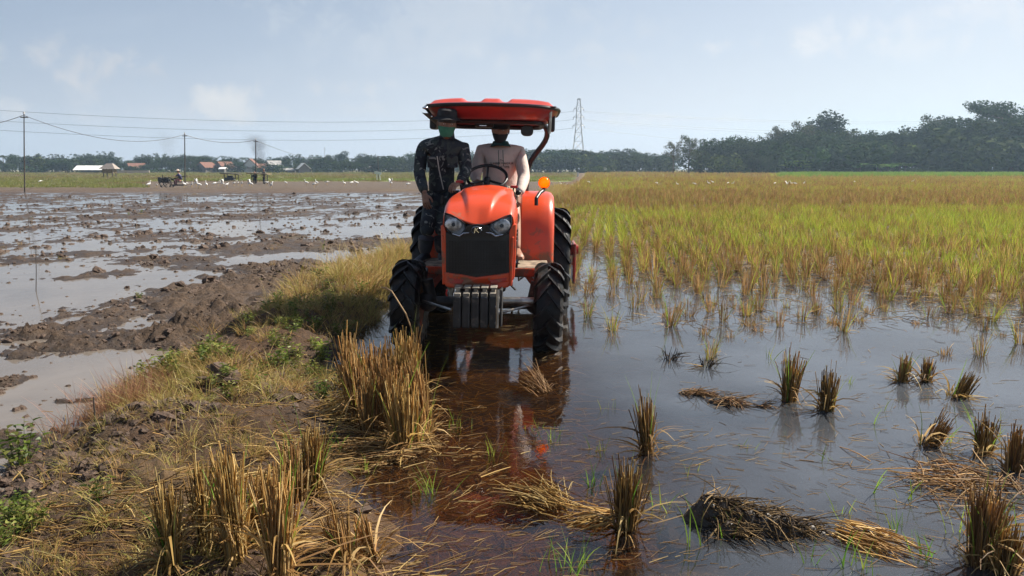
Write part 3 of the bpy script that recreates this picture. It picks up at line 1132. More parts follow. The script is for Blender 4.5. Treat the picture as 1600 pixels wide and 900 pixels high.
def build_lamps():
    for s in (-1, 1):
        base = L(838, 317, 7.62) if s > 0 else None
        if s > 0:
            pts = [L(838, 321, 7.60), L(838, 310, 7.60), L(843, 302, 7.70), L(849.5, 297, 7.78), L(850, 291, 7.8)]
        else:
            q = [L(838, 321, 7.60), L(838, 310, 7.60), L(843, 302, 7.70), L(849.5, 297, 7.78), L(850, 291, 7.8)]
            pts = [Vector((-p.x, p.y, p.z)) for p in q]
        st = MB().tube(pts, [0.020, 0.020, 0.020, 0.019, 0.016], 10).build("lamp_stalk", M_BLACKM, TR, smooth=True)
        c = pts[-1] + Vector((0, 0, 0.035))
        t = MB().ball(c, (0.060, 0.045, 0.058), 18, 12).build("turn_signal", M_AMBER, TR, smooth=True)
        MB().ball(c, 0.016, 10, 8).build("bulb", M_BULB, t, smooth=True)
        m = MB().lathe([(-0.012, 0.05), (-0.012, 0.062), (0.012, 0.062), (0.012, 0.05)], "y", c, 22)
        m.build("lens_rim", M_AMBER, t)


build_lamps()


def build_cab():
    # canopy
    def ring(hx, y0, y1, z, ex=5.0, n=56, zf=0.0):
        cy, hy = (y0 + y1) / 2 - 7.4, (y1 - y0) / 2
        r = []
        for k in range(n):
            a = 2 * math.pi * k / n
            c, s = math.cos(a), math.sin(a)
            x = hx * math.copysign(abs(c) ** (2 / ex), c)
            y = hy * math.copysign(abs(s) ** (2 / ex), s)
            r.append((x, cy + y, z + zf * (1 - (x / hx) ** 2) * (1 if y < 0 else 0.4)))
        return r
    cx0 = 0.0
    shell = MB()
    shell.rings([ring(0.52, 7.82, 8.85, 2.108), ring(0.555, 7.74, 8.90, 2.098), ring(0.61, 7.67, 8.96, 2.122), ring(0.685, 7.60, 9.04, 2.188), ring(0.70, 7.58, 9.06, 2.205, zf=0.02), ring(0.70, 7.58, 9.06, 2.225, zf=0.02),
                 ring(0.68, 7.60, 9.04, 2.24, zf=0.02), ring(0.655, 7.64, 9.0, 2.247, zf=0.02)], cap0=True, cap1=True)
    can = shell.build("canopy", M_RED, TR, smooth=True)
    # moulded top with its three raised pads
    nx, ny = 72, 30
    grid = []
    for j in range(ny + 1):
        row = []
        for i in range(nx + 1):
            u, v = -1 + 2 * i / nx, -1 + 2 * j / ny
            x, y = 0.66 * u, 8.32 - 7.4 + 0.68 * v
            ed = (1 - abs(u) ** 5) * (1 - abs(v) ** 5)
            pad = 0.0
            for a, b in ((-0.95, -0.40), (-0.17, 0.17), (0.25, 0.95)):
                pad = max(pad, float(sstep(a - 0.02, a + 0.07, u) * (1 - sstep(b - 0.07, b + 0.02, u))))
            pad *= float(sstep(-0.93, -0.84, v) * (1 - sstep(0.84, 0.93, v)))
            row.append((x, y, 2.235 + 0.060 * ed + 0.034 * pad * (1 - 0.12 * u * u)))
        grid.append(row)
    vs = [p for r in grid for p in r]
    n1 = nx + 1
    fs = [(j * n1 + i, j * n1 + i + 1, (j + 1) * n1 + i + 1, (j + 1) * n1 + i) for j in range(ny) for i in range(nx)]
    MB().add(vs, fs).build("canopy_top", M_ROOF, can, smooth=True)
    rr = [Vector(p) for p in ring(0.702, 7.575, 9.065, 2.215, zf=0.02)]
    MB().tube(rr + [rr[0], rr[1]], 0.019, 8).build("canopy_trim", M_BLACK, can, smooth=True)
    fr = [Vector(p) for p in ring(0.53, 7.80, 8.86, 2.082, 6)]
    MB().tube(fr + [fr[0], fr[1]], 0.026, 8).build("canopy_frame", M_BLACK, can, smooth=True)
    # roll bar
    for s in (-1, 1):
        pts = [(s * 0.36, 8.75 - 7.4, 1.15), (s * 0.37, 8.75 - 7.4, 1.55), (s * 0.40, 8.74 - 7.4, 1.70), (s * 0.50, 8.70 - 7.4, 1.82), (s * 0.585, 8.62 - 7.4, 1.93), (s * 0.605, 8.5 - 7.4, 2.03), (s * 0.55, 8.4 - 7.4, 2.11), (s * 0.40, 8.35 - 7.4, 2.13)]
        ob = MB().tube(pts, [0.036, 0.036, 0.035, 0.033, 0.033, 0.034, 0.034, 0.034], 12).build("roll_bar", M_BLACKM, TR, smooth=True, subsurf=1)
        # lamp block and strip at the side of the roof
        a = (s * 0.625, 8.05 - 7.4, 2.085)
        MB().box(a, (0.07, 0.22, 0.16)).build("work_lamp", M_BLACK, TR, bevel=0.014)
        MB().tube([(s * 0.662, 7.68 - 7.4, 2.20), (s * 0.60, 7.80 - 7.4, 2.10), (s * 0.52, 7.90 - 7.4, 2.02)] if s < 0 else [(0.605, 7.72 - 7.4, 2.19), (0.600, 7.73 - 7.4, 1.97)], 0.014, 8).build(
            "roof_strut", M_STEEL if s > 0 else M_BLACKM, TR, smooth=True)
    # canvas strip at the left roof edge
    MB().prism([L(659, 176, 7.66), L(671, 177, 7.7), L(702, 206, 8.0), L(694, 206, 8.0)], 0.02, 1).build("roof_strap", mat("grey_webbing", (0.16, 0.15, 0.13), 0.9), TR)
    MB().ball(L(664, 168.5, 7.60), (0.028, 0.02, 0.014), 10, 6).build("roof_lamp", M_CHROME, TR, smooth=True)
    MB().ball(L(675, 182, 7.72), (0.014, 0.012, 0.012), 8, 6).build("roof_bolt", M_CHROME, TR, smooth=True)
    # radio box with its slats under the roof
    a, b = L(742, 186, 7.95), L(771, 199, 7.95)
    o = MB().box(((a.x + b.x) / 2, a.y + 0.05, (a.z + b.z) / 2), (b.x - a.x, 0.12, a.z - b.z)).build("roof_box", M_BLACK, TR, bevel=0.01)
    for py in (187.5, 190.5, 193.2, 196):
        p, q = L(749, py, 7.93), L(760, py, 7.93)
        MB().box(((p.x + q.x) / 2, p.y, p.z), (q.x - p.x, 0.012, 0.009)).build("slat", M_CHROME, o)
    # mirror
    m = MB()
    m.tube([L(822, 188, 7.95), L(821, 193, 7.93), L(823.5, 197, 7.92)], 0.012, 8)
    m.build("mirror_arm", M_BLACKM, TR, smooth=True)
    MB().box(L(823.3, 193.5, 7.92), (0.045, 0.03, 0.035)).build("mirror_clamp", M_STEEL, TR, bevel=0.005)
    c = L(823.5, 204.5, 7.9)
    outl = [Vector((c.x + 0.066 * math.copysign(abs(math.cos(a)) ** 0.75, math.cos(a)), c.y, c.z + (0.062 if math.sin(a) > 0 else 0.055) * math.copysign(abs(math.sin(a)) ** 0.8, math.sin(a)))) for a in (2 * math.pi * k / 24 for k in range(24))]
    MB().prism(outl, 0.045, 1).build("mirror", M_BLACK, TR, bevel=0.012)
    # steering wheel on its column
    sc = L(761, 277, 7.72)
    rim = []
    tilt = R(38)
    for k in range(36):
        a = 2 * math.pi * k / 36
        x, y = 0.205 * math.cos(a), 0.205 * math.sin(a)
        rim.append(sc + Vector((x, y * math.cos(tilt), y * math.sin(tilt) * 0.95)))
    sw = MB().tube(rim + [rim[0], rim[1]], 0.017, 10).build("steering_wheel", M_BLACK, TR, smooth=True)
    m = MB()
    hub = sc + Vector((0, 0.03, -0.03))
    for a in (R(90), R(215), R(325)):
        x, y = 0.2 * math.cos(a), 0.2 * math.sin(a)
        m.tube([hub, sc + Vector((x, y * math.cos(tilt), y * math.sin(tilt) * 0.95))], 0.013, 6)
    m.ball(hub, 0.04, 10, 6)
    m.build("spoke", M_BLACK, sw, smooth=True)
    m = MB().tube([hub, hub + Vector((0, -0.22, -0.30))], 0.035, 10)
    m.build("steering_column", M_BLACK, TR, smooth=True)
    # dash behind the hood
    MB().box((-0.02, 0.03, 1.33), (0.46, 0.22, 0.20), (R(-18), 0, 0)).build("dashboard", M_BLACK, TR, bevel=0.04, seg=3)
    for s, px, py in ((1, 803, 292), (-1, 718, 284)):
        o = MB().box(L(px, py, 7.45), (0.075, 0.05, 0.026)).build("lever_knob", mat("red_knob", (0.45, 0.02, 0.02), 0.4), TR, bevel=0.008)
        MB().tube([L(px, py, 7.46), L(px - 3 * s, py + 14, 7.5)], 0.008, 6).build("lever", M_BLACKM, o)
    # seat
    m = MB()
    m.box((0.02, 0.98, 1.0), (0.46, 0.44, 0.12))
    m.build("seat", M_BLACK, TR, bevel=0.04, seg=3)
    MB().box((0.02, 1.22, 1.24), (0.44, 0.10, 0.40), (R(-10), 0, 0)).build("seat_back", M_BLACK, TR, bevel=0.04, seg=3)
    # steps
    for s in (-1, 1):
        o = MB().box((s * 0.46, -0.02, 0.655), (0.30, 0.62, 0.03)).build("step", M_WOOD, TR, bevel=0.006)
        m = MB()
        m.box((s * 0.40, -0.345, 0.625), (0.26, 0.022, 0.075))
        m.box((s * 0.565, -0.24, 0.635), (0.11, 0.30, 0.055), (0, 0, R(-12 * s)))
        m.build("step_edge", M_ORANGE, o, bevel=0.004)
        m = MB()
        m.box((s * 0.46, -0.33, 0.53), (0.055, 0.03, 0.30), (0, R(-38 * s), 0))
        m.box((s * 0.545, -0.29, 0.545), (0.10, 0.03, 0.20), (0, R(-30 * s), 0))
        m.build("step_brace", M_ORANGE_D, o, bevel=0.004)
    # tiller carried behind
    m = MB()
    m.box((0.0, 1.92, 0.62), (1.96, 0.16, 0.14))
    m.box((0.0, 2.05, 0.48), (1.9, 0.5, 0.03), (R(-25), 0, 0))
    t = m.build("rotary_tiller", M_RED, TR, bevel=0.012)
    for s, z in ((-1, 0.50), (1, 0.46)):
        MB().box((s * 0.985, 1.92, z), (0.035, 0.46, 0.50)).build("side_plate", M_RED, t, bevel=0.012)
        MB().tube([(s * 0.95, 1.92, 0.62), (s * 1.04, 1.92, 0.62)], 0.06, 14).build("side_hub", M_RED, t, smooth=True)
    m = MB().tube([(-0.92, 1.95, 0.28), (0.92, 1.95, 0.28)], 0.04, 10)
    for k in range(22):
        a = 1.3 * k
        x = -0.88 + 0.084 * k
        m.tube([(x, 1.95, 0.28), (x, 1.95 + 0.16 * math.cos(a), 0.28 + 0.16 * math.sin(a)), (x + 0.05, 1.95 + 0.2 * math.cos(a + 0.3), 0.28 + 0.2 * math.sin(a + 0.3))], 0.014, 5)
    m.build("tiller_blades", M_STEEL, t)
    m = MB()
    for s in (-1, 1):
        m.tube([(s * 0.28, 1.1, 0.5), (s * 0.34, 1.9, 0.6)], 0.03, 8)
    m.tube([(0, 1.1, 0.95), (0, 1.88, 0.72)], 0.03, 8)
    m.build("hitch_arm", M_BLACKM, t)


build_cab()

# ------------------------------------------------------------------ people
M_SKIN = mat("skin", (0.27, 0.145, 0.095), 0.55, var=0.12, scale=18, bump=0.1)
M_SKIN2 = mat("tanned_skin", (0.33, 0.17, 0.11), 0.55, var=0.12, scale=18, bump=0.1)
M_HAIR = mat("black_hair", (0.010, 0.009, 0.008), 0.5, var=0.3, scale=60, bump=0.5, bscale=200)
M_SHIRT = mat("cream_jersey", (0.60, 0.50, 0.45), 0.85, var=0.06, scale=9, bump=0.9, bscale=14, dust=(0.45, 0.36, 0.30), dscale=6, damt=0.1)
M_COLLAR = mat("dark_green_jersey", (0.012, 0.075, 0.065), 0.85, var=0.2, scale=12)
M_PANTS_B = mat("beige_cotton", (0.36, 0.27, 0.20), 0.9, var=0.15, scale=8, bump=0.4, bscale=18)
M_MASK_G = mat("green_mask_cloth", (0.045, 0.22, 0.135), 0.8, var=0.12, scale=20)
M_MASK_B = mat("black_mask_cloth", (0.010, 0.010, 0.014), 0.8, var=0.2, scale=20)
M_CAP_B = mat("dark_cap_cloth", (0.012, 0.012, 0.016), 0.8, var=0.3, scale=20)
M_BOOT = mat("dark_rubber_boot", (0.035, 0.040, 0.050), 0.5, var=0.3, scale=8, dust=(0.13, 0.11, 0.09), dscale=6, damt=0.25)
M_SOLE = mat("pale_sole", (0.40, 0.35, 0.28), 0.8, var=0.2)


def camo(name):
    m, t, b = new_mat(name)
    pos = t.add("ShaderNodeTexCoord").outputs["Object"]
    n1 = t.noise(pos, 7.0, 2.0, 0.4, 1.2)
    n2 = t.noise(pos, 9.0, 2.0, 0.4, 1.6)
    n3 = t.noise(pos, 11.0, 1.5, 0.4, 2.0)
    c = t.mix(t.ramp(n1, 0.50, 0.53), (0.008, 0.010, 0.016), (0.020, 0.028, 0.036))
    c = t.mix(t.ramp(n2, 0.58, 0.60), c, (0.035, 0.045, 0.042))
    c = t.mix(t.ramp(n3, 0.645, 0.665), c, (0.16, 0.165, 0.155))
    t.set(b.inputs["Base Color"], c)
    b.inputs["Roughness"].default_value = 0.85
    bn = t.add("ShaderNodeBump")
    bn.inputs["Strength"].default_value = 0.8
    bn.inputs["Distance"].default_value = 0.02
    t.l.new(t.noise(pos, 14.0, 4.0, 0.6, 0.8), bn.inputs["Height"])
    t.l.new(bn.outputs[0], b.inputs["Normal"])
    return m


M_CAMO = camo("camouflage_cloth")


def skin_arrays(pts, edges, root=0, levels=2):
    """pts: [(x, y, z, rx, ry)] joints; grown to one surface by the skin modifier; returns bmesh-ready (verts, faces)"""
    me = bpy.data.meshes.new("tmp")
    bm = bmesh.new()
    lay = bm.verts.layers.skin.verify()
    vs = []
    for i, p in enumerate(pts):
        v = bm.verts.new(p[:3])
        r = p[3]
        v[lay].radius = (r, p[4] if len(p) > 4 else r)
        v[lay].use_root = (i == root)
        vs.append(v)
    for a, b in edges:
        bm.edges.new((vs[a], vs[b]))
    bm.to_mesh(me)
    bm.free()
    o = bpy.data.objects.new("tmp", me)
    COL.objects.link(o)
    o.modifiers.new("s", "SKIN").use_smooth_shade = True
    if levels:
        s = o.modifiers.new("u", "SUBSURF")
        s.levels = s.render_levels = levels
    dg = bpy.context.evaluated_depsgraph_get()
    dg.update()
    ev = bpy.data.meshes.new_from_object(o.evaluated_get(dg))
    V = [tuple(v.co) for v in ev.vertices]
    F = [tuple(p.vertices) for p in ev.polygons]
    bpy.data.objects.remove(o)
    bpy.data.meshes.remove(me)
    bpy.data.meshes.remove(ev)
    return V, F


def chain(pts, start=0):
    return [(start + i, start + i + 1) for i in range(len(pts) - 1)]


def head_shape(mb, c, rot, s=1.0, puff=0.0, zlo=-9, zhi=9, front=False):
    """a head: skull, brow, nose, cheeks, chin (0.225 m tall); rot = Euler; puff grows it for cloth that lies on it"""
    mt = Euler(rot).to_matrix()
    n, m = 28, 22
    rings = []
    for i in range(m + 1):
        v = i / m
        z = -0.118 + 0.236 * v
        # profile widths by height
        w = float(np.interp(v, [0, .06, .18, .35, .5, .7, .85, .95, 1], [.022, .036, .052, .066, .073, .076, .066, .040, .008]))
        f = float(np.interp(v, [0, .06, .14, .3, .42, .5, .6, .75, .9, 1], [.040, .072, .078, .080, .083, .080, .084, .086, .058, .008]))
        bk = float(np.interp(v, [0, .1, .25, .4, .55, .75, .9, 1], [.006, .022, .046, .074, .092, .096, .066, .008]))
        ring = []
        for k in range(n):
            a = 2 * math.pi * k / n
            ca, sa = math.cos(a), math.sin(a)
            d = f if sa < 0 else bk
            x, y = w * ca, d * sa
            if sa < 0:
                nose = math.exp(-((ca) / 0.13) ** 2)
                y -= nose * float(np.interp(v, [0.30, 0.36, 0.42, 0.56, 0.60], [0, .016, .026, .006, 0]))
                eye = math.exp(-((abs(ca) - 0.42) / 0.16) ** 2)
                y += eye * float(np.interp(v, [0.46, 0.53, 0.58, 0.63], [0, .009, .009, 0]))
                y -= math.exp(-(ca / 0.3) ** 2) * float(np.interp(v, [0.17, 0.21, 0.235, 0.25, 0.28, 0.31], [0, .006, .001, .006, .003, 0]))
            p = Vector((x, y, z))
            p *= s
            if puff:
                p += Vector((x, y, z * 0.4)).normalized() * puff
            ring.append(Vector(c) + mt @ p)
        rings.append((z * s, ring))
    use = [r for z, r in rings if zlo <= z <= zhi]
    if front:
        h = n // 2 + 1
        use = [[r[(n // 2 - 1 + k) % n] for k in range(h + 2)] for r in use]
        mb.rings(use, close=False, cap0=False, cap1=False)
    else:
        mb.rings(use)
    return mt


def ears(mb, c, mt, s=1.0):
    for q in (-1, 1):
        p = Vector(c) + mt @ Vector((q * 0.076 * s, 0.012 * s, 0.0))
        mb.ball(p, (0.010 * s, 0.018 * s, 0.031 * s), 8, 6)


def hand(mb, wrist, dirv, up, curl, thumb_side, size=0.175, spread=0.10):
    """palm, four bent fingers of different lengths and a thumb from the side of the palm"""
    d = Vector(dirv).normalized()
    u = Vector(up)
    u = (u - d * u.dot(d)).normalized()                 # back of the hand
    sd = d.cross(u) * thumb_side                          # towards the thumb
    wv = Vector(wrist)
    pl = size * 0.50
    rings = []
    for q, wd, th in ((-0.05, 0.026, 0.021), (0.15, 0.031, 0.019), (0.6, 0.040, 0.017), (1.0, 0.040, 0.012)):
        c = wv + d * pl * q
        rings.append([c + sd * (wd * math.cos(a)) + u * (th * math.sin(a)) for a in (2 * math.pi * k / 10 for k in range(10))])
    mb.rings(rings)
    for k, (off, ln) in enumerate(((0.031, 0.42), (0.0105, 0.47), (-0.0105, 0.44), (-0.030, 0.34))):
        p = wv + d * pl * 0.96 + sd * off
        pts, rad = [p], [0.0098]
        ang = curl * 0.35
        dd = d + sd * (off * spread / 0.03)
        for j, fr in enumerate((0.45, 0.32, 0.23)):
            ang += curl * (0.55 if j else 0.25)
            v = (dd * math.cos(ang) - u * math.sin(ang)).normalized()
            p = p + v * size * ln * fr
            pts.append(p)
            rad.append((0.0092, 0.0084, 0.0066)[j])
        mb.tube(pts, rad, 7)
    p = wv + d * pl * 0.28 + sd * 0.026
    t1 = p + (d * 0.55 + sd * 0.75 - u * 0.2).normalized() * size * 0.20
    t2 = t1 + (d * 0.85 + sd * 0.25 - u * (0.2 + 0.3 * curl)).normalized() * size * 0.17
    t3 = t2 + (d * 0.9 - sd * 0.1 - u * (0.3 + 0.3 * curl)).normalized() * size * 0.12
    mb.tube([p, t1, t2, t3], [0.014, 0.0115, 0.0100, 0.0075], 7)


def shoe(mb, ankle, fwd, ln=0.27, h=0.10):
    """boot foot: rounded toe and heel standing on its sole"""
    f = Vector((fwd[0], fwd[1], 0)).normalized()
    sd = Vector((-f.y, f.x, 0))
    a = Vector(ankle)
    rings = []
    for q, wd, top in ((-0.30, 0.020, 0.05), (-0.24, 0.034, 0.085), (-0.05, 0.039, 0.105), (0.2, 0.040, 0.085), (0.45, 0.047, 0.062), (0.62, 0.045, 0.05), (0.70, 0.026, 0.03)):
        c = a + f * ln * q
        z0 = a.z - h
        rings.append([(c + sd * wd * x) + Vector((0, 0, z0 - a.z + zz)) for x, zz in ((-1, 0.0), (-1.02, top * 0.5), (-0.6, top * 0.93), (0, top), (0.6, top * 0.93), (1.02, top * 0.5), (1, 0.0))])
    mb.rings(rings)


HS = 1.16


def build_passenger():
    # ---- man standing on the step at the tractor's right side
    Yb = 7.72
    hc = P(698, 195, 7.66)
    hr = (R(8), R(3), R(14))
    neck = hc + Vector((0.0, 0.03, -0.115))
    chest = P(690, 244, Yb + 0.06)
    waist = P(690, 282, Yb + 0.10)
    hip = P(688, 312, Yb + 0.10)
    sl, sr = P(660, 229, Yb + 0.04), P(724, 233, Yb + 0.02)
    el, er = P(655, 272, Yb - 0.06), P(729, 268, Yb - 0.10)
    wl, wr = P(664, 303, 7.50), P(717, 286, 7.46)
    b = MB()
    head_shape(b, hc, hr, HS)
    ears(b, hc, Euler(hr).to_matrix(), HS)
    v, f = skin_arrays([(*(hc + Vector((0, .02, -.05))), .05), (*neck, .052), (*chest, .10, .075), (*waist, .10, .075), (*sl, .05), (*el, .038), (*wl, .026), (*sr, .05), (*er, .038), (*wr, .026)],
                       [(0, 1), (1, 2), (2, 3), (2, 4), (4, 5), (5, 6), (2, 7), (7, 8), (8, 9)], 3)
    b.add(v, f)
    hand(b, wl, (0.10, -0.10, -1), (-0.35, -0.9, 0), 0.5, -1)
    hand(b, wr, (-0.45, -0.62, -0.25), (0, -0.3, 1), 1.0, 1)
    me_o = b.build("person", M_SKIN, None, smooth=True)
    tag(me_o, "person in dark camouflage uniform and green face mask standing on the step beside the hood", "person")
    # jacket
    neck2 = neck + Vector((0, 0.01, -0.01))
    v, f = skin_arrays([(*hip, .215, .15), (*waist, .205, .145), (*chest, .215, .15), (*((chest + neck2) / 2), .16, .115), (*neck2, .068),
                        (*sl, .088), (*(sl * .5 + el * .5), .074), (*el, .064), (*(el * .5 + wl * .5), .060), (*(wl * 0.92 + el * 0.08), .048),
                        (*sr, .088), (*(sr * .5 + er * .5), .072), (*er, .064), (*(er * .5 + wr * .5), .058), (*(wr * 0.92 + er * 0.08), .047)],
                       [(0, 1), (1, 2), (2, 3), (3, 4), (3, 5), (5, 6), (6, 7), (7, 8), (8, 9), (3, 10), (10, 11), (11, 12), (12, 13), (13, 14)], 0)
    j = MB().add(v, f).build("jacket", M_CAMO, me_o, smooth=True)
    rr = []
    mt = Euler((R(-12), 0, 0)).to_matrix()
    for z, r in ((-0.02, 0.080), (0.015, 0.074), (0.045, 0.072), (0.04, 0.062), (0.0, 0.060)):
        rr.append([neck + mt @ Vector((r * math.cos(a), r * 1.05 * math.sin(a), z + (0.02 if math.sin(a) > 0 else -0.012))) for a in (2 * math.pi * k / 20 for k in range(20))])
    MB().rings(rr, cap0=False, cap1=False).build("collar", M_CAMO, j, smooth=True)
    # chest pockets
    for px in (676, 707):
        p = P(px, 253, Yb - 0.115)
        MB().box(p, (0.11, 0.03, 0.115), (R(6), 0, R(-8 if px < 690 else 10))).build("pocket", M_CAMO, j, bevel=0.01)
    # cord hanging from the neck
    MB().tube([P(683, 244, Yb - 0.145), P(686, 265, Yb - 0.155), P(690, 283, Yb - 0.15), P(693, 296, Yb - 0.13)], 0.006, 6).build("cord", mat("pale_cord", (0.45, 0.42, 0.38), 0.8), me_o, smooth=True)
    MB().box(P(675, 247, Yb - 0.14), (0.06, 0.012, 0.018)).build("name_tape", mat("grey_tape", (0.16, 0.16, 0.16), 0.8), j)
    # trousers and boots
    kl, kr = P(668, 352, 7.50), P(690, 352, 7.56)
    al, ar = P(664, 392, 7.58), P(690, 391, 7.62)
    hl, hr2 = P(677, 314, Yb + 0.06), P(699, 314, Yb + 0.08)
    v, f = skin_arrays([(*hip, .155, .12), (*hl, .112), (*(hl * .5 + kl * .5), .096), (*kl, .078), (*(kl * .55 + al * .45), .082), (*hr2, .112), (*(hr2 * .5 + kr * .5), .096), (*kr, .078), (*(kr * .55 + ar * .45), .082)],
                       [(0, 1), (1, 2), (2, 3), (3, 4), (0, 5), (5, 6), (6, 7), (7, 8)], 0)
    MB().add(v, f).build("trousers", M_CAMO, me_o, smooth=True)
    for k, a, fw in ((kl, al, (-0.35, -1)), (kr, ar, (0.2, -1))):
        m = MB()
        top = k * .52 + a * .48
        m.tube([top, a * .8 + top * .2, a + Vector((0, 0, -0.02))], [0.082, 0.070, 0.052], 14)
        shoe(m, a + Vector((0, 0, -0.02)), fw, 0.27, 0.085)
        o = m.build("boot", M_BOOT, me_o, smooth=True)
        m = MB()
        shoe(m, a + Vector((0, 0, -0.078)), fw, 0.275, 0.03)
        m.v = [(q[0], q[1], min(q[2], a.z - 0.078)) for q in m.v]
        m.build("sole", M_SOLE, o)
    # mask
    mtx = Euler(hr).to_matrix()
    m = MB()
    head_shape(m, hc, hr, HS, 0.008, -0.122, -0.008, front=True)
    mk = m.build("face_mask", M_MASK_G, me_o, smooth=True)
    mk.modifiers.new("thick", "SOLIDIFY").thickness = 0.003
    for q in (-1, 1):
        MB().tube([hc + mtx @ (HS * Vector((q * 0.071, -0.01, -0.02))), hc + mtx @ (HS * Vector((q * 0.080, 0.02, 0.02))), hc + mtx @ (HS * Vector((q * 0.078, 0.035, 0.0)))], 0.002, 5).build("ear_loop", M_MASK_G, mk)
    for q in (-1, 1):
        e = MB().ball(hc + mtx @ (HS * Vector((q * 0.031, -0.070, 0.012))), (0.013, 0.008, 0.007), 10, 6).build("eye", mat("eye_white", (0.6, 0.57, 0.52), 0.3), me_o, smooth=True)
        MB().ball(hc + mtx @ (HS * Vector((q * 0.031, -0.0765, 0.012))), (0.0055, 0.003, 0.0055), 8, 5).build("pupil", M_CAP_B, e, smooth=True)
    m = MB()
    head_shape(m, hc, hr, HS, 0.006, 0.024, 9)
    m.build("hair", M_HAIR, me_o, smooth=True)
    # field cap with its all-round soft brim
    rr = []
    for z, rx, ry in ((0.058, 0.140, 0.155), (0.064, 0.118, 0.134), (0.070, 0.090, 0.112), (0.085, 0.088, 0.110), (0.125, 0.082, 0.104), (0.138, 0.065, 0.085), (0.142, 0.02, 0.03)):
        rr.append([hc + mtx @ (HS * Vector((rx * math.cos(a), ry * math.sin(a) + 0.0, z - (0.016 if z < 0.066 else 0.0) * abs(math.cos(a))))) for a in (2 * math.pi * k / 28 for k in range(28))])
    MB().rings(rr, cap0=True).build("hat", M_CAP_B, me_o, smooth=True)


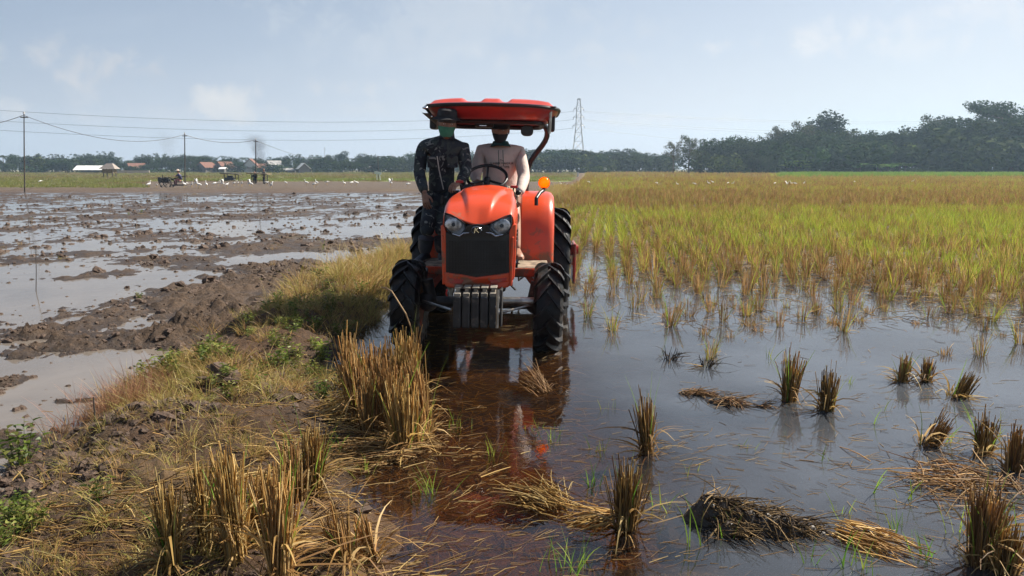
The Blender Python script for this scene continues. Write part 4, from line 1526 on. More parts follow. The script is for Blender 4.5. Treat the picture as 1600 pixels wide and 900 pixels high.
def build_driver():
    hc = P(782, 204, 8.12)
    hr = (R(10), R(4), R(-6))
    mtx = Euler(hr).to_matrix()
    neck = hc + Vector((0.0, 0.035, -0.12))
    chest = P(783, 256, 8.24)
    belly = P(781, 283, 8.26)
    hip = P(778, 305, 8.30)
    sl, sr = P(752, 237, 8.24), P(812, 239, 8.22)
    el, er = P(742, 276, 8.08), P(819, 278, 8.06)
    wl, wr = P(746, 283, 7.86), P(810.5, 305, 7.76)
    b = MB()
    head_shape(b, hc, hr, HS)
    ears(b, hc, mtx, HS)
    hipl, hipr = P(766, 306, 8.20), P(796, 306, 8.18)
    knl, knr = P(768, 297, 7.72), P(806, 326, 7.80)
    ankl, ankr = P(757, 392, 7.52), P(809, 391, 7.50)
    v, f = skin_arrays([(*(hc + Vector((0, .02, -.05))), .05), (*neck, .054), (*chest, .10, .08), (*hip, .10, .08), (*sl, .05), (*el, .038), (*wl, .027), (*sr, .05), (*er, .038), (*wr, .027),
                        (*hipl, .07), (*knl, .05), (*(knl * .55 + ankl * .45), .046), (*ankl, .032), (*hipr, .07), (*knr, .052), (*(knr * .60 + ankr * .40), .050), (*ankr, .033)],
                       [(0, 1), (1, 2), (2, 3), (2, 4), (4, 5), (5, 6), (2, 7), (7, 8), (8, 9), (3, 10), (10, 11), (11, 12), (12, 13), (3, 14), (14, 15), (15, 16), (16, 17)], 3)
    b.add(v, f)
    hand(b, wl, (0.25, -0.9, -0.2), (0.0, 0.2, 1), 1.1, 1)
    hand(b, wr, (0.02, -0.35, -0.8), (0.9, -0.25, 0.1), 0.9, 1)
    for a, fw in ((ankl, (0, -1)), (ankr, (0.12, -1))):
        shoe(b, a + Vector((0, 0, -0.005)), fw, 0.245, 0.07)
    po = b.build("person", M_SKIN2, None, smooth=True)
    tag(po, "person in cream long sleeved shirt and black face mask sitting at the steering wheel", "person")
    neck2 = neck + Vector((0, 0.012, -0.035))
    v, f = skin_arrays([(*hip, .225, .16), (*belly, .220, .155), (*chest, .220, .15), (*((chest + neck2) / 2 + Vector((0, 0, 0.01))), .16, .115), (*neck2, .072),
                        (*sl, .088), (*(sl * .5 + el * .5), .076), (*el, .066), (*(el * .5 + wl * .5), .056), (*wl, .040),
                        (*sr, .088), (*(sr * .5 + er * .5), .078), (*er, .070), (*(er * .5 + wr * .5), .062), (*(wr * .9 + er * .1), .046)],
                       [(0, 1), (1, 2), (2, 3), (3, 4), (3, 5), (5, 6), (6, 7), (7, 8), (8, 9), (3, 10), (10, 11), (11, 12), (12, 13), (13, 14)], 0)
    sh = MB().add(v, f).build("shirt", M_SHIRT, po, smooth=True)
    rr = []
    mt = Euler((R(-16), 0, 0)).to_matrix()
    for z, r in ((-0.050, 0.118), (-0.015, 0.098), (0.02, 0.080), (0.018, 0.066), (-0.02, 0.07)):
        rr.append([neck + mt @ Vector((r * math.cos(a), r * 1.0 * math.sin(a), z - 0.012 + (0.03 if math.sin(a) > 0 else -0.018) * abs(math.sin(a)))) for a in (2 * math.pi * k / 22 for k in range(22))])
    MB().rings(rr, cap0=False, cap1=False).build("collar", M_COLLAR, sh, smooth=True)
    M_PRINT = mat("dark_print", (0.035, 0.03, 0.035), 0.8)
    # chest print laid on the cloth
    dg = bpy.context.evaluated_depsgraph_get()
    for text, py, px, size in (("The", 250.5, 784, 0.030), ("SUMBER MAKMUR", 255.5, 784, 0.034), ("EVENT TIME", 261.0, 784, 0.034)):
        cu = bpy.data.curves.new("print", "FONT")
        cu.body = text
        cu.size = size * 0.92
        cu.align_x = "CENTER"
        cu.align_y = "CENTER"
        cu.extrude = 0.0008
        tmp = bpy.data.objects.new("tmp", cu)
        COL.objects.link(tmp)
        dg = bpy.context.evaluated_depsgraph_get()
        dg.update()
        me = bpy.data.meshes.new_from_object(tmp.evaluated_get(dg))
        bpy.data.objects.remove(tmp)
        me.materials.clear()
        me.materials.append(M_PRINT)
        c = P(px, py, 8.11)
        shm = sh.data
        from mathutils.bvhtree import BVHTree
        tree = BVHTree.FromPolygons([tuple(v.co) for v in shm.vertices], [tuple(p.vertices) for p in shm.polygons])
        for vt in me.vertices:
            q = Vector((c.x + vt.co.x, 7.0, c.z + vt.co.y))
            hit = tree.ray_cast(q, Vector((0, 1, 0)))[0]
            y = hit.y - 0.004 + vt.co.z if hit else c.y
            vt.co = (q.x, y, q.z)
        link("chest_print", me, sh)
    for dx in (-0.022, 0.026):
        a = neck + Vector((dx, -0.13, -0.09))
        MB().tube([a, a + Vector((0.004, -0.035, -0.09)), a + Vector((0.006, -0.05, -0.17))], 0.0035, 5).build("drawstring", M_COLLAR, sh)
    v, f = skin_arrays([(*hip, .17, .14), (*hipl, .105), (*(hipl * .5 + knl * .5), .092), (*knl, .076), (*(knl * .8 + ankl * .2), .072), (*hipr, .105), (*(hipr * .5 + knr * .5), .092), (*(hipr * .12 + knr * .88), .076)],
                       [(0, 1), (1, 2), (2, 3), (3, 4), (0, 5), (5, 6), (6, 7)], 0)
    MB().add(v, f).build("trousers", M_PANTS_B, po, smooth=True)
    m = MB()
    head_shape(m, hc, hr, HS, 0.009, -0.130, -0.016, front=True)
    mk = m.build("face_mask", M_MASK_B, po, smooth=True)
    mk.modifiers.new("thick", "SOLIDIFY").thickness = 0.003
    m = MB()
    head_shape(m, hc, hr, HS, 0.006, 0.024, 9)
    m.build("hair", M_HAIR, po, smooth=True)
    for q in (-1, 1):
        e = MB().ball(hc + mtx @ (HS * Vector((q * 0.031, -0.070, 0.012))), (0.013, 0.008, 0.007), 10, 6).build("eye", mat("eye_white", (0.6, 0.57, 0.52), 0.3), po, smooth=True)
        MB().ball(hc + mtx @ (HS * Vector((q * 0.031, -0.0765, 0.012))), (0.0055, 0.003, 0.0055), 8, 5).build("pupil", M_CAP_B, e, smooth=True)
    # peaked cap
    rr = []
    for z, rx, ry in ((0.044, 0.086, 0.106), (0.056, 0.088, 0.108), (0.090, 0.084, 0.104), (0.120, 0.066, 0.084), (0.132, 0.03, 0.04), (0.134, 0.005, 0.006)):
        rr.append([hc + mtx @ (HS * Vector((rx * math.cos(a), ry * math.sin(a) + 0.004, z))) for a in (2 * math.pi * k / 26 for k in range(26))])
    cap = MB().rings(rr).build("cap", M_CAP_B, po, smooth=True)
    g = []
    for j in range(4):
        q = j / 3
        g.append([hc + mtx @ (HS * Vector((0.080 * math.sin(a) * (1 - 0.12 * q), -0.085 * math.cos(a) - 0.02 - 0.075 * q * math.cos(a) ** 0.6, 0.054 - 0.018 * q - 0.012 * abs(math.sin(a))))) for a in (R(-75) + R(150) * k / 14 for k in range(15))])
    pk = MB().rings(g, close=False, cap0=False, cap1=False).build("peak", M_CAP_B, cap, smooth=True)
    pk.modifiers.new("thick", "SOLIDIFY").thickness = 0.005
    MB().ball(hc + mtx @ (HS * Vector((0, -0.100, 0.085))), (0.016, 0.005, 0.014), 10, 6).build("cap_badge", mat("dull_badge", (0.12, 0.11, 0.10), 0.5), cap, smooth=True)
    # black knob of the side lever in his hand
    MB().ball(P(810, 301, 7.70), (0.030, 0.024, 0.026), 14, 8).build("lever_grip", M_BLACK, TR, smooth=True).matrix_parent_inverse = _TI


build_passenger()
build_driver()

# ------------------------------------------------------------------ rice stubble, grass, litter
def stub_mesh(name, seed, h=0.36, r=0.05, n=60, greens=6, gh=0.45, lean=(0, 0), loose=14, pal=STRAW, sides=3, spread=0.10, gpal=GREEN, gw=0.010, fallen=6, gspread=0.22):
    """a tuft of cut rice: a sheaf of sawn-off stems, torn sheaths hanging out of it, a few new green blades"""
    g = np.random.default_rng(seed)
    a, q = g.uniform(0, 2 * math.pi, n), np.sqrt(g.uniform(0, 1, n)) * r
    base = np.stack([np.cos(a) * q, np.sin(a) * q, g.uniform(-0.10, -0.02, n)], 1)
    stray = g.uniform(size=n) < .11
    sp = np.where(stray, spread * 3.2 + .12, spread)
    d = np.stack([np.cos(a) * q / r * sp + lean[0] + g.normal(0, .035, n), np.sin(a) * q / r * sp + lean[1] + g.normal(0, .035, n), np.ones(n)], 1)
    ln = g.normal(h + 0.06, h * 0.13, n) * np.where(stray, g.uniform(.45, 1.05, n), 1)
    parts = [blades(base, d, np.maximum(ln, .06), g.uniform(.004, .009, n), g.normal(0, .055, (n, 3)) * np.array([1, 1, .3]), 3, 0.75, pick(pal, n, g, .26), sides, g)]
    nsh = n // 7                                       # torn leaf sheaths clinging to the stems and curling out
    a, q = g.uniform(0, 2 * math.pi, nsh), np.sqrt(g.uniform(.3, 1, nsh)) * r
    base = np.stack([np.cos(a) * q, np.sin(a) * q, g.uniform(-.02, h * .35, nsh)], 1)
    k = g.uniform(.05, .5, nsh)
    d = np.stack([np.cos(a) * k + lean[0], np.sin(a) * k + lean[1], np.ones(nsh)], 1)
    bend = np.stack([np.cos(a) * k, np.sin(a) * k, -g.uniform(.0, .7, nsh)], 1)
    parts.append(blades(base, d, g.uniform(.2, .5, nsh) * h, g.uniform(.006, .014, nsh), bend, 3, .25, pick(pal, nsh, g, .25), 2, g))
    if loose:
        a = g.uniform(0, 2 * math.pi, loose)
        base = np.stack([np.cos(a) * r * .9, np.sin(a) * r * .9, g.uniform(0, h * .5, loose)], 1)
        d = np.stack([np.cos(a) * .5 + lean[0], np.sin(a) * .5 + lean[1], g.uniform(.4, 1.1, loose)], 1)
        bend = np.stack([np.cos(a) * .35, np.sin(a) * .35, -g.uniform(.3, 1.3, loose)], 1)
        parts.append(blades(base, d, g.uniform(.12, .30, loose), g.uniform(.007, .013, loose), bend, 4, 0.3, pick(pal, loose, g), 2, g))
    if fallen:
        a = g.uniform(0, 2 * math.pi, fallen)
        base = np.stack([np.cos(a) * r, np.sin(a) * r, np.full(fallen, .02)], 1)
        d = np.stack([np.cos(a), np.sin(a), g.uniform(-.02, .25, fallen)], 1)
        bend = np.stack([g.normal(0, .2, fallen), g.normal(0, .2, fallen), -g.uniform(.05, .25, fallen)], 1)
        parts.append(blades(base, d, g.uniform(.12, .26, fallen), g.uniform(.005, .010, fallen), bend, 3, 0.4, pick(STRAW_D, fallen, g), 2, g))
    ns = sum(len(p[1]) for p in parts)
    if greens:
        a = g.uniform(0, 2 * math.pi, greens)
        base = np.stack([np.cos(a) * r * .7, np.sin(a) * r * .7, g.uniform(-.02, .05, greens)], 1)
        d = np.stack([np.cos(a) * gspread + lean[0] * .5, np.sin(a) * gspread + lean[1] * .5, np.ones(greens)], 1)
        bend = np.stack([np.cos(a) * .22, np.sin(a) * .22, -g.uniform(.02, .18, greens)], 1)
        parts.append(blades(base, d, g.normal(gh, gh * .18, greens), g.uniform(gw * .7, gw * 1.3, greens), bend, 4, 0.12, pick(gpal, greens, g), 2, g, tipcol=None))
    V, F, C = join(*parts)
    fm = np.zeros(len(F), np.int32)
    fm[ns:] = 1
    return mesh_arrays(name, V, F, [M_STRAW, M_GREEN], C, True, fm)


def ground_z(x, y):
    return float(height(np.array([float(x)]), np.array([float(y)]))[0])


STUB_GROUP = "tufts of cut rice stubble"
n_stub = 0
HERO = [
    # base px, base py, height px, radius m, stems, greens, lean, palette, label
    (268, 882, 138, .040, 60, 5, (-.03, 0), STRAW, "slender upright straw stubble tuft standing at the earth bank's foot, nearest the lower corner"),
    (318, 822, 108, .045, 55, 1, (.02, 0), STRAW, "short golden stubble tuft close beside the thick bent one on the bank foot"),
    (370, 868, 175, .055, 95, 5, (-.05, 0), STRAW, "tall thick golden stubble tuft with bent straw hanging from its top on the bank foot"),
    (438, 892, 172, .060, 90, 9, (.02, .05), STRAW, "broad stubble tuft with green streaks growing out of matted straw at the bank foot"),
    (487, 778, 122, .050, 80, 14, (.03, 0), STRAW, "stubble tuft with the brightest green shoots beside the matted straw on the bank foot"),
    (543, 893, 108, .045, 46, 2, (-.15, 0), STRAW, "sparse stubble tuft of splayed stems standing in brown water, leaning away from its neighbour"),
    (582, 880, 84, .035, 36, 0, (-.22, 0), STRAW, "small leaning stubble tuft standing in brown water beside the splayed one"),
    (546, 612, 98, .050, 90, 1, (.0, 0), STRAW, "straight sheaf of straw stubble at the outer edge of the big golden clump"),
    (588, 640, 110, .055, 90, 6, (.02, 0), STRAW, "green streaked stubble sheaf at the back of the big golden clump"),
    (614, 692, 145, .055, 110, 3, (-.02, 0), STRAW, "tallest stubble sheaf in the middle of the big golden clump"),
    (640, 640, 130, .055, 110, 4, (.02, 0), STRAW, "dense stubble sheaf on the tractor side of the big golden clump"),
    (664, 684, 135, .060, 100, 6, (-.16, .05), STRAW, "stubble sheaf leaning over from the water side of the big golden clump"),
    (578, 690, 120, .055, 90, 4, (.05, .0), STRAW, "ragged stubble sheaf at the front of the big golden clump"),
    (632, 712, 130, .055, 100, 2, (-.04, 0), STRAW, "frontmost stubble sheaf of the big golden clump, its foot in the pool"),
    (560, 660, 118, .050, 90, 2, (-.08, 0), STRAW, "sheaf at the bank side of the big golden clump, leaning towards the bank"),
    (602, 668, 140, .050, 90, 2, (.03, 0), STRAW, "sheaf packed in the heart of the big golden clump behind its tallest one"),
    (650, 705, 105, .050, 80, 5, (-.10, 0), STRAW, "low ragged sheaf at the pool corner of the big golden clump"),
    (628, 672, 150, .050, 90, 1, (.0, 0), STRAW, "pale sheaf standing in the big golden clump just behind its frontmost one"),
    (572, 628, 95, .045, 70, 1, (-.05, 0), STRAW, "short sheaf at the back of the big golden clump towards the bank"),
    (408, 850, 120, .050, 80, 3, (.10, 0), STRAW, "golden tuft leaning into the matted straw heap on the bank foot"),
    (462, 800, 118, .050, 80, 6, (-.05, 0), STRAW, "dense straw tuft behind the broad green streaked one at the bank foot"),
    (1012, 712, 100, .042, 75, 9, (-.06, 0), DRYP, "green edged stubble tuft standing alone in the middle of the pool"),
    (977, 832, 118, .050, 110, 6, (.0, 0), DRYP, "dark brown stubble tuft in the pool nearest the mud heap"),
    (1231, 630, 84, .060, 80, 14, (.06, 0), DRYP, "stubble tuft with tall thin green shoots at the end of the floating straw raft"),
    (1291, 645, 72, .055, 90, 2, (.02, 0), DRYP, "square topped brown stubble tuft with a clear reflection beside the green shooted one"),
    (1409, 600, 48, .045, 50, 7, (.08, 0), DRYP, "small stubble tuft in open water, first of the pair before the field edge"),
    (1447, 600, 44, .040, 50, 3, (.0, 0), DRYP, "small upright stubble tuft in open water, second of the pair before the field edge"),
    (1443, 700, 62, .050, 60, 2, (.45, 0), STRAW, "stubble tuft leaning hard over the water with pale cut base"),
    (1490, 625, 52, .060, 70, 3, (.50, 0), STRAW, "flattened stubble tuft leaning over beside the edge of the stubble field"),
    (1536, 712, 70, .055, 70, 10, (.02, 0), DRYP, "green edged stubble tuft standing on a mat of wet straw"),
    (1582, 738, 80, .060, 80, 1, (.06, 0), DRYP, "brown stubble tuft on the wet straw mat at the border of the photo"),
    (1528, 888, 140, .055, 120, 10, (.02, 0), DRYP, "largest dark stubble tuft in the near corner of the pool, with tall green blades"),
    (1566, 900, 88, .055, 90, 8, (.06, 0), DRYP, "stubble tuft pressed against the largest dark one in the near corner"),
    (1548, 838, 60, .05, 60, 6, (.1, 0), DRYP, "short stubble tuft just behind the largest dark one in the near corner"),
]
for i, (px, py, hp, r, n, gr, lean, pal, lab) in enumerate(HERO):
    p = G(px, py)
    gz = ground_z(p.x, p.y)
    p = G(px, py, max(gz, -0.02))
    D = (p.y * _cp + (EYE - p.z) * _sp)
    h = hp / FPX * D
    me = stub_mesh("rice_stubble", 300 + i, h * 0.80, r * 0.72, int(n * 1.25), (gr * 2 + 2) // 3, h * 1.1, lean, 24, pal, gw=0.008, fallen=14, spread=.03, gspread=.12)
    o = link("rice_stubble", me, None, (p.x, p.y, max(gz, -0.03)))
    tag(o, lab, "rice stubble", STUB_GROUP)
    n_stub += 1
HERO_XY = np.array([[G(px, py).x, G(px, py).y] for px, py in [h[:2] for h in HERO] + [(1047, 562), (1103, 574), (1085, 616), (1150, 632), (1172, 822)]])

# kinds for the field, from brown to green, tall and low
KIND = []


def grass_lush(name, seed):
    g = np.random.default_rng(seed)
    n = 60
    base = np.stack([g.normal(0, .35, n), g.normal(0, .35, n), np.zeros(n)], 1)
    d = np.stack([g.normal(0, .25, n), g.normal(0, .25, n), np.ones(n)], 1)
    V, F, C = blades(base, d, g.uniform(.25, .45, n), np.full(n, .03), g.normal(0, .1, (n, 3)), 2, .3, pick([(0.15, 0.25, 0.04), (0.19, 0.28, 0.05), (0.23, 0.29, 0.06)], n, g), 2, g)
    return mesh_arrays(name, V, F, [M_GREEN, M_GREEN], C)


YEL = [(0.34, 0.37, 0.04), (0.40, 0.40, 0.055), (0.27, 0.33, 0.035), (0.42, 0.36, 0.08)]
for k in range(4):
    KIND.append(("brown", stub_mesh("rice_stubble", 20 + k, 0.27 + .03 * k, .052, 34, 6, .37, (.04 * k - .06, 0), 8, STRAW_D, 2, .08, YEL + GREEN[:2], .008, 4)))
for k in range(4):
    KIND.append(("mixed", stub_mesh("rice_stubble", 30 + k, 0.24 + .02 * k, .055, 28, 14, .37, (.05 - .03 * k, 0), 7, STRAW_D + DRYP, 2, .08, YEL, .009, 4, .13)))
for k in range(4):
    KIND.append(("green", stub_mesh("rice_stubble", 40 + k, 0.19, .055, 18, 24, .32 + .02 * k, (0, 0), 5, DRYP, 2, .08, [(0.24, 0.34, 0.035), (0.30, 0.38, 0.04)] + YEL, .010, 3, .14)))
for k in range(3):
    KIND.append(("low", stub_mesh("rice_stubble", 50 + k, 0.10 + .03 * k, .055, 34, 2, .20, (.1 * k - .1, 0), 8, STRAW_D, 2, .16, YEL, .008, 8)))
KIND.append(("lush", grass_lush("rice_stubble", 58)))
BY = {k: [i for i, (a, _) in enumerate(KIND) if a == k] for k in ("brown", "mixed", "green", "low", "lush")}
FIELD_LOOK = {"brown": "dry brown stubble tuft", "mixed": "brown and olive stubble tuft", "green": "yellow green regrown tuft", "low": "low cut dark stubble tuft"}


def field_place(x, y, k):
    u = x / y * FPX + 800
    where = "beside the tractor's wheel" if u < 960 else "opposite the two black stumps" if u < 1180 else "behind the pair of brown tufts" if u < 1400 else "near the leaning tufts"
    edge = "at the flooded field edge" if float(shore(np.array([x]), np.array([y]))[0]) > .12 else "in open water"
    return edge + " " + where


def field_points():
    g = np.random.default_rng(5)
    out = []
    for y0, y1, st, sc in ((4.3, 30, .245, 1.0), (30, 62, .33, 1.12), (62, 125, .58, 1.4), (125, 330, 1.4, 2.0)):
        ys = np.arange(y0, y1, st)
        xm = y1 * 0.80 + 4
        xs = np.arange(-6, xm, st * 1.18)
        X, Y = np.meshgrid(xs, ys)
        # planted in rows that run slightly askew of the view
        X, Y = X + g.normal(0, st * (.13 if st < .3 else .45), X.shape) + 0.13 * (Y - 9), Y + g.normal(0, st * .2, X.shape)
        X, Y = X.ravel(), Y.ravel()
        k = (Y >= y0) & (Y < y1) & (bank_t(X, Y) > 1.2) & (X < Y * 0.80 + 1.5)
        X, Y = X[k], Y[k]
        sh = shore(X, Y)
        dens = np.clip(sh ** 1.3 * 1.1 + 0.13 * (sh > .01), 0, 1)
        # left gaps: water lane beside the tractor and open pool
        lane = np.exp(-((X - 1.22 - 0.03 * (Y - 9)) / 0.20) ** 2) * (Y < 17)
        dens = dens * (1 - 0.9 * lane)
        edge2 = np.interp(X, [0.9, 1.6, 3.0, 4.2, 6, 8], [8.3, 6.9, 6.2, 5.5, 5.1, 5.0])
        dens = np.where(sh < .30, np.maximum(dens, .62 * sstep(0, 1.2, Y - edge2) * (X > .95)), dens)
        dens = np.where(Y < edge2, .07 * (Y > edge2 - 1.3) * (X > 1.2), dens)
        strip = (np.abs(X - 0.93) < 0.2) & (Y > 6.9) & (Y < 12)
        dens = np.where(strip, 0.6, dens)
        tr = (X > -1.4) & (X < 0.70) & (Y < 14)                # the tractor's own lane
        dens = np.where(tr, 0, dens)
        dens = dens * (0.82 + 0.3 * fbm(X / 2.2, Y / 2.2, 303, 2))
        far = sstep(120, 145, Y)
        lush = sstep(125, 140, Y) * sstep(.33, .40, X / Y)
        dens = np.where(Y > 125, np.maximum(0.85 * (1 - 0.2 * far), lush), dens)
        keep = g.uniform(size=len(X)) < dens
        X, Y, sh = X[keep], Y[keep], sh[keep]
        out.append(np.stack([X, Y, np.full(len(X), sc), sh], 1))
    P_ = np.concatenate(out)
    X, Y = P_[:, 0], P_[:, 1]
    if len(HERO_XY):
        d = np.min(np.hypot(X[:, None] - HERO_XY[None, :, 0], Y[:, None] - HERO_XY[None, :, 1]), 1)
        P_ = P_[d > .25]
    X, Y, sh = P_[:, 0], P_[:, 1], P_[:, 3]
    n = len(X)
    # green and brown: patches drawn out along the rows, as the field shows them
    band = np.interp(Y, [5, 8.5, 10, 12, 14, 17, 24, 27.5, 29, 34, 44, 50, 58, 70, 85, 100, 120, 160], [-.05, .0, .08, .22, .32, .42, .42, .2, -.30, -.5, -.40, -.05, .05, -.25, .0, -.25, -.3, -.2])
    pxx = X / Y * FPX + 800
    band = np.where((pxx < 1120) & (Y > 18), np.interp(pxx, [880, 930, 1020, 1120], [-.35, .25, .0, 0]) * 0.7 + band * 0.6, band)
    gness = band + 0.55 * fbm(X / 1.7, Y / 3.6, 401, 3) + 0.25 * fbm(X / 7, Y / 9, 403, 2) + g.normal(0, .22, n)
    lush = sstep(128, 142, Y) * sstep(.33, .40, X / Y)
    gness = gness + lush * 2
    bp = G(905, 318)
    gness = gness - 1.2 * np.exp(-(((X - bp.x) / 0.9) ** 2 + ((Y - bp.y) / 6) ** 2))
    kind = np.where(gness > .30, 2, np.where(gness > -.10, 1, 0))
    kind = np.where((sh < .16) & (Y < 11.5) & (X > 0.6), np.where(g.uniform(size=n) < .55, 3, np.where(g.uniform(size=n) < .6, 0, 1)), kind)
    kind = np.where(lush > .4, 4, kind)
    order = np.argsort(Y + 0.0 * X)
    return P_[order], kind[order], g


FP, FK, FG = field_points()
names = ("brown", "mixed", "green", "low", "lush")
vi = np.array([BY[names[k]][FG.integers(0, len(BY[names[k]]))] for k in FK])
sc = FP[:, 2] * 0.82 * FG.normal(1, .15, len(FP)) * np.where(FP[:, 1] < 9.5, .82, 1.0)
rot = FG.uniform(0, 2 * math.pi, len(FP))
FZ = np.maximum(height(FP[:, 0], FP[:, 1], False), -0.05)
inview = (np.abs(FP[:, 0] / FP[:, 1]) < .715)
near = [i for i in range(len(FP)) if inview[i]][:262]
near_set = set(near)
for i in near:
    k, me = KIND[vi[i]]
    o = link("rice_stubble", me, None, (FP[i, 0], FP[i, 1], FZ[i]))
    o.rotation_euler = (FG.normal(0, .07), FG.normal(0, .07), rot[i])
    o.scale = (sc[i], sc[i], sc[i] * FG.uniform(.85, 1.15))
    pl_ = field_place(FP[i, 0], FP[i, 1], k)
    tag(o, FIELD_LOOK[k] + " " + pl_, "rice stubble", FIELD_LOOK[k] + "s " + pl_)


def scatter(name, label, pts, rots, scales, idx, meshes, tilt=None):
    """one stuff object: meshes instanced on points by geometry nodes"""
    me = bpy.data.meshes.new(name)
    me.vertices.add(len(pts))
    me.vertices.foreach_set("co", np.asarray(pts, np.float32).ravel())
    n = len(pts)
    rv = np.zeros((n, 3), np.float32)
    rv[:, 2] = rots
    if tilt is not None:
        rv[:, 0], rv[:, 1] = tilt[:, 0], tilt[:, 1]
    me.attributes.new("turn", "FLOAT_VECTOR", "POINT").data.foreach_set("vector", rv.ravel())
    me.attributes.new("size", "FLOAT", "POINT").data.foreach_set("value", np.asarray(scales, np.float32))
    me.attributes.new("kind_no", "INT", "POINT").data.foreach_set("value", np.asarray(idx, np.int32))
    o = link(name, me)
    ng = bpy.data.node_groups.new(name, "GeometryNodeTree")
    ng.interface.new_socket("Geometry", in_out="INPUT", socket_type="NodeSocketGeometry")
    ng.interface.new_socket("Geometry", in_out="OUTPUT", socket_type="NodeSocketGeometry")
    gi, go = ng.nodes.new("NodeGroupInput"), ng.nodes.new("NodeGroupOutput")
    jn = ng.nodes.new("GeometryNodeJoinGeometry")

    def attr(nm, ty):
        a = ng.nodes.new("GeometryNodeInputNamedAttribute")
        a.data_type = ty
        a.inputs["Name"].default_value = nm
        return a.outputs[0]
    tn, sz, kn = attr("turn", "FLOAT_VECTOR"), attr("size", "FLOAT"), attr("kind_no", "INT")
    for k, m in enumerate(meshes):
        src = bpy.data.objects.new(name + "_source", m)
        oi = ng.nodes.new("GeometryNodeObjectInfo")
        oi.inputs["Object"].default_value = src
        oi.inputs["As Instance"].default_value = True
        ip = ng.nodes.new("GeometryNodeInstanceOnPoints")
        cp = ng.nodes.new("FunctionNodeCompare")
        cp.data_type = "INT"
        cp.operation = "EQUAL"
        ng.links.new(kn, [s for s in cp.inputs if s.type == "INT"][0])
        [s for s in cp.inputs if s.type == "INT"][1].default_value = k
        ng.links.new(gi.outputs[0], ip.inputs["Points"])
        ng.links.new(cp.outputs[0], ip.inputs["Selection"])
        ng.links.new(oi.outputs["Geometry"], ip.inputs["Instance"])
        ng.links.new(tn, ip.inputs["Rotation"])
        ng.links.new(sz, ip.inputs["Scale"])
        ng.links.new(ip.outputs[0], jn.inputs[0])
    ng.links.new(jn.outputs[0], go.inputs[0])
    md = o.modifiers.new("scatter", "NODES")
    md.node_group = ng
    return tag(o, label, None, None, "stuff")


rest = np.array([i for i in range(len(FP)) if i not in near_set])
scatter("stubble_rows", "rows of brown and yellow green rice stubble filling the field beyond the near tufts",
        np.stack([FP[rest, 0], FP[rest, 1], FZ[rest]], 1), rot[rest], sc[rest], vi[rest], [m for _, m in KIND], np.stack([FG.normal(0, .08, len(rest)), FG.normal(0, .08, len(rest))], 1))


# ---- grass and weeds
def grass_mesh(name, seed, n, h, r, pal, w=.006, spread=.5, droop=.5, mats=None, segs=4):
    g = np.random.default_rng(seed)
    a, q = g.uniform(0, 2 * math.pi, n), np.sqrt(g.uniform(0, 1, n)) * r
    base = np.stack([np.cos(a) * q, np.sin(a) * q, np.full(n, -.02)], 1)
    a2 = a + g.normal(0, .8, n)
    k = np.abs(g.normal(0, spread, n))
    d = np.stack([np.cos(a2) * k, np.sin(a2) * k, np.ones(n)], 1)
    bend = np.stack([np.cos(a2) * droop * .5, np.sin(a2) * droop * .5, -np.abs(g.normal(0, droop, n))], 1)
    V, F, C = blades(base, d, np.abs(g.normal(h, h * .3, n)) + .02, g.uniform(w * .6, w * 1.3, n), bend, segs, .15, pick(pal, n, g), 2, g)
    return mesh_arrays(name, V, F, mats or M_GREEN, C)


def leafy_mesh(name, seed, stems, h, pal, lw=.018, ll=.045):
    """weed of small opposed leaves on thin stems"""
    g = np.random.default_rng(seed)
    parts = []
    for s in range(stems):
        a = g.uniform(0, 6.28)
        k = abs(g.normal(0, .35))
        d = np.array([math.cos(a) * k, math.sin(a) * k, 1.0])
        hh = h * g.uniform(.6, 1.1)
        b0 = np.array([math.cos(a) * .03, math.sin(a) * .03, -.02])
        parts.append(blades(b0[None], d[None], hh, .004, np.zeros((1, 3)), 3, .5, pick(pal, 1, g), 3, g))
        nl = max(4, int(hh / .022))
        t = np.linspace(.25, 1, nl)
        base = b0 + d[None] / np.linalg.norm(d) * (hh * t)[:, None]
        aa = np.arange(nl) * 2.4 + g.uniform(0, 6)
        ld = np.stack([np.cos(aa), np.sin(aa), g.uniform(.1, .7, nl)], 1)
        v, f, c = blades(base, ld, g.uniform(.7, 1.2, nl) * ll, np.full(nl, lw), np.stack([np.zeros(nl), np.zeros(nl), np.full(nl, -.3)], 1), 3, .2, pick(pal, nl, g), 2, g)
        parts.append((v, f, c))
    V, F, C = join(*parts)
    return mesh_arrays(name, V, F, M_GREEN, C)


DRY = [(0.40, 0.26, 0.10), (0.46, 0.33, 0.13), (0.30, 0.19, 0.08), (0.34, 0.30, 0.09)]
WEED = [(0.10, 0.15, 0.03), (0.15, 0.19, 0.035), (0.20, 0.21, 0.05)]
RED = [(0.30, 0.15, 0.085), (0.36, 0.20, 0.11), (0.26, 0.13, 0.07)]
grass_kinds = [grass_mesh("grass", 1, 46, .20, .08, DRY + DRY + OLIVE, .005, .45, .5), grass_mesh("grass", 2, 50, .15, .10, DRY, .005, .7, .8),
               grass_mesh("grass", 3, 40, .15, .08, OLIVE + DRY[:2], .006, .5, .5), leafy_mesh("grass", 4, 9, .17, WEED), grass_mesh("grass", 5, 44, .20, .07, RED, .004, .35, .4),
               grass_mesh("grass", 6, 10, .30, .03, GREEN, .009, .2, .25)]
gr = np.random.default_rng(21)


